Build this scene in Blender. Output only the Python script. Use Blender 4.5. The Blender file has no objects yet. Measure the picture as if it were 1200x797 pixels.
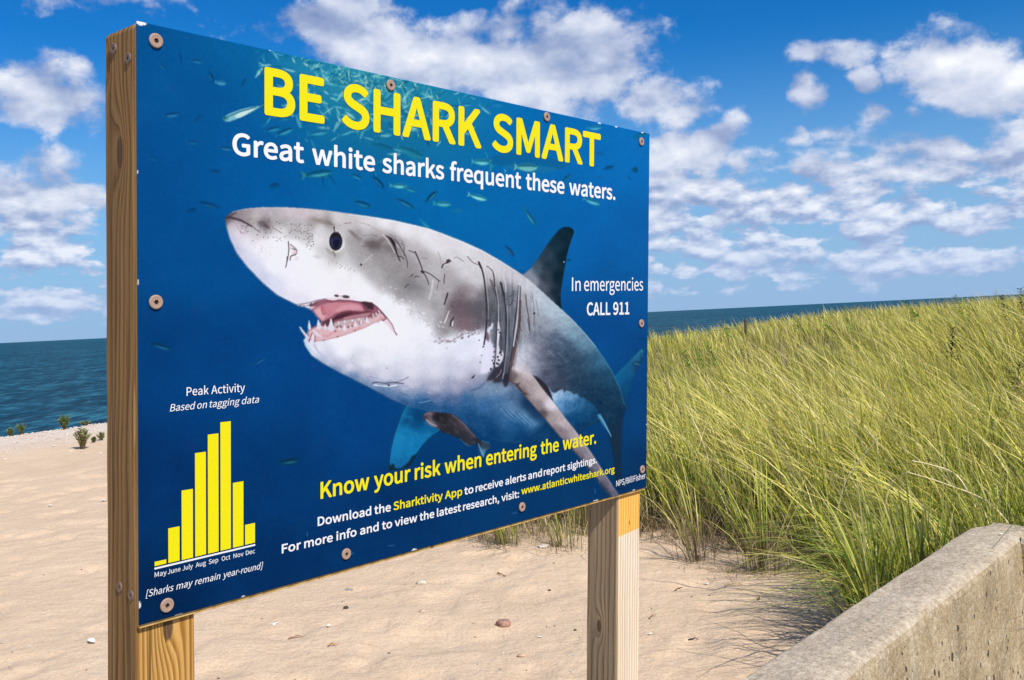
import bpy, bmesh, math, random
import numpy as np
from mathutils import Vector, Matrix

scene = bpy.context.scene
COL = scene.collection
R_ = math.radians

# ---------------------------------------------------------------- camera
FPX, CX, CY = 1100.0, 600.0, 363.4          # focal length and principal point, in px of a 1200 x 797 frame
EYE = 1.40                                  # eye above the sand behind the wall
# direction "down" in camera axes (right, down, forward), from the tilted sea horizon
_dn = np.array([.0479, 1.0, -.00896]); _dn /= np.linalg.norm(_dn)
_zw = -_dn
_yw = np.array([0, 0, 1.0]) - _zw * _zw[2]; _yw /= np.linalg.norm(_yw)
_xw = np.cross(_yw, _zw)
RWC = np.array([_xw, _yw, _zw])             # camera axes -> world axes


def w_dir(c):
    return RWC @ np.array(c, float)


def w_pt(c):
    return RWC @ np.array(c, float) + np.array([0, 0, EYE])


def ray(px, py):
    d = w_dir([px - CX, py - CY, FPX])
    return d / np.linalg.norm(d)


def gp(px, py, z=0.0):
    """point of the horizontal plane z seen at a traced position"""
    d = ray(px, py)
    t = (z - EYE) / d[2]
    return np.array([0, 0, EYE]) + t * d


def at_dist(px, py, dist):
    d = ray(px, py)
    return np.array([0, 0, EYE]) + d * dist / math.hypot(d[0], d[1])


cam_data = bpy.data.cameras.new('camera')
cam_data.sensor_width = 36.0
cam_data.lens = 36.0 * FPX / 1200.0
cam_data.shift_y = -(797 / 2 - CY) / 1200.0
cam_data.clip_start = .05
cam_data.clip_end = 60000
cam = bpy.data.objects.new('camera', cam_data)
COL.objects.link(cam)
cam.matrix_world = Matrix([[RWC[i, 0], -RWC[i, 1], -RWC[i, 2], (0, 0, EYE)[i]] for i in range(3)] + [[0, 0, 0, 1]])
scene.camera = cam

# pose of the sign board: u along its width, v up, n towards the viewer (in camera axes)
BW, BH = 1.2192, 0.818
PR = np.array([[0.6725, 0.006, 0.7401], [-0.0149, -0.9997, 0.0216], [0.74, -0.0256, -0.6721]])
PT = np.array([-0.508, 0.430, 1.280])
KM = np.array([[FPX, 0, CX], [0, FPX, CY], [0, 0, 1]])
HM = KM @ np.column_stack([PR[:, 0], PR[:, 1], PT])     # board metres -> traced px
HI = np.linalg.inv(HM)


def b2p(u, v):
    q = HM @ np.array([u, v, np.ones_like(u)], dtype=float) if np.ndim(u) == 0 else np.tensordot(HM, np.array([u, v, np.ones_like(u)]), 1)
    return q[0] / q[2], q[1] / q[2]


def p2b(x, y):
    q = HI @ np.array([x, y, 1.0])
    return q[0] / q[2], q[1] / q[2]


# ---------------------------------------------------------------- sun and sky
_un, _nn = w_dir(PR[:, 0]), w_dir(PR[:, 2])
_un[2] = 0; _nn[2] = 0
_un /= np.linalg.norm(_un); _nn /= np.linalg.norm(_nn)
SUN = -.13 * _un + .70 * _nn + np.array([0, 0, .74]); SUN /= np.linalg.norm(SUN)
sun_el = math.asin(SUN[2]); sun_az = math.atan2(SUN[0], SUN[1])
sl = bpy.data.lights.new('sun', 'SUN')
sl.energy = 4.4
sl.angle = R_(.53)
sl.color = (1.0, .945, .86)
sun = bpy.data.objects.new('sun', sl)
COL.objects.link(sun)
sun.rotation_euler = Vector(SUN).to_track_quat('Z', 'Y').to_euler()
sun.location = (3, -6, 12)

scene.view_settings.view_transform = 'Standard'
scene.view_settings.look = 'None'
scene.view_settings.exposure = 0.25
scene.view_settings.gamma = 1.0
scene.view_settings.use_curve_mapping = False
scene.render.resolution_x = 1024
scene.render.resolution_y = 680


class NT:
    """small helper to write node trees"""
    def __init__(self, tree):
        self.t = tree
        self.n = tree.nodes
        self.l = tree.links

    def _in(self, sock, v):
        if v is None:
            return
        if isinstance(v, bpy.types.NodeSocket):
            self.l.new(v, sock)
        else:
            sock.default_value = v

    def add(self, kind, ins=None, **props):
        nd = self.n.new(kind)
        for k, v in props.items():
            setattr(nd, k, v)
        for k, v in (ins or {}).items():
            self._in(nd.inputs[k], v)
        return nd

    def m(self, op, a=None, b=None, c=None, clamp=False):
        nd = self.n.new('ShaderNodeMath'); nd.operation = op; nd.use_clamp = clamp
        for i, v in enumerate((a, b, c)):
            self._in(nd.inputs[i], v)
        return nd.outputs[0]

    def vm(self, op, a=None, b=None, out=0):
        nd = self.n.new('ShaderNodeVectorMath'); nd.operation = op
        self._in(nd.inputs[0], a)
        if b is not None:
            self._in(nd.inputs['Scale' if op == 'SCALE' else 1], b)
        return nd.outputs[out]

    def mix(self, f, a, b, blend='MIX'):
        nd = self.n.new('ShaderNodeMix'); nd.data_type = 'RGBA'; nd.blend_type = blend; nd.clamp_factor = True
        self._in(nd.inputs[0], f); self._in(nd.inputs[6], a); self._in(nd.inputs[7], b)
        return nd.outputs[2]

    def rng(self, v, a, b, c=0., d=1., smooth=False):
        nd = self.n.new('ShaderNodeMapRange'); nd.interpolation_type = 'SMOOTHSTEP' if smooth else 'LINEAR'
        for i, x in enumerate((v, a, b, c, d)):
            self._in(nd.inputs[i], x)
        return nd.outputs[0]

    def noise(self, vec, scale, detail=4, rough=.55, dist=0., out=0, dims='3D'):
        nd = self.n.new('ShaderNodeTexNoise'); nd.noise_dimensions = dims
        self._in(nd.inputs['Vector'], vec)
        nd.inputs['Scale'].default_value = scale; nd.inputs['Detail'].default_value = detail
        nd.inputs['Roughness'].default_value = rough; nd.inputs['Distortion'].default_value = dist
        return nd.outputs[out]

    def vor(self, vec, scale, feature='F1', out=0, rand=1.):
        nd = self.n.new('ShaderNodeTexVoronoi'); nd.feature = feature
        self._in(nd.inputs['Vector'], vec)
        nd.inputs['Scale'].default_value = scale
        nd.inputs['Randomness'].default_value = rand
        return nd.outputs[out]

    def ramp(self, f, stops, interp='LINEAR'):
        nd = self.n.new('ShaderNodeValToRGB'); cr = nd.color_ramp; cr.interpolation = interp
        while len(cr.elements) < len(stops):
            cr.elements.new(.5)
        for e, (p, c) in zip(cr.elements, stops):
            e.position = p; e.color = (*c, 1) if len(c) == 3 else c
        self._in(nd.inputs[0], f)
        return nd.outputs[0]


def build_world():
    wd = bpy.data.worlds.new('World')
    scene.world = wd
    wd.use_nodes = True
    T = NT(wd.node_tree)
    T.n.clear()
    sky = T.add('ShaderNodeTexSky', sky_type='NISHITA', sun_disc=False)
    sky.sun_elevation = sun_el
    sky.sun_rotation = sun_az
    sky.altitude = 0; sky.air_density = 1.0; sky.dust_density = .35; sky.ozone_density = 2.2
    hs = T.add('ShaderNodeHueSaturation', {'Saturation': 1.42, 'Value': 1.0, 'Color': sky.outputs[0]})
    skyc = T.vm('MULTIPLY', hs.outputs[0], tuple(SKY_STRENGTH * k for k in (.20, .75, 1.04)))
    tc = T.add('ShaderNodeTexCoord')
    d = T.vm('NORMALIZE', tc.outputs['Generated'])
    sp = T.add('ShaderNodeSeparateXYZ', {0: d})
    x, y, z = sp.outputs
    az = T.m('MULTIPLY', T.m('ARCTAN2', x, y), 57.29578)
    el = T.m('MULTIPLY', T.m('ARCSINE', z), 57.29578)
    azel = T.add('ShaderNodeCombineXYZ', {0: az, 1: el, 2: 0.}).outputs[0]
    wob = T.noise(azel, .16, 2, .5, out=1)
    wob = T.vm('SCALE', T.vm('SUBTRACT', wob, (.5, .5, .5)), 5.0)
    p = T.vm('ADD', azel, wob)
    # where the clouds stand: soft ellipses in azimuth and elevation
    blobs = []
    for px, py, rx, ry, w in CLOUDS:
        q = ray(px, py)
        blobs.append((math.degrees(math.atan2(q[0], q[1])), math.degrees(math.asin(q[2])), rx / 19.2, ry / 19.2, w))
    M = None
    for a, e, rx, ry, w in blobs:
        v = T.vm('MULTIPLY', T.vm('SUBTRACT', p, (a, e, 0.)), (1 / rx, 1 / ry, 0.))
        r = T.vm('LENGTH', v, out=1)
        g = T.rng(r, .2, 1.75, w, 0., True)
        M = g if M is None else T.m('MAXIMUM', M, g)
    # rows of small flat clouds low over the sea, and cloud everywhere outside the view
    low = T.m('MULTIPLY', T.rng(el, .3, 1.8, 0., 1., True), T.rng(el, 7., 12., 1., 0., True))
    rows = T.noise(T.vm('MULTIPLY', azel, (.16, .42, 1.)), 1.0, 2, .5)
    lowm = T.m('MULTIPLY', low, T.rng(rows, .34, .60, .42, 1.05, True))
    M = T.m('MAXIMUM', M, lowm)
    out = T.m('MULTIPLY', T.rng(T.m('ABSOLUTE', az), 42., 60., 0., 1., True), T.rng(T.noise(azel, .05, 2, .5), .4, .65, 0., .8, True))
    M = T.m('MAXIMUM', M, out)
    # billows: finer towards the horizon
    q = T.vm('MULTIPLY', azel, (.105, .16, 0.))
    q = T.vm('ADD', q, (3.1, 7.7, 3.7))
    q2 = T.vm('MULTIPLY', azel, (.40, .80, 0.))
    lo = T.rng(el, 4., 11., 1., 0., True)

    def dens(vec, vec2, det):
        nd = T.add('ShaderNodeTexNoise', {'Vector': vec, 'Scale': 1., 'Detail': det, 'Roughness': .58})
        bil = T.vor(T.vm('ADD', vec, T.vm('SCALE', nd.outputs[1], .5)), 3.2, 'F1')
        a = T.m('SUBTRACT', nd.outputs[0], T.m('MULTIPLY', bil, .10))
        nl = T.noise(vec2, 1., det, .54)
        return T.m('ADD', T.m('MULTIPLY', a, T.m('SUBTRACT', 1., lo)), T.m('MULTIPLY', T.m('SUBTRACT', nl, .07), lo))
    n0 = dens(q, q2, 7)
    n1 = dens(T.vm('ADD', q, (.07, .20, 0.)), T.vm('ADD', q2, (.08, .34, 0.)), 3)
    cov = T.m('ADD', T.m('MULTIPLY', M, .62), T.m('MULTIPLY', T.m('SUBTRACT', n0, .40), T.rng(el, 4., 11., 2.3, 1.9)))
    cov = T.m('ADD', cov, T.m('MULTIPLY', T.m('SUBTRACT', T.noise(azel, .75, 5, .62), .5), .42))
    dn = T.rng(cov, .315, .60, 0., 1., True)
    dn = T.m('MULTIPLY', dn, T.rng(M, .02, .2, 0., 1.))
    dn = T.m('MULTIPLY', dn, T.rng(el, .2, 1.4, .2, .97))
    lit = T.m('ADD', T.m('MULTIPLY', T.m('SUBTRACT', n0, n1), 2.6), .50)
    lit = T.m('ADD', lit, T.m('MULTIPLY', T.m('SUBTRACT', cov, .55), .35), clamp=True)
    cc = T.ramp(lit, [(0., (.19, .26, .45)), (.3, (.29, .36, .55)), (.62, (.54, .59, .72)), (1., (.84, .85, .88))])
    # pale air low down over the water, in front of the far clouds too
    skyc = T.mix(T.rng(el, -1., 17., .95, 0., True), skyc, (.27, .41, .645, 1))
    cc = T.mix(T.rng(el, 0., 9., .62, 0., True), cc, (.33, .46, .70, 1))
    col = T.mix(dn, skyc, cc)
    bg = T.add('ShaderNodeBackground', {'Color': col, 'Strength': 1.0})
    o = T.add('ShaderNodeOutputWorld')
    T.l.new(bg.outputs[0], o.inputs[0])
    try:
        wd.cycles.sampling_method = 'MANUAL'; wd.cycles.sample_map_resolution = 1024
    except Exception:
        pass


SKY_STRENGTH = .098
# clouds: place (in traced px), half sizes, weight
CLOUDS = [(40, 112, 62, 44, .95), (60, 232, 74, 44, .8), (100, 292, 34, 16, .6), (20, 300, 60, 20, .4), (54, 361, 14, 6, .8), (330, 14, 190, 30, .78), (150, 0, 110, 18, .75), (420, 44, 90, 34, .8), (240, 22, 90, 20, .7),
          (600, 84, 150, 54, .9), (540, 46, 130, 48, .8), (690, 70, 95, 58, 1.0), (770, 108, 60, 40, .9), (500, 60, 90, 40, .7), (610, 110, 90, 30, .8), (822, 166, 56, 30, 1.05), (784, 222, 32, 20, .9), (776, 263, 22, 13, 1.0), (790, 190, 40, 20, .6), (880, 190, 30, 12, .5),
          (936, 120, 26, 22, .72), (985, 78, 56, 14, .55), (1021, 104, 18, 17, .95), (1028, 150, 22, 28, .75), (926, 166, 17, 13, .62), (965, 168, 24, 5, .5), (1065, 140, 22, 14, .5),
          (1140, 60, 74, 50, 1.0), (1190, 90, 60, 40, .95), (1110, 20, 30, 16, .7), (1180, 20, 30, 16, .4), (1095, 192, 44, 26, 1.1), (1150, 208, 58, 22, 1.0), (1196, 185, 26, 12, .7), (998, 212, 18, 16, .7),
          (850, 246, 36, 20, 1.05), (925, 240, 44, 22, 1.0), (890, 262, 70, 14, .7), (1060, 248, 44, 12, .9), (1140, 246, 40, 10, .8), (950, 268, 30, 9, .8), (1000, 270, 40, 12, .8), (1150, 276, 50, 14, .9), (1075, 270, 40, 9, .8), (1130, 314, 30, 8, .95), (1030, 320, 30, 7, .8), (905, 305, 14, 11, .9), (950, 300, 16, 8, .8), (830, 310, 26, 10, .8), (780, 290, 20, 10, .8), (985, 322, 30, 8, .7)]
build_world()
# ---------------------------------------------------------------- the printed picture on the sign
# A small numpy painter: the photograph printed on the sign (water, school of fish, shark) is
# painted as flat ink colours, in the units of the tracing (px of the reference, y down).
PX0, PY0, PX1, PY1, PS = 150, 15, 772, 742, 2
PW, PH = (PX1 - PX0) * PS, (PY1 - PY0) * PS
prng = np.random.default_rng(7)


def Z(ox, oy, s, pts):
    return [(ox + x / s, oy + y / s) for x, y in pts]


def smooth_poly(pts, n=4, closed=True):
    p = np.array(pts, float)
    out = []
    m = len(p)
    rng = range(m) if closed else range(m - 1)
    for i in rng:
        a, b, c, d = (p[(i - 1) % m], p[i], p[(i + 1) % m], p[(i + 2) % m]) if closed else \
            (p[max(i - 1, 0)], p[i], p[i + 1], p[min(i + 2, m - 1)])
        for k in range(n):
            t = k / n
            out.append(.5 * ((2 * b) + (c - a) * t + (2 * a - 5 * b + 4 * c - d) * t * t + (3 * b - a - 3 * c + d) * t ** 3))
    if not closed:
        out.append(p[-1])
    return np.array(out)


def blur(a, sg):
    if sg <= 0:
        return a
    r = int(max(1, math.ceil(sg * 2.6)))
    k = np.exp(-.5 * (np.arange(-r, r + 1) / sg) ** 2)
    k /= k.sum()
    for ax in (0, 1):
        pad = [(0, 0)] * a.ndim
        pad[ax] = (r, r)
        b = np.pad(a, pad, mode='edge')
        acc = np.zeros_like(a)
        n = a.shape[ax]
        for i, w in enumerate(k):
            sl = [slice(None)] * a.ndim
            sl[ax] = slice(i, i + n)
            acc += w * b[tuple(sl)]
        a = acc
    return a


def window(pts, m):
    p = np.array(pts, float)
    x0 = int(max(0, (p[:, 0].min() - m - PX0) * PS)); x1 = int(min(PW, (p[:, 0].max() + m - PX0) * PS + 2))
    y0 = int(max(0, (p[:, 1].min() - m - PY0) * PS)); y1 = int(min(PH, (p[:, 1].max() + m - PY0) * PS + 2))
    return x0, x1, y0, y1


def poly_mask(pts, soft=.35):
    """mask of a polygon and its window in the raster"""
    m = soft * 3 + 2
    x0, x1, y0, y1 = window(pts, m)
    if x1 <= x0 or y1 <= y0:
        return None
    X = (np.arange(x0, x1) + .5) / PS + PX0
    Y = (np.arange(y0, y1) + .5) / PS + PY0
    p = np.array(pts, float)
    q = np.roll(p, -1, 0)
    ins = np.zeros((len(Y), len(X)), bool)
    for (ax, ay), (bx, by) in zip(p, q):
        if ay == by:
            continue
        rows = (Y >= min(ay, by)) & (Y < max(ay, by))
        if rows.any():
            xc = ax + (Y[rows] - ay) * (bx - ax) / (by - ay)
            ins[rows] ^= X[None, :] > xc[:, None]
    return blur(ins.astype(np.float32), soft * PS), (x0, x1, y0, y1)


def stroke_mask(pts, w0, w1, soft=.4):
    """a brush line whose width goes from w0 to w1"""
    m = max(w0, w1) + soft * 3 + 2
    x0, x1, y0, y1 = window(pts, m)
    if x1 <= x0 or y1 <= y0:
        return None
    X, Y = np.meshgrid((np.arange(x0, x1) + .5) / PS + PX0, (np.arange(y0, y1) + .5) / PS + PY0)
    p = np.array(pts, float)
    seg = np.linalg.norm(np.diff(p, axis=0), axis=1)
    cum = np.r_[0, np.cumsum(seg)]
    tot = max(cum[-1], 1e-6)
    best = np.full(X.shape, -9.)
    for i in range(len(p) - 1):
        d = p[i + 1] - p[i]
        L2 = max(d @ d, 1e-9)
        t = np.clip(((X - p[i, 0]) * d[0] + (Y - p[i, 1]) * d[1]) / L2, 0, 1)
        dist = np.hypot(X - p[i, 0] - t * d[0], Y - p[i, 1] - t * d[1])
        f = (cum[i] + t * seg[i]) / tot
        best = np.maximum(best, (w0 + (w1 - w0) * f) / 2 - dist)
    return np.clip(best / (2 * soft) + .5, 0, 1).astype(np.float32), (x0, x1, y0, y1)


class Canvas:
    def __init__(self):
        self.a = np.zeros((PH, PW, 3), np.float32)

    def put(self, mw, col, op=1., clip=None):
        if mw is None:
            return
        m, (x0, x1, y0, y1) = mw
        m = m * op
        if clip is not None:
            m = m * clip[y0:y1, x0:x1]
        sub = self.a[y0:y1, x0:x1]
        c = np.array(col, np.float32) / 255 if np.ndim(col) < 3 else col[y0:y1, x0:x1]
        sub += (c - sub) * m[..., None]

    def poly(self, pts, col, op=1., soft=.35, clip=None):
        self.put(poly_mask(pts, soft), col, op, clip)

    def line(self, pts, w, col, op=1., soft=.4, clip=None, w1=None):
        self.put(stroke_mask(pts, w, w if w1 is None else w1, soft), col, op, clip)

    def blob(self, x, y, rx, ry, ang, col, op=1., clip=None, soft=.5):
        a = math.radians(ang)
        R = max(rx, ry) * (1 + soft) + 1
        x0, x1, y0, y1 = window([(x, y)], R)
        if x1 <= x0 or y1 <= y0:
            return
        X, Y = np.meshgrid((np.arange(x0, x1) + .5) / PS + PX0 - x, (np.arange(y0, y1) + .5) / PS + PY0 - y)
        u = (X * math.cos(a) + Y * math.sin(a)) / rx
        v = (-X * math.sin(a) + Y * math.cos(a)) / ry
        r = np.hypot(u, v)
        m = np.clip((1 + soft / 2 - r) / soft, 0, 1)
        self.put(((m * m * (3 - 2 * m)).astype(np.float32), (x0, x1, y0, y1)), col, op, clip)


def vnoise(scale, seed, octaves=3, stretch=(1., 1.)):
    """value noise over the raster, roughly -1..1; scale in tracing px"""
    r = np.random.default_rng(seed)
    out = np.zeros((PH, PW), np.float32)
    amp, tot = 1., 0.
    for o in range(octaves):
        sx, sy = scale * stretch[0] / 2 ** o * PS, scale * stretch[1] / 2 ** o * PS
        gw, gh = int(PW / sx) + 3, int(PH / sy) + 3
        g = r.uniform(-1, 1, (gh, gw)).astype(np.float32)
        fx = np.arange(PW) / sx; fy = np.arange(PH) / sy
        ix = fx.astype(int); iy = fy.astype(int)
        tx = fx - ix; ty = fy - iy
        tx = (tx * tx * (3 - 2 * tx)).astype(np.float32); ty = (ty * ty * (3 - 2 * ty)).astype(np.float32)
        a = g[iy][:, ix] * (1 - tx) + g[iy][:, ix + 1] * tx
        b = g[iy + 1][:, ix] * (1 - tx) + g[iy + 1][:, ix + 1] * tx
        out += amp * (a * (1 - ty)[:, None] + b * ty[:, None])
        tot += amp
        amp *= .55
    return out / tot * 1.6


def colour_field(samples, bbox, power=2.4, soft=7.):
    """smooth ink colours between sampled points (inverse distance)"""
    x0, y0, x1, y1 = bbox
    step = 3
    gx = np.arange(x0, x1 + step, step); gy = np.arange(y0, y1 + step, step)
    X, Y = np.meshgrid(gx, gy)
    S = np.array([(s[0], s[1]) for s in samples], float)
    C = np.array([s[2] for s in samples], float) / 255
    d2 = (X[..., None] - S[:, 0]) ** 2 + (Y[..., None] - S[:, 1]) ** 2 + soft ** 2
    w = d2 ** (-power)
    F = (w @ C) / w.sum(-1)[..., None]
    F = F.astype(np.float32)
    xs = ((np.arange(PW) + .5) / PS + PX0 - x0) / step
    ys = ((np.arange(PH) + .5) / PS + PY0 - y0) / step
    xs = np.clip(xs, 0, len(gx) - 1.001); ys = np.clip(ys, 0, len(gy) - 1.001)
    ix = xs.astype(int); iy = ys.astype(int)
    tx = (xs - ix).astype(np.float32)[None, :, None]; ty = (ys - iy).astype(np.float32)[:, None, None]
    a = F[iy][:, ix] * (1 - tx) + F[iy][:, ix + 1] * tx
    b = F[iy + 1][:, ix] * (1 - tx) + F[iy + 1][:, ix + 1] * tx
    return a * (1 - ty) + b * ty


def paint_water(cv):
    S = [(160, 30, (2, 82, 152)), (160, 200, (0, 76, 148)), (160, 400, (0, 60, 126)), (165, 560, (0, 46, 106)), (165, 725, (0, 34, 82)),
         (300, 70, (4, 96, 164)), (300, 220, (0, 88, 164)), (330, 420, (0, 66, 138)), (330, 560, (0, 52, 114)), (330, 680, (0, 42, 96)),
         (230, 120, (2, 84, 156)), (230, 300, (0, 76, 148)), (240, 430, (0, 62, 130)), (420, 120, (18, 118, 172)), (420, 225, (0, 98, 172)),
         (470, 90, (30, 130, 172)), (540, 150, (10, 112, 178)), (540, 240, (0, 104, 180)), (620, 170, (0, 108, 186)), (620, 290, (0, 100, 178)),
         (700, 180, (0, 108, 192)), (755, 180, (0, 110, 196)), (700, 270, (0, 98, 180)), (755, 280, (0, 92, 172)), (740, 340, (0, 86, 162)),
         (700, 385, (0, 72, 146)), (755, 400, (0, 66, 134)), (745, 480, (0, 60, 122)), (755, 560, (0, 46, 96)), (680, 545, (0, 52, 104)),
         (600, 560, (0, 50, 104)), (480, 600, (0, 46, 102)), (430, 500, (0, 62, 132)), (540, 540, (0, 58, 118)), (640, 530, (0, 56, 112))]
    f = colour_field(S, (PX0, PY0, PX1, PY1), power=2.0, soft=40.)
    n = vnoise(2.4, 3, 2)[..., None] * .010 + vnoise(40, 4, 3)[..., None] * .012
    cv.a[:] = np.clip(f + n * np.array([.5, 1, 1.3], np.float32), 0, 1)


def fish(cv, x, y, L, ang, body, back=None, op=.8, fat=.25, flip=1, belly=None, tailcol=None):
    """one small printed fish; ang in degrees, tail at -L/2"""
    a = math.radians(ang)
    ca, sa = math.cos(a), math.sin(a)
    def P(u, v):
        return (x + (u * ca - v * sa) * L, y + (u * sa + v * ca) * L)
    h = fat / 2
    outl = [(.5, .0), (.42, -.55 * h), (.25, -.95 * h), (.02, -h), (-.2, -.7 * h), (-.36, -.25 * h), (-.5, -.8 * h - .04), (-.44, 0), (-.5, .8 * h + .04),
            (-.36, .25 * h), (-.2, .7 * h), (.02, h), (.25, .95 * h), (.42, .5 * h)]
    cv.poly([P(u, v) for u, v in outl], body, op, .45)
    if back is not None:
        up = [(.48, -.02), (.42, -.55 * h), (.25, -.95 * h), (.02, -h), (-.2, -.7 * h), (-.38, -.2 * h), (-.36, .02), (-.1, -.1 * h), (.2, -.15 * h)]
        cv.poly([P(u, v * flip) for u, v in up], back, op * .9, .4)
    if belly is not None:
        lo = [(.4, .1 * h), (.2, .55 * h), (0, .65 * h), (-.25, .3 * h), (-.1, .15 * h), (.2, .0)]
        cv.poly([P(u, v * flip) for u, v in lo], belly, op, .4)
    if tailcol is not None:
        cv.poly([P(-.36, -.2 * h), P(-.5, -.8 * h - .04), P(-.45, 0), P(-.5, .8 * h + .04), P(-.36, .2 * h)], tailcol, op, .35)


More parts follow.
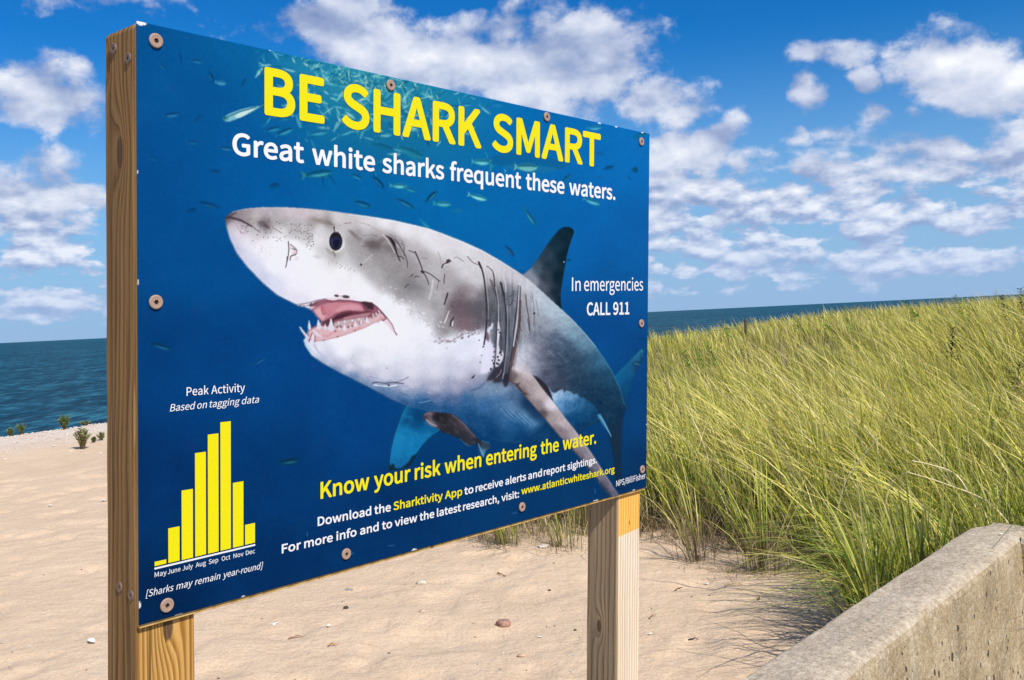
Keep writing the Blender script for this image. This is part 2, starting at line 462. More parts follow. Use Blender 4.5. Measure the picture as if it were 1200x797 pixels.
def paint_school(cv):
    r = np.random.default_rng(21)
    # teal shimmer of the packed school behind the heading
    for bx, by, rx, ry, an, col, op in [(440, 105, 95, 34, 14, (48, 146, 176), .62), (400, 90, 60, 26, 12, (40, 140, 178), .45), (470, 150, 80, 34, 16, (24, 116, 160), .5),
                                        (520, 120, 46, 24, 16, (30, 132, 178), .4), (430, 175, 60, 26, 8, (16, 104, 158), .45), (350, 78, 40, 10, 12, (44, 140, 186), .35)]:
        cv.blob(bx, by, rx, ry, an, col, op, soft=1.3)
    top = lambda x: 25 + (x - 160) * 132 / 601.
    n = 0
    while n < 420:
        x = r.normal(428, 62); y = top(x) + abs(r.normal(0, 46)) + 1
        if not (300 < x < 560 and y < 205):
            continue
        n += 1
        L = r.uniform(7, 19)
        ang = r.choice([r.normal(-35, 22), r.normal(15, 18), r.normal(60, 20)])
        k = r.random()
        d = max(0, (y - top(x) - 30) / 110)
        if k < .45:
            c = np.array([(150, 208, 214), (108, 186, 206), (186, 222, 216), (90, 172, 200)][r.integers(4)], float); o = r.uniform(.25, .8) * (1 - .65 * d)
        else:
            c = np.array([(14, 98, 140), (30, 122, 160), (8, 84, 128), (52, 140, 168)][r.integers(4)], float); o = r.uniform(.2, .6)
        fish(cv, x, y, L, ang, c, None, o, r.uniform(.14, .26))
        if k < .3:
            cv.line([(x - L * .3 * math.cos(math.radians(ang)), y - L * .3 * math.sin(math.radians(ang))), (x + L * .35 * math.cos(math.radians(ang)), y + L * .35 * math.sin(math.radians(ang)))],
                    .9, (226, 238, 228), o * .8, .35)
    for _ in range(150):      # bright slivers right under the top edge
        x = r.normal(430, 52); y = top(x) + abs(r.normal(0, 13)) + 1
        a = math.radians(r.choice([r.normal(18, 14), r.normal(-50, 22), r.normal(70, 16)])); l = r.uniform(3, 9)
        cv.line([(x, y), (x + l * math.cos(a), y + l * math.sin(a))], r.uniform(.5, 1.5), [(176, 216, 214), (120, 196, 206), (214, 228, 206), (10, 100, 138), (6, 84, 124)][r.integers(5)], r.uniform(.25, .75), .4)
    dk, md, lt = (0, 56, 110), (10, 84, 140), (96, 176, 206)
    # the lone fish: x, y, length, angle, body, back, opacity, fatness
    F = [(200, 135, 22, -4, (20, 92, 150), dk, .8, .3), (233, 139, 14, -50, md, dk, .6, .3), (225, 167, 16, 5, (26, 102, 158), dk, .7, .34), (264, 174, 20, 10, (24, 100, 150), dk, .7, .28),
         (178, 186, 11, 12, (16, 96, 156), dk, .6, .4), (252, 201, 14, 5, (4, 72, 130), dk, .7, .4), (321, 218, 14, -10, (4, 76, 132), dk, .7, .5), (244, 240, 24, 18, (6, 70, 126), (0, 48, 96), .8, .22),
         (224, 247, 14, -14, (2, 66, 124), dk, .7, .4), (190, 78, 11, 45, (24, 108, 164), dk, .7, .35), (247, 90, 18, 70, (4, 76, 132), dk, .7, .3), (258, 97, 14, 10, (110, 176, 210), md, .7, .4),
         (286, 97, 13, -55, (8, 82, 140), dk, .6, .4), (211, 67, 14, 80, (4, 72, 136), dk, .6, .25), (230, 72, 18, 8, (20, 104, 160), dk, .6, .28), (279, 70, 14, 88, (14, 98, 156), None, .6, .14),
         (313, 142, 18, -55, (30, 122, 170), md, .75, .3), (319, 152, 22, -12, (26, 116, 162), dk, .7, .3), (333, 155, 24, -20, (34, 124, 166), dk, .75, .3), (372, 156, 26, -6, (44, 136, 172), md, .7, .28),
         (405, 156, 20, -20, (70, 156, 186), md, .6, .28), (350, 58, 22, 10, (90, 176, 206), md, .6, .2), (325, 63, 18, 14, (84, 166, 204), md, .5, .2),
         (417, 207, 18, 25, (22, 116, 160), dk, .7, .28), (443, 213, 22, 50, (4, 78, 130), (0, 58, 104), .8, .28), (424, 239, 23, 20, (8, 92, 140), (0, 64, 110), .85, .3), (411, 245, 14, 60, (10, 106, 160), None, .4, .3),
         (467, 218, 22, 3, (92, 176, 190), (14, 100, 140), .85, .28), (480, 222, 18, 20, (30, 124, 160), md, .7, .28), (474, 238, 26, 30, (14, 92, 146), (4, 64, 112), .85, .22), (505, 231, 21, -42, (12, 86, 132), (0, 54, 98), .85, .28),
         (518, 239, 22, 4, (64, 156, 178), (20, 104, 144), .9, .3), (535, 247, 16, 5, (26, 116, 160), None, .6, .28), (559, 231, 24, 17, (120, 198, 206), (16, 104, 144), .95, .26), (621, 254, 26, 56, (26, 110, 150), (6, 80, 120), .85, .24),
         (498, 263, 18, 42, (40, 140, 176), None, .6, .2), (563, 190, 22, 5, (96, 180, 194), (16, 104, 140), .85, .34), (664, 209, 16, -35, (20, 110, 150), dk, .7, .3),
         (693, 236, 22, 20, (70, 160, 190), (10, 92, 140), .85, .3), (702, 180, 13, 5, (6, 90, 150), None, .6, .3), (713, 197, 14, -14, (6, 82, 136), dk, .75, .34), (702, 208, 11, 6, (10, 98, 156), None, .6, .3),
         (737, 208, 10, 42, (6, 84, 140), None, .6, .25), (744, 199, 8, 0, (6, 70, 112), None, .8, .9), (696, 150, 19, 0, (60, 150, 190), (16, 106, 156), .7, .34), (751, 158, 16, -6, (16, 110, 150), (4, 84, 124), .8, .3),
         (745, 161, 10, 20, (12, 96, 136), None, .7, .35), (757, 180, 6, 0, (10, 100, 140), None, .6, .4), (545, 123, 17, 0, (44, 140, 186), md, .6, .26), (568, 128, 19, 40, (120, 186, 214), md, .6, .22), (576, 117, 15, -12, (44, 136, 180), md, .5, .26),
         (583, 124, 13, 4, (46, 140, 186), None, .5, .3), (594, 137, 14, 20, (80, 166, 198), None, .5, .24), (597, 294, 17, 55, (14, 74, 128), (6, 58, 106), .85, .32), (556, 240, 12, 5, (18, 100, 150), None, .4, .3),
         (188, 406, 32, 18, (4, 70, 116), (0, 44, 84), .8, .2), (303, 424, 22, -28, (10, 76, 140), (4, 56, 104), .7, .18), (338, 541, 28, -6, (4, 60, 92), (0, 40, 76), .85, .26), (249, 241, 22, 18, (2, 62, 116), None, .5, .18),
         (261, 269, 10, -50, (0, 66, 124), None, .5, .4), (404, 495, 8, 30, (0, 40, 88), None, .6, .2), (610, 318, 11, 10, (6, 78, 140), None, .5, .4), (666, 305, 8, 4, (0, 60, 110), None, .6, .4), (752, 397, 10, 10, (0, 56, 100), None, .6, .3),
         (272, 108, 9, 60, (6, 84, 144), None, .6, .25), (300, 60, 14, 30, (20, 110, 170), None, .5, .14), (262, 46, 10, 15, (30, 110, 160), None, .5, .2), (180, 52, 8, 30, (18, 100, 156), None, .5, .3)]
    for x, y, L, an, b, k, o, ft in F:
        fish(cv, x, y, L, an, b, k, o, ft, belly=None if L < 17 else tuple(min(255, c + 40) for c in b))
    for x, y, an in [(553, 195, 66), (627, 262, 60), (597, 250, 60)]:
        pass
    # larger tuna crossing behind the heading
    cv.poly(smooth_poly([(570, 188), (585, 181), (605, 178), (630, 181), (655, 188), (665, 193), (655, 199), (635, 202), (605, 200), (588, 195)]), (12, 92, 146), .6, .8)
    cv.poly(smooth_poly([(588, 195), (605, 200), (635, 202), (655, 199), (640, 195), (610, 193)]), (30, 124, 178), .6, .8)
    cv.poly([(574, 190), (566, 170), (571, 186), (577, 188)], (80, 160, 150), .7, .4)
    cv.poly([(574, 190), (573, 208), (578, 194)], (70, 150, 150), .6, .4)
    cv.poly([(590, 197), (592, 204), (588, 208), (594, 200)], (120, 190, 200), .6, .4)
    fish(cv, 616, 196, 28, 3, (130, 196, 196), (10, 90, 130), .9, .34)
    # pair of remoras' like long fish under "white"
    fish(cv, 372, 204, 38, -6, (20, 112, 154), (0, 72, 118), .9, .26, belly=(76, 160, 180), tailcol=(60, 130, 130))
    cv.line([(378, 208), (379, 218)], 2.4, (6, 74, 124), .8, .5, w1=1.)
    cv.line([(386, 206), (393, 215)], 3., (6, 76, 126), .8, .5, w1=1.4)
    fish(cv, 480, 178, 36, 24, (40, 132, 160), (4, 80, 122), .7, .28)
    fish(cv, 448, 172, 30, 18, (18, 104, 146), (4, 78, 122), .6, .24)
    fish(cv, 430, 150, 30, -30, (60, 146, 176), (10, 92, 136), .6, .2)
    # the big silver fish left of the heading
    b = Z(110, 10, 3.32, [(505, 430), (512, 418), (545, 402), (590, 388), (630, 381), (648, 381), (625, 397), (590, 415), (555, 430), (525, 440), (510, 438)])
    cv.poly(smooth_poly(b), (150, 196, 216), .95, .4)
    cv.poly(smooth_poly(Z(110, 10, 3.32, [(548, 420), (575, 402), (620, 388), (632, 388), (600, 408), (565, 425)])), (232, 238, 240), .95, .5)
    cv.line(Z(110, 10, 3.32, [(520, 422), (560, 404), (630, 384)]), 1.5, (34, 96, 130), .8, .5)
    cv.blob(264.5, 138.5, 3.4, 2.6, -20, (56, 130, 150), .8)
    cv.blob(263.4, 138.2, 1., 1., 0, (8, 40, 60), .9)
    cv.line(Z(110, 10, 3.32, [(645, 382), (655, 378), (664, 374)]), 1.2, (90, 140, 140), .8, .4)
    cv.line(Z(110, 10, 3.32, [(600, 408), (640, 386)]), .7, (70, 110, 140), .5, .3)
    for _ in range(90):       # specks of plankton
        x, y = r.uniform(165, 755), r.uniform(60, 700)
        cv.blob(x, y, r.uniform(.4, 1.), r.uniform(.3, .7), r.uniform(0, 90), (70, 150, 200), r.uniform(.15, .5))
    for x, y, l, a in [(697, 573, 5, 80), (455, 640, 7, -8), (600, 602, 6, -15), (360, 624, 4, 85), (411, 650, 4, -30)]:
        cv.line([(x, y), (x + l * math.cos(math.radians(a)), y + l * math.sin(math.radians(a)))], 1., (60, 120, 170), .7, .4)


A_ = (240, 220, 3.986)
B_ = (480, 240, 3.987)
C_ = (340, 330, 3.986)
D_ = (440, 400, 3.53)
E_ = (255, 235, 9.97)
F_ = (360, 240, 9.97)
G_ = (460, 270, 9.97)
H_ = (345, 335, 9.23)
I_ = (500, 340, 6.64)
J_ = (560, 300, 5.69)
K_ = (580, 410, 4.69)
L_ = (350, 400, 4.98)

BODY = (Z(*A_, [(95, 140), (110, 125), (130, 112), (190, 98), (280, 91), (380, 92), (480, 98), (580, 108), (680, 122), (780, 136), (880, 152), (980, 175), (1050, 192)])
        + Z(*B_, [(150, 133), (250, 172), (340, 213), (430, 265), (500, 310), (560, 352), (640, 425), (708, 487), (760, 535), (820, 600), (870, 660), (910, 720), (945, 797)])
        + Z(*D_, [(940, 60), (980, 125), (1010, 190), (1030, 260), (1034, 280), (1022, 320), (985, 345), (950, 330), (918, 335), (880, 350), (835, 372), (780, 392), (740, 402), (680, 415), (600, 425), (520, 418), (440, 395)])
        + Z(*C_, [(900, 720), (850, 685), (800, 652), (760, 632), (700, 615), (640, 605), (590, 592), (540, 582), (460, 545), (380, 500), (300, 460), (220, 420), (150, 380), (100, 345), (70, 300), (62, 275)])
        + Z(*H_, [(110, 575), (150, 480), (225, 440), (300, 390), (240, 330), (190, 265), (130, 235), (60, 218), (20, 205)])
        + Z(*A_, [(420, 543), (340, 503), (270, 445), (200, 372), (150, 308), (117, 240), (100, 180)]))
DORSAL = Z(*B_, [(500, 312), (530, 324), (570, 290), (610, 235), (650, 175), (690, 125), (715, 107), (740, 103), (760, 112), (768, 128), (757, 160), (740, 215), (725, 290), (712, 370), (705, 430), (709, 490), (690, 500), (600, 420)])
TAIL_UP = Z(*D_, [(985, 150), (1040, 90), (1080, 50), (1103, 32), (1105, 55), (1085, 105), (1060, 165), (1042, 230), (1036, 285), (1015, 250), (1005, 190)])
TAIL_LO = Z(*D_, [(950, 300), (1030, 275), (1022, 330), (1018, 400), (1016, 520), (1022, 606), (1000, 612), (990, 560), (985, 480), (968, 400), (948, 330)])
PELVIC = Z(*K_, [(560, 358), (578, 350), (595, 378), (620, 430), (642, 480), (610, 436), (585, 402)])
LFIN = Z(*L_, [(622, 378), (600, 420), (575, 490), (550, 570), (535, 640), (525, 720), (522, 755), (560, 752), (610, 742), (650, 725), (690, 665), (730, 605), (780, 555), (830, 525), (800, 440), (740, 400)])
REMORA = Z(*L_, [(728, 440), (735, 420), (760, 412), (800, 412), (850, 418), (890, 424), (930, 446), (970, 480), (1010, 520)]) + Z(*D_, [(390, 352), (410, 385), (432, 408), (470, 420), (474, 440), (455, 455), (446, 482), (430, 455), (412, 426), (378, 432), (350, 404), (310, 387), (275, 375)]) + Z(*L_, [(850, 535), (800, 505), (765, 490), (740, 470)])
PECT = Z(*K_, [(78, 165), (84, 110), (110, 80), (130, 78), (170, 105), (210, 145), (262, 215), (320, 285), (390, 380), (450, 455), (505, 530), (560, 610), (610, 690), (650, 750), (690, 812), (650, 812), (600, 772), (560, 715), (500, 640), (430, 555), (350, 470), (300, 410), (230, 330), (160, 250), (110, 195)])

SKIN = [
    # snout and top of the head
    (265, 256, (96, 80, 88)), (280, 250, (150, 130, 138)), (290, 256, (168, 152, 150)), (285, 247, (168, 146, 156)), (310, 246, (196, 176, 186)), (300, 253, (196, 182, 178)), (320, 254, (190, 178, 176)), (340, 246, (212, 190, 198)), (360, 250, (214, 192, 196)),
    (330, 262, (178, 168, 164)), (310, 261, (134, 120, 120)), (345, 268, (190, 182, 178)), (358, 272, (196, 190, 186)), (368, 258, (172, 156, 148)), (383, 261, (160, 146, 140)), (372, 250, (214, 198, 198)), (395, 255, (214, 202, 200)), (410, 260, (204, 194, 190)), (430, 262, (218, 210, 210)),
    (450, 262, (230, 224, 226)), (475, 270, (232, 226, 228)), (500, 274, (228, 222, 226)), (520, 283, (222, 214, 218)), (376, 268, (216, 212, 210)), (372, 280, (226, 222, 220)), (380, 292, (206, 200, 196)), (392, 298, (186, 178, 172)),
    # snout side, white
    (272, 266, (212, 198, 206)), (280, 274, (222, 206, 214)), (270, 280, (190, 190, 226)), (276, 294, (196, 194, 226)), (290, 285, (228, 222, 228)), (300, 272, (206, 196, 198)), (305, 290, (238, 232, 236)), (290, 310, (206, 206, 232)), (306, 326, (202, 204, 230)), (322, 338, (212, 212, 234)),
    (325, 285, (246, 244, 246)), (322, 310, (240, 236, 240)), (345, 290, (244, 242, 244)), (352, 310, (244, 240, 244)), (348, 330, (236, 230, 238)), (345, 350, (222, 216, 230)), (330, 270, (226, 220, 218)), (365, 320, (246, 244, 246)), (380, 335, (244, 240, 243)), (360, 300, (242, 240, 240)), (375, 310, (232, 230, 228)),
    (400, 345, (238, 230, 234)), (430, 340, (240, 236, 238)), (455, 350, (242, 240, 243)), (470, 362, (242, 238, 242)), (400, 318, (238, 236, 235)), (420, 330, (236, 234, 234)),
    # cheek behind the eye
    (405, 275, (206, 200, 198)), (412, 268, (202, 196, 194)), (418, 275, (176, 164, 162)), (408, 290, (200, 195, 192)), (405, 305, (208, 204, 201)), (425, 292, (186, 178, 176)), (436, 285, (146, 132, 132)), (445, 285, (150, 136, 136)), (455, 288, (164, 152, 150)), (462, 292, (158, 146, 144)), (430, 272, (212, 206, 204)), (445, 276, (196, 188, 186)),
    (430, 305, (196, 190, 187)), (450, 305, (188, 180, 178)), (470, 308, (190, 182, 180)), (440, 318, (200, 196, 193)), (460, 325, (178, 172, 170)), (478, 315, (188, 180, 178)), (480, 332, (156, 150, 150)), (472, 345, (174, 170, 170)), (490, 340, (180, 176, 176)), (465, 338, (182, 178, 176)),
    (482, 290, (214, 206, 208)), (495, 305, (200, 192, 192)), (495, 325, (196, 190, 190)), (508, 320, (212, 206, 208)), (505, 345, (206, 202, 202)), (512, 360, (196, 190, 190)), (500, 362, (226, 222, 226)), (490, 360, (222, 220, 222)),
    (510, 290, (224, 218, 220)), (530, 300, (214, 208, 210)), (540, 318, (212, 206, 208)), (525, 335, (196, 186, 188)), (545, 290, (224, 218, 220)), (560, 305, (214, 208, 210)), (560, 328, (206, 202, 204)), (550, 343, (166, 150, 154)), (540, 348, (146, 126, 132)), (535, 360, (126, 104, 112)), (545, 372, (138, 112, 120)), (530, 375, (150, 136, 138)),
    (520, 385, (172, 168, 168)), (555, 365, (112, 106, 114)), (560, 380, (120, 112, 120)), (565, 355, (128, 124, 130)), (575, 345, (152, 146, 150)), (576, 330, (196, 188, 190)), (585, 320, (206, 198, 202)), (575, 312, (216, 208, 212)), (595, 330, (186, 178, 184)), (590, 350, (124, 124, 132)), (588, 375, (112, 118, 128)), (585, 400, (112, 118, 130)), (600, 345, (142, 142, 150)), (602, 370, (128, 132, 142)), (598, 400, (116, 122, 134)), (592, 425, (92, 94, 108)), (580, 440, (76, 72, 84)), (595, 440, (84, 84, 98)),
    # back towards the tail
    (605, 325, (206, 198, 206)), (615, 335, (204, 204, 212)), (612, 350, (176, 172, 180)), (620, 370, (160, 160, 170)), (612, 385, (156, 158, 168)), (630, 350, (186, 200, 214)), (645, 365, (168, 192, 210)), (660, 378, (150, 184, 204)), (672, 392, (122, 164, 190)), (685, 402, (104, 150, 180)), (640, 380, (150, 160, 176)), (630, 395, (132, 138, 156)), (650, 395, (104, 122, 146)), (665, 405, (84, 108, 134)),
    (615, 410, (182, 186, 202)), (610, 420, (206, 206, 222)), (622, 425, (160, 162, 182)), (635, 420, (124, 126, 148)), (645, 435, (100, 104, 128)), (660, 430, (66, 84, 108)), (675, 430, (50, 80, 108)), (690, 425, (60, 106, 138)), (702, 425, (66, 124, 160)), (680, 450, (36, 68, 96)), (695, 450, (24, 66, 98)), (710, 445, (30, 82, 118)), (715, 465, (14, 58, 90)), (700, 470, (16, 52, 82)), (722, 475, (10, 50, 80)), (655, 450, (74, 84, 106)), (712, 482, (14, 50, 80)), (728, 484, (10, 44, 74)),
    # white of the jaw and belly
    (362, 405, (216, 216, 232)), (372, 410, (226, 224, 234)), (400, 395, (246, 243, 244)), (430, 390, (246, 243, 244)), (455, 395, (244, 241, 243)), (470, 385, (244, 241, 244)), (500, 385, (238, 236, 242)), (400, 412, (238, 234, 238)), (385, 420, (206, 204, 224)), (378, 424, (150, 176, 212)), (395, 428, (196, 194, 218)), (392, 434, (84, 130, 184)), (410, 430, (214, 210, 226)), (412, 442, (92, 132, 182)), (430, 425, (226, 222, 232)), (430, 440, (196, 190, 214)), (428, 449, (104, 140, 186)),
    (450, 415, (232, 229, 236)), (450, 440, (212, 208, 224)), (450, 456, (120, 150, 192)), (448, 462, (64, 110, 166)), (480, 410, (230, 228, 237)), (480, 435, (218, 214, 228)), (480, 452, (196, 192, 216)), (480, 464, (120, 150, 192)), (475, 472, (44, 96, 152)), (510, 410, (228, 227, 237)), (510, 435, (214, 211, 227)), (510, 455, (180, 178, 206)), (510, 466, (110, 136, 180)), (505, 474, (36, 92, 150)), (490, 474, (40, 100, 158)), (530, 400, (224, 225, 238)), (545, 415, (222, 223, 238)), (540, 435, (204, 202, 224)), (535, 455, (166, 164, 198)), (530, 470, (92, 120, 168)), (525, 478, (34, 92, 152)),
    (560, 410, (224, 224, 240)), (565, 395, (226, 227, 240)), (572, 415, (222, 220, 238)), (560, 430, (208, 205, 226)), (555, 445, (164, 162, 194)), (570, 440, (164, 162, 192)), (560, 455, (110, 140, 180)), (545, 468, (66, 116, 168)), (545, 480, (34, 96, 152)),
    # shaded blue belly
    (575, 455, (120, 156, 196)), (590, 455, (128, 158, 194)), (600, 465, (84, 118, 160)), (585, 470, (78, 128, 180)), (570, 475, (60, 116, 172)), (600, 480, (96, 140, 186)), (615, 485, (96, 150, 198)), (590, 490, (62, 118, 174)), (625, 495, (84, 144, 194)), (605, 500, (30, 96, 152)), (570, 495, (26, 88, 144)), (550, 492, (24, 84, 140)), (575, 508, (6, 66, 122)), (610, 512, (4, 64, 118)), (635, 508, (6, 64, 112)), (620, 475, (22, 58, 98)), (632, 485, (20, 62, 106)), (645, 500, (6, 54, 98)), (625, 517, (2, 54, 104)),
]


def skin_layer(white_patch=None):
    return colour_field(SKIN, (255, 235, 760, 600), power=2.1, soft=5.5)


def full_mask(pts, soft=.3):
    out = np.zeros((PH, PW), np.float32)
    mw = poly_mask(pts, soft)
    m, (x0, x1, y0, y1) = mw
    out[y0:y1, x0:x1] = m
    return out


def paint_shark(cv):
    r = np.random.default_rng(5)
    # ---- tail, far fins first
    f = colour_field([(705, 490, (14, 44, 72)), (716, 500, (18, 40, 62)), (722, 520, (22, 40, 58)), (722, 545, (18, 38, 62)), (725, 575, (6, 38, 76)), (710, 500, (18, 44, 70))], (690, 470, 760, 600), soft=8)
    cv.put(poly_mask(TAIL_LO, 1.2), f, .92)
    f = colour_field([(752, 411, (44, 118, 150)), (745, 418, (30, 100, 140)), (735, 430, (14, 90, 136)), (722, 445, (8, 92, 142)), (735, 455, (6, 72, 116)), (733, 472, (6, 62, 104)), (748, 428, (20, 60, 92))], (715, 400, 760, 490), soft=5)
    cv.put(poly_mask(smooth_poly(TAIL_UP, 3), .5), f, 1)
    cv.line(Z(*K_, [(800, 15), (802, 70), (790, 85)]), 2.2, (12, 56, 84), .6, .7)
    cv.line(Z(*K_, [(770, 76), (795, 82)]), 1.3, (100, 160, 180), .5, .5)
    cv.line(Z(*K_, [(662, 155), (720, 95), (800, 15)]), .9, (34, 120, 160), .5, .5)
    # left pectoral, seen from below: cyan with a dark edge
    lf = smooth_poly(LFIN, 4)
    f = colour_field([(470, 485, (20, 112, 162)), (480, 490, (4, 70, 118)), (490, 492, (2, 62, 108)), (500, 505, (10, 96, 148)), (475, 510, (18, 124, 178)), (465, 530, (22, 122, 178)), (485, 525, (16, 120, 176)), (470, 545, (18, 104, 158)), (495, 515, (16, 116, 172)), (462, 515, (24, 126, 178))], (450, 470, 520, 560), soft=5)
    cv.put(poly_mask(lf, .5), f, 1)
    lm = full_mask(lf, .4)
    for _ in range(60):
        x, y = r.uniform(458, 505), r.uniform(485, 548)
        cv.blob(x, y, r.uniform(1, 5), r.uniform(1, 4), r.uniform(0, 180), [(40, 142, 192), (8, 96, 150)][r.integers(2)], .22, lm, soft=1.)
    for _ in range(120):
        x, y = r.uniform(458, 505), r.uniform(490, 548)
        cv.blob(x, y, .5, .5, 0, (6, 82, 130), .45, lm)
    cv.line(smooth_poly(Z(*L_, [(622, 378), (600, 420), (575, 490), (550, 570), (535, 640), (527, 720)]), 3, False), 1.2, (6, 34, 52), .85, .45, lm)
    cv.poly(Z(*L_, [(522, 715), (545, 728), (556, 712), (562, 740), (600, 738), (640, 705), (660, 670), (700, 650), (650, 750), (520, 770)]), (10, 34, 46), .92, .7, lm)
    cv.line(Z(*L_, [(830, 525), (790, 552), (755, 580), (725, 615), (690, 668), (650, 728)]), 2.6, (6, 40, 62), .8, .7, lm, w1=5.)
    for px, py in [(545, 718), (552, 724), (700, 645), (680, 675), (715, 628)]:
        cv.blob(350 + px / 4.98, 400 + py / 4.98, 1.5, 1., 30, (8, 36, 50), .8, lm)
    # ---- dorsal fin
    ds = smooth_poly(DORSAL, 4)
    f = colour_field([(660, 270, (6, 34, 50)), (668, 272, (4, 28, 42)), (650, 285, (16, 44, 60)), (662, 300, (4, 26, 38)), (640, 300, (44, 66, 84)), (630, 315, (82, 100, 116)), (620, 322, (140, 146, 160)), (640, 325, (56, 68, 82)), (655, 325, (6, 26, 38)), (650, 345, (20, 36, 50)), (636, 338, (96, 104, 118)), (625, 332, (150, 154, 168)), (645, 350, (72, 84, 100)), (656, 355, (8, 24, 36)), (644, 310, (30, 50, 66))], (610, 260, 680, 370), soft=4)
    dm = full_mask(ds, .4)
    cv.put(poly_mask(ds, .4), f, 1)
    n = vnoise(5, 77, 3)
    cv.a += (n * dm)[..., None] * .022
    cv.line(Z(*B_, [(530, 324), (570, 290), (610, 235), (650, 175), (690, 125)]), 1.2, (58, 100, 130), .55, .6, dm)
    cv.blob(660.7, 307, .9, .9, 0, (170, 200, 210), .9, dm)
    cv.blob(637, 315, 2.4, 1.4, 30, (24, 40, 54), .6, dm)
    # ---- body
    bd = np.array(BODY)
    bm = full_mask(bd, .38)
    sk = blur(skin_layer(), 3.5)
    lm_ = sk.mean(-1, keepdims=True)
    ds_ = np.clip((lm_ - .45) / .25, 0, 1) * .35
    sk = (sk * (1 - ds_) + lm_ * np.array([.992, 1., 1.012], np.float32) * ds_).astype(np.float32)
    # belly line behind the pectoral: grey back above a jagged edge, blue-white below
    low = Z(*K_, [(290, 190), (310, 232), (330, 238), (350, 222), (372, 214), (380, 238), (392, 222), (415, 228), (432, 246), (450, 238), (468, 262), (485, 258), (505, 276), (525, 288), (545, 302), (560, 320), (570, 352), (585, 375), (560, 390), (520, 402), (450, 440), (390, 380), (320, 285)])
    lowf = colour_field([(648, 463, (170, 198, 226)), (656, 460, (150, 186, 218)), (668, 463, (120, 168, 208)), (665, 475, (70, 132, 184)), (655, 475, (110, 160, 204)), (680, 475, (52, 118, 168)), (690, 480, (32, 96, 146)), (680, 488, (14, 84, 138)), (670, 492, (14, 80, 134)), (700, 486, (12, 70, 116)), (680, 500, (4, 62, 112)), (695, 494, (8, 64, 110))], (630, 440, 720, 520), soft=4)
    cv.put((bm, (0, PW, 0, PH)), sk, 1)
    cv.put(poly_mask(low, .55), lowf, .95, bm)
    # the grey cheek and the darker band of the gills stand out from the white
    cv.poly(smooth_poly([(405, 272), (440, 270), (480, 283), (520, 303), (548, 338), (556, 384), (535, 393), (515, 393), (500, 377), (485, 362), (465, 350), (440, 339), (424, 322), (410, 300)]), (138, 131, 131), .30, 3.5, bm)
    cv.poly(smooth_poly([(425, 282), (455, 284), (480, 300), (500, 330), (515, 360), (498, 362), (478, 346), (455, 322), (435, 303)]), (128, 122, 122), .22, 3., bm)
    cv.poly(smooth_poly([(566, 338), (590, 330), (606, 345), (604, 400), (594, 440), (578, 446), (572, 420), (574, 385), (562, 372)]), (84, 86, 98), .38, 3.5, bm)
    cv.poly(smooth_poly([(640, 405), (680, 412), (708, 440), (722, 474), (695, 470), (665, 458), (645, 440)]), (40, 62, 84), .25, 6., bm)
    # mottled skin: grey side gets mottling along the body, white gets faint
    grey = np.clip(1.25 - np.mean(sk, -1) * 1.2, 0, 1) * bm
    n1 = vnoise(9, 11, 4, (1.6, 1.)); n2 = vnoise(3, 12, 3, (1.2, 1.)); n3 = vnoise(22, 13, 3)
    cv.a += ((n1 * .035 + n2 * .022) * grey + n3 * .004 * bm + n2 * .004 * bm)[..., None]
    n4 = vnoise(1.3, 16, 2)
    cv.a += (n4 * .030 * grey + n4 * .008 * bm)[..., None]
    # streaks over the gills and flank
    st = vnoise(2.0, 14, 3, (1., 14.))
    wx = np.exp(-(((np.arange(PW) + .5) / PS + PX0 - 595) / 26) ** 2)[None, :] * np.exp(-(((np.arange(PH) + .5) / PS + PY0 - 375) / 55) ** 2)[:, None]
    cv.a += (st * wx * bm)[..., None] * .10
    st2 = vnoise(3.0, 15, 3, (2.2, 1.))
    wx2 = np.exp(-(((np.arange(PW) + .5) / PS + PX0 - 650) / 40) ** 2)[None, :] * np.exp(-(((np.arange(PH) + .5) / PS + PY0 - 410) / 50) ** 2)[:, None]
    cv.a += (st2 * wx2 * bm)[..., None] * .05
    np.clip(cv.a, 0, 1, out=cv.a)

    def L(tr, pts, w, col=(58, 42, 44), op=.85, soft=.35, w1=None):
        cv.line(Z(*tr, pts), w, col, op, soft, bm, w1)

    # rim: a light line along the back, cyan glow near the tail
    L(A_, [(130, 113), (190, 99), (280, 92), (380, 93), (480, 99), (580, 109), (680, 123)], 1.2, (226, 206, 214), .55, .5)
    L(A_, [(680, 123), (780, 137), (880, 153), (980, 176), (1050, 193), (1116, 214)], 2., (244, 240, 244), .6, .8)
    L(B_, [(150, 134), (250, 173), (340, 214), (430, 266), (500, 311)], 2.2, (240, 234, 238), .55, .9)
    L(D_, [(892, 5), (940, 63), (980, 128), (1010, 193), (1030, 262)], 1.4, (70, 148, 186), .75, .6)
    L(B_, [(708, 490), (760, 538), (820, 603), (870, 664)], 1.6, (186, 210, 222), .5, .8)
    # grey of the snout against the white: dark streak, freckles
    L(E_, [(90, 200), (130, 195), (200, 212), (270, 232), (340, 268), (395, 300)], 2.6, (70, 52, 62), .8, .7, w1=2.0)
    L(E_, [(95, 185), (150, 180), (210, 140)], 2.2, (92, 76, 86), .6, .8)
    L(E_, [(400, 300), (450, 340), (492, 372)], 1.2, (96, 72, 76), .6, .6)
    cv.blob(308, 262.5, 6, 2.6, 18, (110, 90, 94), .55, bm, soft=1.)
    cv.blob(312.5, 266, 3.6, 1.6, 25, (96, 74, 80), .5, bm, soft=1.)
    L(E_, [(640, 318), (690, 345), (752, 382)], .9, (120, 110, 104), .7, .5)
    L(E_, [(680, 425), (750, 475)], .7, (150, 140, 136), .6, .4)
    L(E_, [(160, 230), (230, 300), (270, 370), (310, 390)], 1.2, (176, 136, 150), .5, .8)
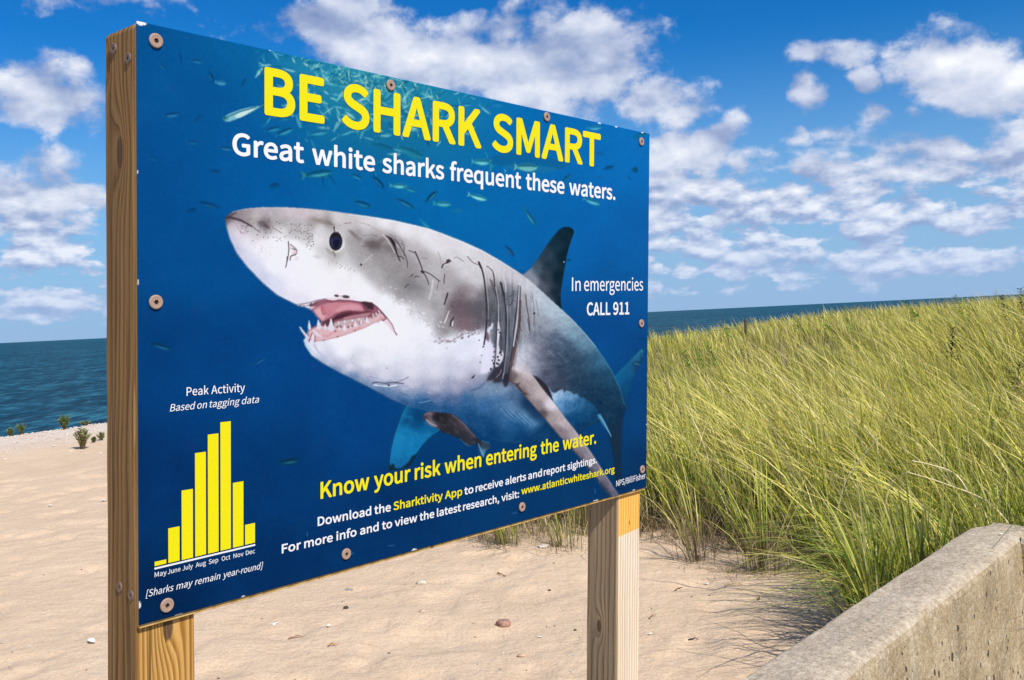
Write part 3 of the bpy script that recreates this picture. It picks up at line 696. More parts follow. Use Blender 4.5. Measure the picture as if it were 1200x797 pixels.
    L(E_, [(760, 400), (850, 430), (960, 470), (1060, 520)], .8, (200, 196, 192), .5, .6)
    for _ in range(105):
        u, v = r.uniform(850, 1120), r.uniform(265, 470)
        if v > 330 + (u - 850) * .55 or v < 262 + (u - 850) * .02:
            continue
        cv.blob(255 + u / 9.97, 235 + v / 9.97, .5, .42, 0, (86, 78, 72), r.uniform(.35, .75), bm)
    for u, v in [(1100, 420), (1105, 450), (1115, 480), (1120, 510), (1095, 530), (1080, 570), (1110, 400), (1050, 450), (1010, 455), (950, 440), (912, 432), (650, 432), (590, 435), (535, 430), (785, 425), (730, 440), (690, 470), (410, 472), (460, 400), (560, 380), (620, 370), (740, 330), (690, 250), (720, 270), (840, 380), (860, 355)]:
        cv.blob(255 + u / 9.97, 235 + v / 9.97, .7, .6, 0, (84, 74, 70), .75, bm)
    for _ in range(60):
        u, v = r.uniform(340, 620), r.uniform(210, 360)
        cv.blob(255 + u / 9.97, 235 + v / 9.97, .5, .45, 0, (92, 78, 78), r.uniform(.2, .6), bm)
    for _ in range(40):
        u, v = r.uniform(265, 360), r.uniform(285, 385)
        cv.blob(255 + u / 9.97, 235 + v / 9.97, .5, .45, 0, (110, 74, 92), r.uniform(.3, .7), bm)
    for _ in range(40):
        u, v = r.uniform(430, 640), r.uniform(500, 640)
        cv.blob(255 + u / 9.97, 235 + v / 9.97, .4, .4, 0, (150, 140, 146), r.uniform(.2, .6), bm)
    for _ in range(45):
        u, v = r.uniform(-10, 75), r.uniform(230, 500)
        cv.blob(360 + u / 9.97, 240 + v / 9.97, .5, .45, 0, (80, 72, 68), r.uniform(.3, .7), bm)
    for u, v in [(345, 685), (385, 700), (380, 740), (440, 740), (480, 765), (548, 770), (505, 745), (400, 720), (690, 590), (628, 568), (612, 435), (380, 240), (718, 237)]:
        cv.blob(360 + u / 9.97, 240 + v / 9.97, .6, .55, 0, (110, 100, 96), .8, bm)
    # brow and cheek shading marks
    cv.blob(377, 259.5, 11, 2.6, 12, (150, 134, 126), .5, bm, soft=1.2)
    cv.blob(387, 262, 5, 1.6, 30, (128, 112, 104), .45, bm, soft=1.2)
    cv.blob(413, 273.5, 5.5, 2., 38, (128, 112, 110), .6, bm, soft=1.2)
    cv.blob(419, 279, 5, 2.2, 25, (140, 124, 122), .5, bm, soft=1.2)
    cv.blob(437, 287, 9, 4.5, 10, (112, 96, 98), .65, bm, soft=1.1)
    cv.blob(446, 282, 6, 3, -30, (128, 112, 112), .55, bm, soft=1.1)
    cv.blob(457, 291, 8, 3.4, 20, (132, 118, 116), .5, bm, soft=1.2)
    cv.blob(385, 294, 5, 2., 45, (160, 146, 138), .5, bm, soft=1.2)
    cv.blob(372, 301, 5, 2., 10, (196, 190, 186), .5, bm, soft=1.2)
    cv.blob(484, 336, 9, 4, 10, (138, 134, 136), .5, bm, soft=1.2)
    cv.blob(520, 375, 7, 5, 10, (160, 156, 156), .4, bm, soft=1.2)
    # eye
    cv.blob(393.6, 283.2, 9.0, 12.4, 0, (226, 222, 219), .55, bm, soft=.5)
    L(F_, [(430, 430), (425, 490), (380, 535), (330, 548)], 1.2, (244, 242, 240), .7, .5)
    cv.blob(393.3, 282.8, 7.7, 10.9, 0, (34, 24, 30), 1., bm, soft=.14)
    cv.blob(393.6, 284.4, 5.4, 6.6, 0, (40, 44, 92), .75, bm, soft=.5)
    cv.blob(394.2, 285.6, 4.3, 5.0, 0, (20, 14, 30), .9, bm, soft=.4)
    L(F_, [(290, 395), (280, 440), (300, 490)], .9, (96, 104, 156), .8, .5)
    L(F_, [(385, 430), (378, 480), (345, 515)], .7, (72, 76, 124), .8, .5)
    L(F_, [(300, 525), (335, 532), (370, 525)], .6, (150, 90, 80), .5, .4)
    L(F_, [(300, 318), (335, 305), (370, 325)], .8, (96, 82, 80), .6, .4)
    L(F_, [(312, 262), (316, 300)], 1.7, (40, 28, 30), .95, .35, w1=1.1)
    L(F_, [(325, 280), (345, 310)], .9, (236, 226, 236), .8, .35)
    L(F_, [(295, 550), (312, 560), (325, 600)], 1.1, (84, 66, 62), .7, .5)
    # nostril
    L(E_, [(825, 480), (832, 560), (825, 640), (808, 720), (795, 780)], 1.1, (54, 34, 36), .9, .35, w1=.9)
    L(E_, [(815, 660), (805, 740)], 1.6, (60, 34, 38), .7, .4, w1=.5)
    L(E_, [(850, 515), (895, 550), (925, 580), (922, 620)], 1.3, (120, 92, 88), .8, .5)
    L(E_, [(860, 560), (905, 575)], 1.3, (70, 48, 48), .7, .5)
    L(E_, [(918, 600), (905, 635), (870, 640), (850, 660), (845, 700)], 1.6, (56, 32, 36), .9, .4, w1=.8)
    cv.blob(345, 296, 3., 2.2, -10, (226, 196, 204), .9, bm, soft=.5)
    cv.blob(340.5, 291.5, 1.8, 3., 0, (216, 208, 208), .6, bm)
    cv.blob(347.5, 303, 3, 2., -30, (216, 190, 196), .5, bm, soft=1.)
    # scars and scratches on the head
    cv.poly(Z(*F_, [(912, 355), (945, 368), (985, 388), (1010, 415), (1030, 455), (1036, 500), (1050, 560), (1068, 610), (1095, 675), (1068, 640), (1040, 575), (1015, 500), (985, 450), (955, 400)]), (44, 28, 32), .95, .35, bm)
    L(F_, [(1068, 600), (1100, 608), (1128, 632)], 1., (60, 44, 46), .8)
    L(F_, [(880, 350), (920, 390), (985, 490), (1020, 560)], .8, (242, 236, 236), .7, .4)
    L(F_, [(1020, 400), (1075, 470), (1110, 530), (1150, 600), (1168, 670), (1172, 735)], .8, (72, 56, 56), .85)
    L(F_, [(1130, 490), (1128, 560), (1135, 600)], .8, (80, 62, 62), .7)
    L(F_, [(950, 345), (1000, 370), (1060, 440)], .5, (110, 94, 92), .7)
    L(F_, [(1080, 405), (1130, 440)], .5, (110, 94, 92), .7)
    L(F_, [(1100, 450), (1135, 475)], .9, (84, 66, 66), .7)
    L(F_, [(1035, 460), (1070, 500)], .8, (240, 234, 236), .7)
    L(F_, [(430, 220), (470, 215), (510, 210)], .8, (128, 96, 92), .6, .4)
    L(F_, [(600, 205), (700, 230), (790, 280), (870, 330)], .5, (150, 138, 136), .7)
    L(F_, [(650, 360), (715, 355), (760, 350), (820, 370)], .6, (130, 116, 114), .7)
    L(F_, [(780, 365), (815, 375)], .5, (110, 98, 96), .7)
    L(F_, [(640, 480), (680, 492)], .6, (100, 84, 82), .7)
    L(F_, [(760, 580), (700, 640), (640, 690)], .6, (226, 220, 218), .75)
    cv.blob(360 + 628 / 9.97, 240 + 700 / 9.97, 1.4, 1.3, 0, (62, 50, 50), .9, bm)
    L(F_, [(245, 660), (260, 720)], .5, (190, 184, 180), .8)
    L(G_, [(190, 240), (225, 245), (248, 262)], 1., (70, 54, 56), .85)
    L(G_, [(262, 250), (285, 300), (315, 370), (340, 440), (352, 490), (385, 530), (405, 580), (425, 635)], 1.5, (52, 36, 40), .92, .35, w1=.8)
    L(G_, [(330, 480), (380, 485), (440, 510), (495, 550), (552, 598)], 1., (60, 44, 46), .9)
    cv.blob(460 + 350 / 9.97, 270 + 485 / 9.97, 2.2, 1.6, 30, (52, 36, 40), .85, bm)
    L(G_, [(250, 550), (275, 535), (308, 540)], .9, (74, 58, 60), .85)
    L(G_, [(208, 540), (240, 515)], .9, (74, 58, 60), .85)
    L(G_, [(142, 672), (165, 645), (190, 630)], .9, (74, 58, 60), .85)
    L(G_, [(340, 320), (410, 330)], .6, (130, 116, 116), .7)
    L(G_, [(530, 255), (555, 310), (562, 370)], .6, (150, 138, 138), .8)
    L(G_, [(575, 435), (590, 400), (625, 385), (650, 355)], 1.6, (66, 52, 54), .9)
    cv.poly(Z(*G_, [(630, 345), (655, 332), (690, 360), (660, 375), (640, 390), (620, 385)]), (72, 58, 60), .9, .4, bm)
    L(G_, [(600, 415), (612, 395), (640, 395)], .9, (240, 236, 238), .7)
    L(G_, [(598, 440), (605, 480)], .6, (160, 148, 150), .8)
    L(G_, [(610, 510), (600, 570), (602, 620)], .9, (78, 60, 62), .85)
    L(G_, [(535, 600), (515, 700)], .7, (120, 104, 104), .8)
    L(G_, [(645, 735), (628, 797)], 1.4, (70, 54, 56), .9)
    L(G_, [(715, 320), (745, 312), (775, 325), (830, 365)], .8, (130, 116, 118), .75)
    L(G_, [(870, 305), (940, 378), (1000, 400)], .9, (96, 78, 80), .8)
    L(G_, [(1005, 370), (1020, 420), (1045, 465)], 2., (60, 44, 48), .9, .4, w1=1.)
    L(G_, [(470, 590), (455, 700), (430, 797)], 2.6, (232, 228, 230), .45, 1.)
    # dark scars on the flank
    L(I_, [(162, 25), (150, 65), (138, 110)], 1.5, (56, 40, 44), .9)
    L(I_, [(172, 165), (155, 215), (138, 255)], 1.1, (240, 238, 240), .9)
    L(I_, [(210, 212), (188, 245), (182, 278)], 1.6, (50, 34, 40), .9)
    L(I_, [(203, 245), (198, 275)], 1.4, (244, 240, 244), .9)
    L(I_, [(190, 120), (200, 130)], .9, (70, 54, 58), .8)
    # purple grey bruise above the white
    cv.blob(539, 364, 12, 13, 0, (118, 92, 102), .45, bm, soft=1.2)
    cv.blob(553, 360, 11, 8, 10, (106, 98, 108), .45, bm, soft=1.2)
    cv.blob(546, 382, 12, 7, 10, (138, 104, 114), .5, bm, soft=1.2)
    # the white of the throat: jagged edge up to the gills
    wp = Z(*I_, [(60, 330), (75, 370), (100, 400), (140, 380), (185, 392), (222, 388), (250, 352), (285, 330), (318, 322), (330, 342), (372, 330), (405, 325), (420, 350), (440, 380), (452, 420), (440, 520), (415, 620), (390, 700), (250, 680), (120, 640), (60, 560), (20, 450)])
    wf = colour_field([(510, 395, (234, 232, 238)), (520, 405, (230, 230, 238)), (540, 395, (226, 228, 240)), (560, 392, (228, 230, 242)), (555, 410, (224, 226, 240)), (530, 430, (220, 218, 234)), (560, 430, (214, 211, 232)), (510, 425, (226, 223, 234)), (565, 440, (186, 182, 210))], (500, 370, 590, 450), soft=6)
    cv.put(poly_mask(wp, .5), wf, .0, bm)
    edge = Z(*I_, [(60, 395), (100, 404), (140, 384), (185, 396), (222, 392), (250, 356), (285, 334), (318, 326), (330, 346), (372, 334), (405, 329), (420, 354), (440, 384), (452, 420), (446, 480), (430, 470), (300, 480), (160, 470), (60, 470)])
    Yc = ((np.arange(PH) + .5) / PS + PY0)[:, None]
    cv.put(poly_mask(edge, .4), wf, .9, bm * np.clip((411 - Yc) / 16., 0, 1).astype(np.float32))
    for u, v, w_ in [(275, 372, 2.0), (325, 362, 1.6), (408, 390, 1.), (440, 440, 1.4), (428, 510, .9), (416, 563, 1.), (360, 678, 1.6), (155, 452, .6), (215, 380, 1.6), (95, 380, 2.)]:
        cv.blob(500 + u / 6.64, 340 + v / 6.64, w_, w_ * .7, -40, (130, 112, 120) if w_ > 1.4 and u < 330 else (64, 50, 60), .8, bm)
    for _ in range(26):
        u = r.uniform(60, 250); v = 395 - max(0, u - 180) * .45 + r.normal(0, 10)
        cv.blob(500 + u / 6.64, 340 + v / 6.64, r.uniform(.5, 1.6), r.uniform(.4, 1.2), r.uniform(0, 90), (170, 164, 168), .6, bm)
    for _ in range(150):         # broken edge between grey and white
        u = r.uniform(55, 410)
        v = np.interp(u, [55, 100, 140, 185, 222, 250, 285, 318, 330, 372, 410], [392, 402, 382, 394, 390, 354, 332, 324, 344, 332, 328])
        if r.random() < .5:
            cv.blob(500 + u / 6.64, 340 + (v + r.uniform(0, 16)) / 6.64, r.uniform(.4, 1.5), r.uniform(.3, .9), r.uniform(-60, 30), (148, 134, 140), r.uniform(.3, .8), bm)
        else:
            cv.blob(500 + u / 6.64, 340 + (v - r.uniform(0, 20)) / 6.64, r.uniform(.5, 1.8), r.uniform(.3, 1.), r.uniform(-80, 0), (226, 224, 234), r.uniform(.3, .85), bm)
    for _ in range(110):         # and across the cheek
        t = r.random()
        x = np.interp(t, [0, .3, .6, 1], [448, 468, 488, 512]); y = np.interp(t, [0, .3, .6, 1], [338, 352, 366, 388])
        cv.blob(x + r.normal(0, 5), y + r.normal(0, 4), r.uniform(.5, 2.4), r.uniform(.4, 1.3), r.uniform(20, 70), [(176, 172, 172), (240, 238, 240)][r.integers(2)], r.uniform(.15, .5), bm, soft=.8)
    # white between first gill slits
    cv.poly(Z(*I_, [(455, 400), (470, 378), (490, 400), (505, 405), (520, 440), (528, 480), (520, 520), (522, 590), (495, 630), (462, 650), (412, 650), (424, 590), (440, 500)]), (224, 221, 238), .92, 1.1, bm)
    cv.poly(Z(*I_, [(470, 320), (480, 290), (500, 280), (508, 250), (518, 268), (510, 300), (492, 312), (488, 350), (500, 400), (480, 395)]), (226, 224, 238), .85, .45, bm)
    cv.poly(Z(*I_, [(545, 250), (558, 240), (572, 310), (566, 360), (558, 420), (568, 470), (590, 470), (598, 500), (590, 545), (560, 590), (535, 602), (545, 480)]), (226, 224, 236), .9, .45, bm)
    for u, v in [(555, 310), (565, 330), (570, 490), (552, 520), (560, 545), (580, 505), (545, 570), (575, 480), (556, 575), (522, 440), (525, 480), (520, 520), (518, 572), (498, 615), (510, 548)]:
        cv.blob(500 + u / 6.64, 340 + v / 6.64, r.uniform(.7, 1.6), r.uniform(.7, 1.6), r.uniform(0, 90), (62, 48, 58), .85, bm)
    cv.poly(Z(*I_, [(462, 320), (478, 330), (490, 370), (482, 402), (460, 385), (448, 372)]), (96, 72, 76), .7, .7, bm)
    # dark foot of the gills
    cv.poly(Z(*I_, [(462, 715), (480, 670), (510, 640), (530, 600), (560, 600), (590, 560), (605, 590), (600, 660), (580, 715), (530, 720), (490, 700)]), (54, 48, 62), .85, .8, bm)
    cv.poly(Z(*I_, [(588, 700), (600, 660), (640, 640), (640, 700), (630, 735), (612, 760), (598, 735)]), (40, 36, 50), .9, .8, bm)
    L(I_, [(540, 680), (570, 650), (580, 620)], .8, (190, 180, 192), .8)
    L(I_, [(500, 712), (520, 700)], .8, (200, 196, 210), .6)
    L(I_, [(600, 580), (598, 640), (590, 690)], 1., (196, 194, 206), .8)
    L(I_, [(410, 610), (395, 660)], .8, (196, 190, 214), .8)
    L(I_, [(350, 780), (410, 760), (450, 720)], 1.4, (70, 90, 136), .5, .9)
    # gill slits
    for pts, w_ in [([(8, 45), (25, 85), (42, 160), (52, 260), (60, 360), (58, 440), (50, 520), (40, 590)], 1.7),
                    ([(60, 70), (100, 105), (112, 200), (128, 290), (130, 400), (126, 500), (120, 640), (108, 740)], 1.2),
                    ([(150, 175), (168, 240), (182, 330), (190, 430), (188, 540), (182, 640), (168, 780)], 1.5),
                    ([(270, 200), (262, 320), (245, 440), (235, 560), (225, 640), (215, 700)], 1.2),
                    ([(280, 205), (278, 330), (280, 430), (262, 520), (245, 600), (225, 680), (215, 790)], 1.6)]:
        cv.line(smooth_poly(Z(*J_, pts), 3, False), w_, (40, 32, 40), .88, .45, bm)
    for pts, w_, c, o in [([(275, 205), (270, 330), (262, 430), (248, 520), (236, 600)], 1.7, (206, 206, 216), .85),
                          ([(118, 210), (134, 300), (136, 430), (132, 500), (126, 600), (116, 730)], 1., (226, 224, 234), .7),
                          ([(196, 330), (198, 430), (194, 560), (188, 640), (172, 790)], 1.2, (170, 174, 188), .7),
                          ([(50, 160), (64, 260), (70, 350), (66, 420)], 1., (196, 190, 196), .5),
                          ([(65, 75), (95, 88), (118, 130)], 1., (226, 220, 224), .7),
                          ([(170, 140), (184, 190), (186, 240)], 1.2, (222, 216, 222), .7),
                          ([(282, 300), (276, 420), (270, 520), (255, 590), (235, 680), (225, 790)], 3.2, (112, 86, 84), .7),
                          ([(240, 230), (235, 290), (215, 330), (195, 325)], .9, (76, 78, 90), .8),
                          ([(235, 260), (210, 270)], .9, (76, 78, 90), .7), ([(225, 290), (245, 300)], .8, (76, 78, 90), .7),
                          ([(318, 260), (326, 340), (340, 430), (346, 500)], 1., (70, 62, 66), .85), ([(330, 420), (345, 500)], .6, (60, 54, 60), .8),
                          ([(360, 250), (372, 330), (375, 400), (373, 470)], .8, (110, 106, 114), .8), ([(386, 290), (398, 350), (405, 400)], .7, (120, 116, 124), .7),
                          ([(270, 430), (290, 500)], .8, (80, 64, 66), .8)]:
        cv.line(Z(*J_, pts), w_, c, o, .45, bm)
    cv.blob(560 + 375 / 5.69, 300 + 383 / 5.69, 1.3, 1.3, 0, (44, 38, 46), .9, bm)
    cv.poly(Z(*J_, [(145, 175), (160, 180), (165, 215), (180, 260), (178, 290), (165, 260), (155, 215)]), (52, 42, 48), .9, .4, bm)
    cv.poly(Z(*J_, [(75, 150), (95, 165), (108, 215), (128, 270), (118, 275), (100, 225), (88, 185)]), (84, 72, 76), .7, .5, bm)
    for _ in range(70):          # short fine scratches down the flank
        u, v = r.uniform(20, 420), r.uniform(120, 500)
        if v < 60 + u * .55:
            continue
        a = math.radians(r.normal(82, 12)); l = r.uniform(2, 9)
        x, y = 560 + u / 5.69, 300 + v / 5.69
        cv.line([(x, y), (x + l * math.cos(a), y + l * math.sin(a))], r.uniform(.3, .7), [(80, 76, 86), (206, 204, 214)][r.integers(2)], r.uniform(.12, .35), .35, bm)
    for _ in range(90):          # and over the head
        x, y = r.uniform(400, 600), r.uniform(265, 350)
        a = math.radians(r.normal(60, 35)); l = r.uniform(1.5, 6)
        cv.line([(x, y), (x + l * math.cos(a), y + l * math.sin(a))], r.uniform(.3, .55), [(140, 128, 130), (228, 222, 224)][r.integers(2)], r.uniform(.06, .2), .35, bm)
    for _ in range(60):          # sheen streaks along the back
        x, y = r.uniform(600, 690), r.uniform(340, 420)
        l = r.uniform(4, 16); a = math.radians(r.normal(47, 6))
        cv.line([(x, y), (x + l * math.cos(a), y + l * math.sin(a))], r.uniform(.5, 1.6), [(196, 206, 220), (90, 100, 122)][r.integers(2)], r.uniform(.06, .2), .6, bm)
    # white throat details
    L(L_, [(430, 243), (460, 238), (500, 246), (545, 240), (610, 246)], 1.2, (76, 62, 84), .8, .5)
    L(L_, [(440, 255), (490, 262), (540, 262), (570, 256)], 1.6, (240, 240, 246), .8, .6)
    cv.blob(350 + 525 / 4.98, 400 + 256 / 4.98, 1.6, 1.2, 20, (84, 36, 46), .9, bm)
    L(L_, [(560, 240), (610, 225), (640, 208)], .9, (110, 96, 128), .7, .5)
    L(L_, [(590, 300), (620, 310), (650, 325)], .8, (70, 96, 150), .7, .5)
    L(L_, [(700, 360), (740, 352), (770, 345)], 1., (150, 190, 220), .6, .5)
    L(L_, [(770, 325), (790, 315), (830, 310)], .8, (120, 120, 164), .6, .5)
    L(L_, [(880, 205), (840, 245)], .7, (160, 156, 186), .7, .5)
    L(L_, [(1010, 215), (1025, 200)], 1.3, (60, 48, 58), .9, .4)
    L(L_, [(1000, 290), (1046, 275)], 1., (110, 108, 146), .6, .5)
    L(L_, [(318, 80), (305, 110)], .7, (170, 162, 172), .7, .5)
    L(L_, [(310, 120), (345, 150), (400, 180), (460, 205)], 2.2, (196, 188, 206), .6, 1.2)
    cv.blob(350 + 515 / 4.98, 400 + 158 / 4.98, 2., 1., -20, (178, 172, 182), .7, bm)
    L(L_, [(90, 20), (110, 60), (160, 110), (210, 135)], 2.2, (190, 192, 216), .7, 1.2)
    for _ in range(46):
        t = r.random(); u = 240 + t * 560; v = 178 + t * 150 + r.normal(0, 14)
        cv.line(Z(*L_, [(u, v), (u + r.uniform(8, 40), v + r.uniform(0, 16))]), r.uniform(.4, 1.3), [(110, 130, 180), (206, 206, 226), (150, 156, 196)][r.integers(3)], r.uniform(.15, .5), .5, bm)
    # folds on the blue belly
    for i in range(9):
        t = i / 8.
        L(C_, [(980 + 14 * i, 590 + 4 * i), (1010 + 14 * i, 625 + 3 * i), (1050 + 12 * i, 655 + 2 * i)], .8, (20, 84, 140) if i % 2 else (150, 190, 220), .4, .6)
    # pectoral shadow on the belly
    cv.blob(622, 478, 16, 7, 52, (18, 48, 84), .55, bm, soft=1.2)
    # punchier ink on the skin: darker greys, cleaner whites
    lum = cv.a.mean(-1, keepdims=True)
    g = np.clip((lum - .12) / .4, 0, 1)
    k = np.clip(lum + (lum - .70) * .24 * g * g * (3 - 2 * g), .02, .97) / np.maximum(lum, .02)
    cv.a += (np.clip(cv.a * k, 0, .985) - cv.a) * np.maximum(bm, dm)[..., None]
    # ---- mouth
    mouth = Z(*H_, [(190, 262), (160, 235), (175, 205), (235, 165), (330, 145), (420, 158), (500, 150), (590, 150), (690, 172), (760, 168), (830, 180), (900, 235), (960, 300), (1000, 355), (965, 385), (930, 372), (850, 408), (740, 462), (640, 498), (560, 528), (470, 556), (380, 575), (310, 594), (245, 598), (215, 612), (185, 585), (150, 600), (130, 560), (150, 480), (225, 430), (300, 395), (240, 330)])
    cv.poly(mouth, (150, 92, 104), 1., .4)
    mm = full_mask(mouth, .4)

    def M(pts, col, op=1., soft=.4):
        cv.poly(Z(*H_, pts), col, op, soft, mm)

    def ML(pts, w, col, op=.9, soft=.35, w1=None):
        cv.line(Z(*H_, pts), w, col, op, soft, mm, w1)
    M([(200, 262), (260, 220), (360, 185), (480, 178), (600, 178), (700, 195), (760, 250), (740, 275), (640, 272), (560, 262), (500, 262), (420, 310), (360, 350), (300, 385), (250, 330)], (206, 134, 146), 1, .7)
    M([(430, 270), (520, 215), (620, 195), (700, 215), (730, 245), (640, 262), (560, 258), (480, 290)], (222, 158, 168), .9, 1.)
    M([(210, 262), (260, 240), (300, 250), (330, 320), (310, 372), (260, 335)], (224, 178, 182), .9, .8)
    M([(280, 215), (330, 220), (345, 270), (310, 318), (290, 270)], (206, 116, 128), .8, .8)
    ML([(300, 225), (295, 270), (312, 312), (345, 295)], 1., (150, 58, 72), .8, .5)
    ML([(370, 265), (390, 282), (360, 330)], .9, (176, 96, 108), .7, .5)
    M([(700, 172), (760, 165), (830, 180), (860, 215), (850, 262), (800, 250), (760, 215)], (62, 36, 46), .95, .6)
    M([(740, 200), (790, 250), (830, 262), (770, 275), (740, 240)], (112, 62, 70), .8, .6)
    M([(430, 330), (500, 285), (600, 268), (720, 280), (820, 270), (850, 285), (780, 300), (690, 320), (600, 330), (520, 350), (430, 360)], (104, 50, 62), .9, .6)
    M([(400, 360), (450, 330), (540, 300), (640, 290), (560, 325), (480, 360), (420, 375)], (70, 32, 44), .9, .6)
    M([(530, 345), (640, 318), (760, 298), (830, 290), (800, 320), (700, 335), (600, 352), (530, 366)], (196, 142, 150), .85, .6)
    M([(300, 395), (360, 360), (430, 370), (430, 450), (360, 440), (300, 430)], (84, 46, 56), .9, .7)
    M([(420, 430), (430, 400), (540, 370), (650, 355), (760, 335), (760, 370), (660, 395), (560, 420), (440, 445)], (206, 188, 188), .9, .7)
    M([(150, 490), (220, 450), (300, 435), (430, 440), (560, 420), (680, 395), (780, 360), (880, 300), (960, 300), (985, 350), (930, 372), (850, 408), (740, 462), (640, 498), (560, 528), (470, 556), (380, 575), (310, 594), (245, 598), (150, 595)], (232, 196, 198), .9, .7)
    for pts in [[(440, 440), (500, 428), (520, 450)], [(560, 440), (630, 420), (640, 440)], [(690, 405), (745, 390), (745, 410)]]:
        M(pts + [(pts[0][0] + 20, pts[0][1] + 16)], (110, 70, 76), .85, .5)
    for x, y in [(395, 520), (440, 500), (480, 480), (360, 545), (470, 545), (320, 540), (650, 480), (700, 455), (940, 350)]:
        cv.blob(345 + x / 9.23, 335 + y / 9.23, 2.6, 1.3, -25, (226, 150, 156), .7, mm, soft=1.)
    for x, y in [(465, 552), (655, 488), (318, 590), (440, 490), (600, 440), (545, 470), (880, 320), (905, 285)]:
        cv.blob(345 + x / 9.23, 335 + y / 9.23, 1.1, .9, -25, (96, 56, 60), .75, mm)
    M([(800, 330), (830, 310), (900, 290), (880, 330), (830, 350)], (120, 80, 86), .7, .6)
    # corner of the mouth
    cv.line(Z(*H_, [(830, 180), (900, 235), (960, 300), (1010, 360), (1055, 420), (1080, 490), (1105, 530)]), 1.2, (96, 40, 58), .9, .45, bm)
    cv.poly(Z(*H_, [(960, 390), (1010, 360), (1060, 430), (1100, 530), (1040, 470), (1000, 420)]), (232, 200, 208), .7, .9, bm)
    ML([(920, 250), (960, 310), (1000, 360)], 1.4, (120, 72, 80), .7)
    cv.line(Z(*H_, [(900, 400), (930, 365), (990, 355)]), 1., (190, 150, 150), .7, .5, bm)
    # upper lip and gum line
    cv.line(Z(*H_, [(20, 205), (90, 195), (170, 180), (250, 155), (340, 140)]), 1.4, (120, 96, 118), .7, .5, bm)
    cv.line(Z(*H_, [(60, 212), (130, 218), (180, 205), (240, 190)]), 1.3, (92, 62, 80), .85, .5)
    cv.line(Z(*H_, [(340, 152), (390, 168), (450, 160), (490, 150), (560, 160), (640, 165), (710, 175)]), 1.1, (120, 66, 84), .9, .4)
    cv.line(Z(*H_, [(345, 138), (420, 140), (480, 138), (560, 142), (640, 150)]), 1.6, (236, 206, 218), .8, .6, bm)
    for pts in [[(100, 208), (140, 210), (145, 245)], [(150, 225), (235, 225), (190, 250)], [(25, 200), (60, 206), (42, 222)], [(60, 205), (95, 208), (80, 232)]]:
        cv.poly(Z(*H_, pts), (230, 222, 232), .9, .35)
    cv.poly(Z(*H_, [(168, 190), (190, 185), (180, 215), (168, 218)]), (66, 44, 44), .9, .35)
    cv.blob(345 + 455 / 9.23, 335 + 108 / 9.23, 2.8, 1.5, 10, (66, 50, 50), .9, bm)
    cv.blob(345 + 555 / 9.23, 335 + 118 / 9.23, 4.4, 1.9, 6, (66, 50, 50), .9, bm)
    cv.blob(345 + 500 / 9.23, 335 + 112 / 9.23, 2.4, 1.3, 4, (190, 180, 180), .6, bm)
    # teeth
    teeth = [[(50, 438), (66, 446), (100, 490), (160, 560), (150, 585), (110, 540), (75, 490)], [(155, 370), (166, 395), (182, 460), (165, 480), (148, 470), (150, 410)], [(255, 358), (272, 390), (296, 460), (262, 470), (240, 465), (246, 400)],
             [(190, 470), (210, 485), (250, 515), (300, 550), (300, 560), (235, 535)], [(195, 520), (205, 530), (212, 612), (180, 600)], [(392, 350), (408, 385), (432, 470), (395, 490), (360, 470), (378, 400)],
             [(540, 415), (550, 450), (570, 480), (540, 490), (515, 470)], [(660, 380), (672, 420), (680, 440), (640, 448), (645, 410)], [(778, 325), (792, 360), (818, 402), (780, 400), (768, 385)], [(845, 298), (862, 330), (850, 345)], [(905, 260), (930, 292), (915, 300)],
             [(540, 375), (550, 372), (552, 400), (540, 405)], [(480, 432), (488, 455), (500, 478), (470, 482)], [(600, 410), (608, 436), (622, 452), (592, 458)], [(720, 362), (730, 392), (742, 412), (708, 420)], [(880, 285), (892, 312), (878, 325)],
             [(330, 408), (340, 440), (352, 470), (318, 468)], [(470, 385), (480, 383), (484, 408), (470, 412)], [(620, 366), (630, 364), (632, 388), (620, 390)], [(690, 352), (700, 350), (702, 372), (690, 374)]]
    for t in teeth:
        cv.poly(Z(*H_, t), (228, 224, 236), .97, .3)
        c = np.mean(np.array(t), 0)
        cv.line(Z(*H_, [(np.array(t[0]) * .8 + c * .2), c]), .8, (252, 250, 252), .8, .4)
    cv.line(Z(*H_, [(190, 510), (165, 570), (155, 610)]), .8, (84, 40, 56), .85, .35)
    cv.line(Z(*H_, [(225, 540), (222, 600)]), .9, (150, 90, 108), .8, .4)
    cv.line(Z(*H_, [(110, 575), (130, 640), (180, 700), (250, 770)]), 1.6, (150, 196, 230), .55, .8, bm)
    cv.line(Z(*H_, [(215, 640), (260, 710), (330, 775)]), 1.6, (190, 186, 208), .6, 1.1, bm)
    # ---- remora under the belly
    rm = smooth_poly(REMORA, 3)
    f = colour_field([(497, 489, (70, 46, 60)), (503, 486, (110, 84, 100)), (510, 490, (30, 18, 26)), (520, 488, (44, 26, 32)), (505, 495, (120, 108, 124)), (530, 490, (62, 44, 50)), (540, 498, (66, 50, 60)), (525, 503, (44, 34, 46)), (550, 508, (52, 44, 58)), (540, 510, (40, 36, 56)), (560, 518, (36, 38, 60)), (570, 522, (30, 62, 100)), (567, 532, (60, 140, 190)), (548, 498, (84, 66, 76))], (490, 480, 580, 540), soft=3)
    f = f * .5 + f.mean(-1, keepdims=True) * .5
    cv.put(poly_mask(rm, .5), f, 1)
    rmm = full_mask(rm, .5)
    for _ in range(140):
        x, y = r.uniform(512, 565), r.uniform(484, 524)
        cv.line([(x, y), (x + r.uniform(1, 5), y + r.uniform(1, 5))], r.uniform(.4, 1.), [(120, 110, 118), (24, 22, 30), (80, 74, 84)][r.integers(3)], r.uniform(.2, .55), .4, rmm)
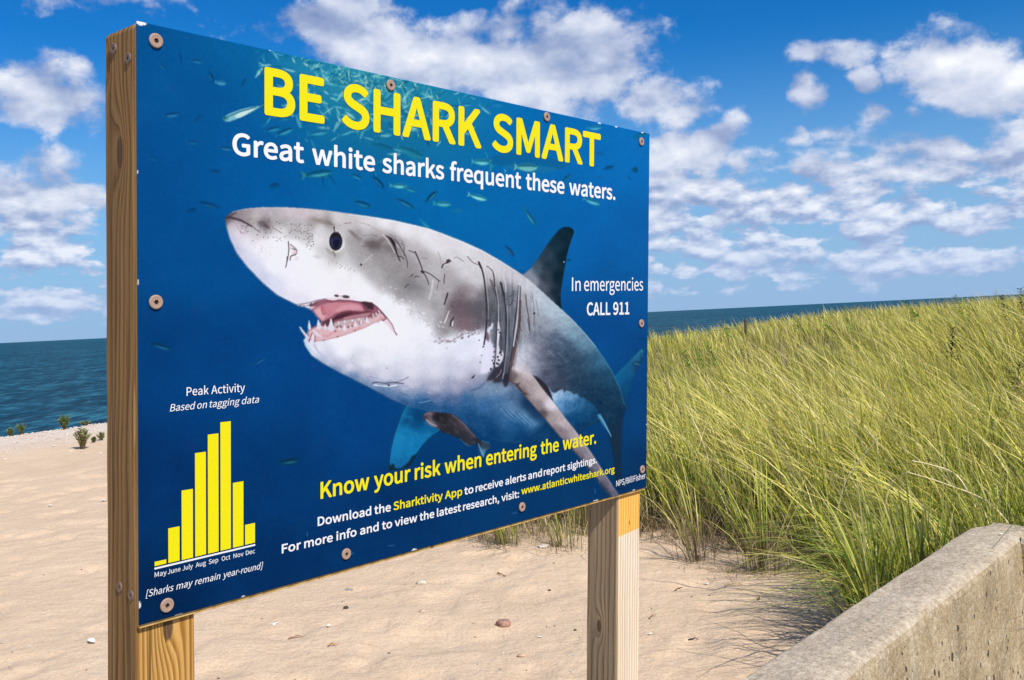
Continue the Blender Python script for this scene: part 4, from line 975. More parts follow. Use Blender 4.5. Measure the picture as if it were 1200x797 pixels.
    cv.line(Z(*L_, [(745, 458), (770, 480), (800, 494)]), 1.6, (172, 158, 176), .85, .5, rmm)
    cv.line(Z(*L_, [(735, 430), (760, 418), (775, 425)]), 1.2, (150, 104, 120), .8, .5, rmm)
    cv.line(Z(*L_, [(895, 430), (960, 480), (1030, 560)]), 1.1, (150, 150, 176), .5, .6, rmm)
    cv.line(Z(*D_, [(425, 425), (445, 470)]), 1.4, (90, 180, 226), .7, .5)
    cv.line(Z(*D_, [(440, 412), (470, 420)]), 1., (60, 150, 200), .6, .5)
    cv.line(Z(*D_, [(350, 404), (378, 430), (395, 432)]), 1., (60, 130, 180), .6, .5)
    # ---- pelvic fin, near pectoral
    cv.poly(PELVIC, (70, 142, 182), .85, .5)
    cv.line(Z(*K_, [(575, 362), (600, 400), (638, 475)]), .9, (150, 200, 220), .8, .4)
    cv.poly(Z(*K_, [(205, 140), (235, 150), (270, 180), (295, 215), (312, 255), (315, 285), (290, 262), (262, 220), (235, 182)]), (30, 26, 32), .95, .8)
    cv.poly(Z(*K_, [(240, 165), (270, 195), (290, 230), (275, 230), (255, 205)]), (70, 50, 50), .6, .8)
    pc = smooth_poly(PECT, 3)
    f = colour_field([(600, 440, (120, 96, 92)), (598, 446, (92, 74, 74)), (607, 430, (226, 222, 226)), (616, 436, (206, 192, 192)), (606, 448, (172, 146, 140)), (622, 452, (186, 166, 162)), (612, 460, (130, 108, 106)), (634, 462, (196, 178, 176)), (630, 475, (150, 128, 126)), (645, 474, (226, 216, 224)), (645, 490, (176, 154, 150)), (636, 486, (96, 74, 76)), (660, 495, (196, 178, 180)), (655, 505, (140, 120, 124)), (675, 515, (186, 168, 174)), (668, 522, (112, 96, 108)), (690, 535, (150, 136, 150)), (680, 540, (92, 84, 104)), (704, 555, (124, 116, 138)), (695, 560, (60, 64, 88)), (715, 570, (112, 108, 134)), (708, 574, (52, 58, 86)), (723, 580, (96, 96, 124))], (590, 420, 735, 590), soft=3.5)
    f = f * .55 + f.mean(-1, keepdims=True) * np.array([1.02, .98, 1.0], np.float32) * .45
    cv.put(poly_mask(pc, .5), f, 1)
    pm = full_mask(pc, .5)
    sk2 = vnoise(2.5, 31, 3)
    cv.a += (sk2 * pm)[..., None] * np.array([.035, .03, .03], np.float32)
    # streaks along the fin
    for _ in range(120):
        t = r.random(); off = r.uniform(-9, 9)
        x = 603 + t * 115 + off * .75; y = 440 + t * 132 - off * .6
        l = r.uniform(3, 14)
        cv.line([(x, y), (x + l * .66, y + l * .76)], r.uniform(.4, 1.2), [(208, 198, 200), (120, 104, 108), (92, 78, 84)][r.integers(3)], r.uniform(.06, .24), .45, pm)
    cv.line(Z(*K_, [(85, 175), (110, 197), (160, 252), (230, 332), (300, 412), (350, 472)]), 2.4, (66, 46, 50), .6, .8, pm)
    cv.poly(Z(*K_, [(100, 175), (120, 185), (140, 178), (130, 195), (150, 225), (180, 245), (160, 250), (120, 210)]), (60, 44, 48), .8, .7, pm)
    cv.line(Z(*K_, [(330, 300), (400, 392), (470, 490), (560, 622), (640, 740)]), 1.2, (206, 196, 206), .45, .8, pm)
    cv.line(Z(*K_, [(560, 690), (575, 715), (570, 740)]), .9, (150, 146, 170), .7, .4, pm)
    cv.line(Z(*K_, [(420, 540), (480, 610), (560, 710), (640, 800)]), 1.8, (40, 44, 66), .6, .8, pm)
    cv.blob(609, 427.5, 8, 4.5, 25, (206, 203, 212), .8, None, soft=1.2)
    cv.blob(618, 433, 6, 3.2, 30, (196, 190, 198), .6, None, soft=1.2)
    cv.line([(603, 408), (600, 420), (598, 432), (597.5, 446)], 3.4, (96, 76, 76), .7, .9)
    cv.line([(606, 412), (604, 422), (602, 432)], 1.6, (140, 122, 122), .6, .8)
    cv.line([(596.5, 430), (596, 446)], 1.4, (44, 36, 44), .8, .6)
    np.clip(cv.a, 0, 1, out=cv.a)
    sil = bm.copy()
    for p in (lf, ds, smooth_poly(TAIL_UP, 3), np.array(TAIL_LO), rm, pc, np.array(PELVIC), np.array(mouth)):
        sil = np.maximum(sil, full_mask(p, .3))
    for t in teeth:
        sil = np.maximum(sil, full_mask(Z(*H_, t), .3))
    return sil


def print_picture():
    cv = Canvas()
    paint_water(cv)
    paint_school(cv)
    sil = paint_shark(cv)
    return np.clip(cv.a, 0, 1), sil
# ---------------------------------------------------------------- helpers
def tag(o, label=None, cat=None, group=None, kind=None):
    if label: o['label'] = label
    if cat: o['category'] = cat
    if group: o['group'] = group
    if kind: o['kind'] = kind
    return o


def link(name, mesh, mat=None, parent=None):
    o = bpy.data.objects.new(name, mesh)
    COL.objects.link(o)
    if mat is not None and not mesh.materials:
        mesh.materials.append(mat)
    if parent is not None:
        o.parent = parent
    return o


def empty(name, matrix):
    o = bpy.data.objects.new(name, None)
    o.empty_display_size = .1
    COL.objects.link(o)
    o.matrix_world = matrix
    return o


def mesh_np(name, V, F, colors=None, smooth=False, cname='ink'):
    """mesh from numpy: V (n,3), F list of arrays (m,k)"""
    me = bpy.data.meshes.new(name)
    V = np.asarray(V, np.float32)
    F = [np.asarray(f, np.int32) for f in (F if isinstance(F, list) else [F])]
    loops = np.concatenate([f.ravel() for f in F])
    tot = np.concatenate([np.full(len(f), f.shape[1], np.int32) for f in F])
    start = np.concatenate([[0], np.cumsum(tot)[:-1]]).astype(np.int32)
    me.vertices.add(len(V)); me.vertices.foreach_set('co', V.ravel())
    me.loops.add(len(loops)); me.loops.foreach_set('vertex_index', loops)
    me.polygons.add(len(tot)); me.polygons.foreach_set('loop_start', start); me.polygons.foreach_set('loop_total', tot)
    if smooth:
        me.polygons.foreach_set('use_smooth', np.ones(len(tot), bool))
    me.update(calc_edges=True)
    if colors is not None:
        ca = me.color_attributes.new(cname, 'FLOAT_COLOR', 'POINT')
        c4 = np.ones((len(V), 4), np.float32); c4[:, :3] = colors
        ca.data.foreach_set('color', c4.ravel())
    return me


def from_bm(name, bm, smooth=False):
    me = bpy.data.meshes.new(name)
    bmesh.ops.recalc_face_normals(bm, faces=bm.faces)
    bm.to_mesh(me); bm.free()
    if smooth:
        me.polygons.foreach_set('use_smooth', np.ones(len(me.polygons), bool))
    return me


def bm_box(bm, x0, x1, y0, y1, z0, z1, bevel=0., seg=2):
    r = bmesh.ops.create_cube(bm, size=1.)
    for v in r['verts']:
        v.co = Vector((x0 + (v.co.x + .5) * (x1 - x0), y0 + (v.co.y + .5) * (y1 - y0), z0 + (v.co.z + .5) * (z1 - z0)))
    if bevel:
        es = {e for v in r['verts'] for e in v.link_edges}
        bmesh.ops.bevel(bm, geom=list(es), offset=bevel, segments=seg, affect='EDGES', profile=.6)


def lin(c):
    c = np.asarray(c, float)
    return np.where(c <= .04045, c / 12.92, ((c + .055) / 1.055) ** 2.4)


def L8(*c):
    return tuple(float(x) for x in lin(np.array(c) / 255.)) + (1.,)


def mat_new(name):
    m = bpy.data.materials.new(name)
    m.use_nodes = True
    T = NT(m.node_tree)
    T.n.clear()
    b = T.add('ShaderNodeBsdfPrincipled')
    o = T.add('ShaderNodeOutputMaterial')
    T.l.new(b.outputs[0], o.inputs[0])
    return m, T, b


def set_in(T, b, **kw):
    names = {'color': 'Base Color', 'rough': 'Roughness', 'spec': 'Specular IOR Level', 'normal': 'Normal', 'metal': 'Metallic'}
    for k, v in kw.items():
        T._in(b.inputs[names[k]], v)


def bump(T, h, strength=.5, dist=.01, normal=None):
    nd = T.add('ShaderNodeBump', {'Height': h, 'Strength': strength, 'Distance': dist})
    if normal is not None:
        T.l.new(normal, nd.inputs['Normal'])
    return nd.outputs[0]


def fbm2(x, y, seed, octaves=4, freq=1., gain=.5):
    """value noise fbm on arrays, about -1..1"""
    r = np.random.default_rng(seed)
    tab = r.uniform(-1, 1, (256, 256))
    out = np.zeros(np.shape(x)); amp = 1.; tot = 0.
    for o in range(octaves):
        fx = x * freq + 17.3 * o; fy = y * freq + 9.1 * o
        ix = np.floor(fx).astype(int); iy = np.floor(fy).astype(int)
        tx = fx - ix; ty = fy - iy
        tx = tx * tx * (3 - 2 * tx); ty = ty * ty * (3 - 2 * ty)
        g = lambda a, b: tab[b % 256, a % 256]
        out = out + amp * ((g(ix, iy) * (1 - tx) + g(ix + 1, iy) * tx) * (1 - ty) + (g(ix, iy + 1) * (1 - tx) + g(ix + 1, iy + 1) * tx) * ty)
        tot += amp; amp *= gain; freq *= 2
    return out / tot * 1.5


def sstep(x, a, b):
    t = np.clip((np.asarray(x, float) - a) / (b - a), 0, 1)
    return t * t * (3 - 2 * t)


def seg_dist(x, y, poly):
    """distance to a polyline"""
    best = np.full(np.shape(x), 1e9)
    for (ax, ay), (bx, by) in zip(poly[:-1], poly[1:]):
        dx, dy = bx - ax, by - ay
        t = np.clip(((x - ax) * dx + (y - ay) * dy) / (dx * dx + dy * dy + 1e-12), 0, 1)
        best = np.minimum(best, np.hypot(x - ax - t * dx, y - ay - t * dy))
    return best


def inside(x, y, poly):
    x = np.asarray(x, float); y = np.asarray(y, float)
    ins = np.zeros(x.shape, bool)
    n = len(poly)
    for i in range(n):
        ax, ay = poly[i]; bx, by = poly[(i + 1) % n]
        if ay == by:
            continue
        c = ((ay > y) != (by > y)) & (x < (bx - ax) * (y - ay) / (by - ay) + ax)
        ins ^= c
    return ins
# ---------------------------------------------------------------- ground, sea, wall
SH_A = np.array([-8.09, 14.7]); SH_D = np.array([.92, 1.72]); SH_D = SH_D / np.linalg.norm(SH_D)
SH_N = np.array([-SH_D[1], SH_D[0]])        # towards the sea
WALL_Z = EYE - .95
_wa, _wb = gp(862, 797, WALL_Z), gp(1146, 611, WALL_Z)
WD = (_wb - _wa)[:2]; WD = WD / np.linalg.norm(WD)
WN = np.array([WD[1], -WD[0]])              # towards the camera's side
W_WIDTH = float(np.dot((gp(982, 797, WALL_Z) - _wa)[:2], WN))
W_END = float(np.dot((_wb - _wa)[:2], WD))
LOW_Z = -.28                                # paving on the camera's side of the wall

GRASS_FRONT = [tuple(gp(*p)[:2]) for p in [(300, 440), (400, 470), (470, 540), (520, 605), (548, 640), (625, 638), (700, 626), (760, 638), (830, 648), (900, 656), (955, 662), (995, 682)]]
_we = (_wa[:2] + WD * (W_END + .0) - WN * .03)
GRASS_POLY = GRASS_FRONT + [tuple(_wa[:2] + WD * (W_END - .95) - WN * .10), tuple(_we + WD * .06), tuple(_we + WN * 3.2 + WD * .06), (30., 12.), (40., 60.), (10., 60.), (-1., 30.)]


def shore_s(x, y):
    return (x - SH_A[0]) * SH_N[0] + (y - SH_A[1]) * SH_N[1]


def dune_h(x, y):
    ins = inside(x, y, GRASS_POLY)
    df = seg_dist(x, y, GRASS_FRONT)
    az = np.degrees(np.arctan2(x, np.maximum(y, .1)))
    H = .30 + .60 * np.clip((az - 6) / 24., 0, 1.1)
    h = H * sstep(df, -.5, 9.5) * ins
    return h * sstep(-shore_s(x, y), 1., 7.)


def wall_coords(x, y):
    a = (x - _wa[0]) * WD[0] + (y - _wa[1]) * WD[1]
    b = (x - _wa[0]) * WN[0] + (y - _wa[1]) * WN[1]
    return a, b


def ground_z(x, y, detail=True):
    x = np.asarray(x, float); y = np.asarray(y, float)
    s = shore_s(x, y)
    z = -.13 * np.log1p(np.exp(np.clip(s * 1.2, -30, 60))) / 1.2 * 1.6
    z = np.maximum(z, -4.)
    z = z + dune_h(x, y)
    z = z + .05 * sstep(s, -5, -1) * (1 - sstep(s, 0, 2))
    if detail:
        d = np.hypot(x, y)
        f = 1 - sstep(d, 12, 22)
        z = z + fbm2(x, y, 3, 2, 1.1) * .014 * sstep(d, 1.5, 4)
        z = z + (fbm2(x, y, 4, 2, 4.0) * .006 - .018 * sstep(fbm2(x, y, 6, 2, 4.6), .10, .7) + fbm2(x * .55 + y * .2, y * 1.5, 5, 2, 6.) * .0028) * f
    a, b = wall_coords(x, y)
    near = sstep(b, W_WIDTH * .35, W_WIDTH * .65) * (1 - sstep(a, W_END - .12, W_END - .06))
    return z * (1 - near) + LOW_Z * near


def axis(fine0, fine1, step, lo, hi, grow=1.16):
    v = list(np.arange(fine0, fine1 + step / 2, step))
    s = step
    while v[-1] < hi:
        s *= grow; v.append(v[-1] + s)
    s = step; w = []
    c = fine0
    while c > lo:
        s *= grow; c -= s; w.append(c)
    return np.array(w[::-1] + v)


def build_ground():
    xs = axis(-5., 4.2, .034, -90, 110)
    ys = axis(.9, 9.6, .034, -60, 160)
    X, Y = np.meshgrid(xs, ys)
    Zv = ground_z(X, Y)
    V = np.stack([X.ravel(), Y.ravel(), Zv.ravel()], 1)
    nx, ny = len(xs), len(ys)
    i = np.arange(nx * ny).reshape(ny, nx)
    F = np.stack([i[:-1, :-1].ravel(), i[:-1, 1:].ravel(), i[1:, 1:].ravel(), i[1:, :-1].ravel()], 1)
    # where litter of dead grass darkens the sand, where the berm is stony, where the paving is
    ins = inside(X, Y, GRASS_POLY)
    df = seg_dist(X, Y, GRASS_FRONT)
    litter = np.where(ins, sstep(df, -.05, .9), 0)
    s = shore_s(X, Y)
    stony = sstep(s, -3.6, -1.6) * (1 - sstep(s, .5, 2)) * (.65 + .35 * fbm2(X, Y, 9, 3, 1.5))
    a, b = wall_coords(X, Y)
    pave = ((b > W_WIDTH * .5) & (a < W_END - .1)).astype(float)
    colr = np.stack([litter.ravel(), np.clip(stony, 0, 1).ravel(), pave.ravel()], 1)
    me = mesh_np('sand_ground', V, F, colr, True, 'zones')
    m, T, bs = mat_new('dry beach sand')
    tc = T.add('ShaderNodeTexCoord').outputs['Object']
    z = T.add('ShaderNodeVertexColor', layer_name='zones').outputs[0]
    zs = T.add('ShaderNodeSeparateColor', {0: z}).outputs
    big = T.noise(tc, .9, 4, .6)
    mid = T.noise(tc, 7., 5, .6)
    fine = T.noise(tc, 420., 2, .7)
    grain = T.noise(tc, 160., 3, .75)
    c = T.ramp(T.m('ADD', T.m('MULTIPLY', big, .5), T.m('MULTIPLY', mid, .5)), [(.30, (.55, .383, .240)), (.5, (.635, .455, .296)), (.72, (.69, .515, .35))])
    c = T.mix(T.rng(fine, .30, .70, .0, .55), c, T.mix(T.rng(fine, .46, .54), (.36, .25, .15, 1), (.78, .66, .50, 1)))
    c = T.mix(T.rng(grain, .62, .75, 0., .55), c, (.30, .21, .14, 1))
    spk = T.noise(tc, 75., 3, .65); spk2 = T.noise(tc, 27., 4, .6)
    c = T.mix(T.rng(spk, .54, .68, 0., .38), c, (.36, .245, .145, 1))
    c = T.mix(T.rng(spk, .44, .32, 0., .40), c, (.80, .64, .46, 1))
    c = T.mix(T.rng(spk2, .55, .70, 0., .30), c, (.42, .29, .175, 1))
    # scattered dark and white grit
    v1 = T.vor(tc, 55., 'F1'); v1c = T.vor(tc, 55., 'F1', 1)
    sel = T.add('ShaderNodeSeparateColor', {0: v1c}).outputs
    dot = T.m('MULTIPLY', T.rng(v1, .10, .16, 1., 0.), T.rng(sel[0], .90, .905))
    c = T.mix(T.m('MULTIPLY', dot, .85), c, T.mix(T.rng(sel[1], .5, .52), (.12, .09, .07, 1), (.80, .76, .70, 1)))
    v2 = T.vor(tc, 17., 'F1'); v2c = T.vor(tc, 17., 'F1', 1)
    sel2 = T.add('ShaderNodeSeparateColor', {0: v2c}).outputs
    dot2 = T.m('MULTIPLY', T.rng(v2, .10, .15, 1., 0.), T.rng(sel2[0], .93, .935))
    c = T.mix(T.m('MULTIPLY', dot2, .8), c, T.mix(T.rng(sel2[1], .55, .57), (.20, .14, .10, 1), (.74, .66, .58, 1)))
    # stony berm and grass litter
    vb = T.vor(tc, 9., 'F1'); vbc = T.vor(tc, 9., 'F1', 1)
    sb = T.add('ShaderNodeSeparateColor', {0: vbc}).outputs
    peb = T.m('MULTIPLY', T.rng(vb, .25, .40, 1., 0.), T.rng(sb[0], .55, .6))
    c = T.mix(T.m('MULTIPLY', T.m('MULTIPLY', peb, zs[1]), 1.0), c, T.mix(sb[1], (.50, .40, .32, 1), (.80, .76, .72, 1)))
    c = T.mix(T.m('MULTIPLY', zs[1], .7), c, T.mix(T.noise(tc, 14., 4, .7), (.50, .42, .35, 1), (.86, .79, .72, 1)))
    lit = T.noise(T.vm('MULTIPLY', tc, (40., 90., 40.)), 1., 4, .7)
    c = T.mix(T.m('MULTIPLY', zs[0], T.rng(lit, .3, .6, .45, .9)), c, T.mix(T.rng(lit, .4, .62), (.10, .07, .04, 1), (.33, .25, .15, 1)))
    pv = T.mix(T.noise(tc, 60., 4, .7), (.22, .20, .18, 1), (.40, .37, .33, 1))
    c = T.mix(zs[2], c, pv)
    h = T.m('ADD', T.m('MULTIPLY', T.m('ADD', T.noise(tc, 11., 4, .55), T.m('MULTIPLY', T.noise(tc, 34., 3, .6), .35)), .016), T.m('MULTIPLY', T.noise(tc, 90., 3, .6), .0022))
    h = T.m('ADD', h, T.m('MULTIPLY', T.noise(tc, 300., 2, .6), .0012))
    h = T.m('ADD', h, T.m('MULTIPLY', T.noise(T.vm('MULTIPLY', tc, (6., 16., 1.)), 1., 2, .5), .006))
    set_in(T, bs, color=c, rough=.95, spec=.15, normal=bump(T, h, .85, 1.0))
    o = link('sand_ground', me, m)
    tag(o, kind='structure')


def build_sea():
    rad = [0.]
    r = 6.
    while r < 30000:
        rad.append(r); r *= 1.16
    n = 128
    V = [(0, 0, 0)]
    for r in rad[1:]:
        for k in range(n):
            a = 2 * math.pi * k / n
            V.append((r * math.cos(a), r * math.sin(a), 0))
    F3 = [(0, 1 + k, 1 + (k + 1) % n) for k in range(n)]
    F4 = []
    for i in range(len(rad) - 2):
        b0, b1 = 1 + i * n, 1 + (i + 1) * n
        for k in range(n):
            F4.append((b0 + k, b1 + k, b1 + (k + 1) % n, b0 + (k + 1) % n))
    me = mesh_np('sea', V, [np.array(F3), np.array(F4)], None, True)
    m, T, bs = mat_new('sea water')
    tc = T.add('ShaderNodeTexCoord').outputs['Object']
    st = T.vm('MULTIPLY', tc, (1.9, .62, 1.))
    w1 = T.noise(st, 1., 4, .62, .4)
    w2 = T.noise(T.vm('MULTIPLY', tc, (.42, .13, 1.)), 1., 4, .6, .4)
    w3 = T.noise(T.vm('MULTIPLY', tc, (.06, .03, 1.)), 1., 3, .6)
    h = T.m('ADD', T.m('MULTIPLY', w1, .40), T.m('MULTIPLY', w2, .5))
    patch = T.noise(T.vm('MULTIPLY', tc, (.006, .02, 1.)), 1., 4, .55)
    mixn = T.m('ADD', T.m('MULTIPLY', w1, .55), T.m('ADD', T.m('MULTIPLY', w2, .30), T.m('MULTIPLY', w3, .15)))
    c = T.ramp(mixn, [(.40, (.001, .020, .036)), (.5, (.004, .062, .100)), (.585, (.035, .19, .26))])
    c = T.mix(T.rng(patch, .35, .65, .0, .4), c, (.003, .042, .072, 1))
    nrm = bump(T, h, 1., 1.4)
    df = T.add('ShaderNodeBsdfDiffuse', {'Color': c, 'Normal': nrm})
    gl = T.add('ShaderNodeBsdfGlossy', {'Color': (.9, .95, 1, 1), 'Roughness': .22, 'Normal': nrm})
    ms = T.add('ShaderNodeMixShader', {0: .10, 1: df.outputs[0], 2: gl.outputs[0]})
    T.l.new(ms.outputs[0], [n for n in T.n if n.type == 'OUTPUT_MATERIAL'][0].inputs[0])
    T.n.remove(bs)
    o = link('sea', me, m)
    o.location = (0, 0, -1.25)
    tag(o, kind='structure')


def concrete_mat(name):
    m, T, bs = mat_new(name)
    tc = T.add('ShaderNodeTexCoord').outputs['Object']     # x along the wall, y across, z up
    geo = T.add('ShaderNodeNewGeometry')
    sx = T.add('ShaderNodeSeparateXYZ', {0: tc}).outputs
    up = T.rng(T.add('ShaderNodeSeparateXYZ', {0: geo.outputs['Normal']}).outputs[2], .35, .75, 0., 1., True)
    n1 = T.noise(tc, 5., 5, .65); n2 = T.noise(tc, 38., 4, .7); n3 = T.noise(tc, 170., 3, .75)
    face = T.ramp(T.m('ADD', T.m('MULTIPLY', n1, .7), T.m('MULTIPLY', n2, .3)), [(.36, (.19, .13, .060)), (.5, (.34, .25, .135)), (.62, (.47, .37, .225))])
    # formwork streaks running down the face, rusty and pale
    stk = T.noise(T.vm('MULTIPLY', tc, (16., 1., 1.3)), 1., 4, .65)
    face = T.mix(T.rng(stk, .52, .68, 0., .4), face, (.25, .185, .085, 1))
    face = T.mix(T.rng(stk, .44, .32, 0., .35), face, (.55, .50, .42, 1))
    wht = T.noise(T.vm('MULTIPLY', tc, (19., 1., 2.6)), 1., 4, .7)
    face = T.mix(T.rng(wht, .66, .78, 0., .5), face, (.68, .65, .60, 1))
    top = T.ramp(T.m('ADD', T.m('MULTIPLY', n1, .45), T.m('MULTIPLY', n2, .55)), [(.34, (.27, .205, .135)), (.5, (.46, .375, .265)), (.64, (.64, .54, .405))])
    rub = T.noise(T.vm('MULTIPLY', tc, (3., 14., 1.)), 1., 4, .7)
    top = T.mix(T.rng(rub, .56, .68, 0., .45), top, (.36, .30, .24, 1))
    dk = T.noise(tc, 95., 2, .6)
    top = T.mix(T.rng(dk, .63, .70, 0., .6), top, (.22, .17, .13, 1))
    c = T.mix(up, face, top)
    c = T.mix(T.rng(n3, .35, .7, 0., .38), c, T.mix(T.rng(n3, .48, .54), (.16, .12, .08, 1), (.70, .60, .47, 1)))
    ag = T.noise(tc, 62., 3, .62); ag2 = T.noise(tc, 24., 5, .65)
    c = T.mix(T.rng(ag, .56, .70, 0., .55), c, (.19, .145, .095, 1))
    c = T.mix(T.rng(ag, .43, .31, 0., .50), c, (.72, .63, .51, 1))
    c = T.mix(T.rng(ag2, .54, .70, 0., .45), c, T.mix(up, (.24, .17, .07, 1), (.34, .26, .18, 1)))
    # a sandy rough band along the arris
    # air holes left by the formwork
    hv = T.vm('MULTIPLY', T.vm('ADD', tc, T.vm('SCALE', T.noise(tc, 60., 2, .5, out=1), .012)), (1., 0., .78))
    hole = None
    for sc_, lo_, hi_, th in ((24., .10, .30, .14), (41., .12, .30, .16)):
        vd = T.vor(hv, sc_, 'F1'); vc = T.add('ShaderNodeSeparateColor', {0: T.vor(hv, sc_, 'F1', 1)}).outputs
        rad = T.rng(T.m('POWER', vc[1], 2.), 0., 1., lo_, hi_)
        patchy = T.rng(T.noise(tc, 3.2, 2, .5), .4, .6, .0, .34)
        hk = T.m('MULTIPLY', T.m('LESS_THAN', vd, rad), T.m('LESS_THAN', vc[0], T.m('ADD', patchy, th)))
        hole = hk if hole is None else T.m('MAXIMUM', hole, hk)
    hole = T.m('MULTIPLY', hole, T.m('SUBTRACT', 1., T.rng(up, .0, .3)))
    c = T.mix(T.m('MULTIPLY', hole, .9), c, (.05, .04, .03, 1))
    h = T.m('ADD', T.m('MULTIPLY', n1, .010), T.m('ADD', T.m('MULTIPLY', ag, .006), T.m('MULTIPLY', n3, .0022)))
    h = T.m('SUBTRACT', h, T.m('MULTIPLY', hole, .008))
    set_in(T, bs, color=c, rough=.9, spec=.2, normal=bump(T, h, .9, 1.0))
    return m


def build_wall():
    """a cast concrete retaining wall; it turns a corner at its far end"""
    prof = [(-.005, -.7), (.0, -.05), (.000, WALL_Z - .016), (.004, WALL_Z - .005), (.013, WALL_Z), (.06, WALL_Z + .002), (.11, WALL_Z + .002), (.155, WALL_Z), (W_WIDTH - .034, WALL_Z - .003),
            (W_WIDTH - .018, WALL_Z - .009), (W_WIDTH - .007, WALL_Z - .021), (W_WIDTH - .001, WALL_Z - .036), (W_WIDTH + .006, WALL_Z - .20), (W_WIDTH + .014, LOW_Z + .2), (W_WIDTH + .02, -.7)]
    r = np.random.default_rng(4)
    def run(a0, a1, step, chip_end):
        L = np.arange(a0, a1 + step * .5, step)
        L[-1] = a1
        P = []
        for a in L:
            for b, z in prof:
                n = fbm2(np.array([a * 9 + b * 40]), np.array([z * 14 + 3.3]), 8, 4, 1.)[0]
                n2 = fbm2(np.array([a * 2.2 + 11]), np.array([b * 30 + z * 3]), 18, 3, 1.)[0]
                db, dz = n * .0035, n2 * .0025
                if z > WALL_Z - .04:
                    e = fbm2(np.array([a * 14.]), np.array([b * 50]), 28, 3, 1.)[0]
                    dz -= max(0, e - .35) * .006
                    db -= max(0, e - .35) * .008 * (1 if b > .1 else -1)
                if chip_end and a > a1 - .10 and z > WALL_Z - .07 and b < .05:
                    k = (a - (a1 - .10)) / .10
                    db += k * .028; dz -= k * .02
                P.append((a, b + db, z + dz))
        return np.array(P), len(L)
    V, n = run(-3.6, W_END, .014, True)
    k = len(prof)
    F = []
    for i in range(n - 1):
        for j in range(k - 1):
            a = i * k + j
            F.append((a, a + k, a + k + 1, a + 1))
    F = [np.array(F)]
    # far end cap, and the return going right
    V = list(map(tuple, V))
    cap = list(range((n - 1) * k, n * k))
    me = None
    bm = bmesh.new()
    vs = [bm.verts.new(v) for v in V]
    for f in F[0]:
        bm.faces.new([vs[i] for i in f])
    bm.faces.new([vs[i] for i in cap])
    # return leg along +b, top slightly lower and earth-covered
    m = 40
    prev = None
    for i in range(m + 1):
        b = W_WIDTH - .004 + i * .08
        e = .004 * fbm2(np.array([b * 9]), np.array([2.2]), 5, 3)[0]
        ring = [bm.verts.new((W_END - .002, b, -.7)), bm.verts.new((W_END - .004, b, WALL_Z - .02 + e)), bm.verts.new((W_END - .02, b, WALL_Z - .006 + e)),
                bm.verts.new((W_END - .16, b, WALL_Z - .008 + e)), bm.verts.new((W_END - .185, b, WALL_Z - .03 + e)), bm.verts.new((W_END - .19, b, -.7))]
        if prev:
            for j in range(5):
                bm.faces.new([prev[j], ring[j], ring[j + 1], prev[j + 1]])
        prev = ring
    bm.faces.new(prev)
    me = from_bm('concrete_wall', bm)
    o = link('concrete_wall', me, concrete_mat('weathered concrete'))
    o.matrix_world = Matrix([[WD[0], WN[0], 0, _wa[0]], [WD[1], WN[1], 0, _wa[1]], [0, 0, 1, 0], [0, 0, 0, 1]])
    # WD x WN points down, so the frame is mirrored: bake it into the mesh instead
    me.transform(o.matrix_world)
    o.matrix_world = Matrix.Identity(4)
    bmx = bmesh.new(); bmx.from_mesh(me); bmesh.ops.recalc_face_normals(bmx, faces=bmx.faces); bmx.to_mesh(me); bmx.free()
    # keep the along-wall frame for the streaks: rotate the object instead of the mesh
    ang = math.atan2(WD[1], WD[0])
    M = Matrix.Translation((_wa[0], _wa[1], 0)) @ Matrix.Rotation(ang, 4, 'Z')
    me.transform(M.inverted())
    o.matrix_world = M
    tag(o, 'low weathered concrete retaining wall with pitted side and pale top edging the sand', 'wall')


build_ground()
build_sea()
build_wall()
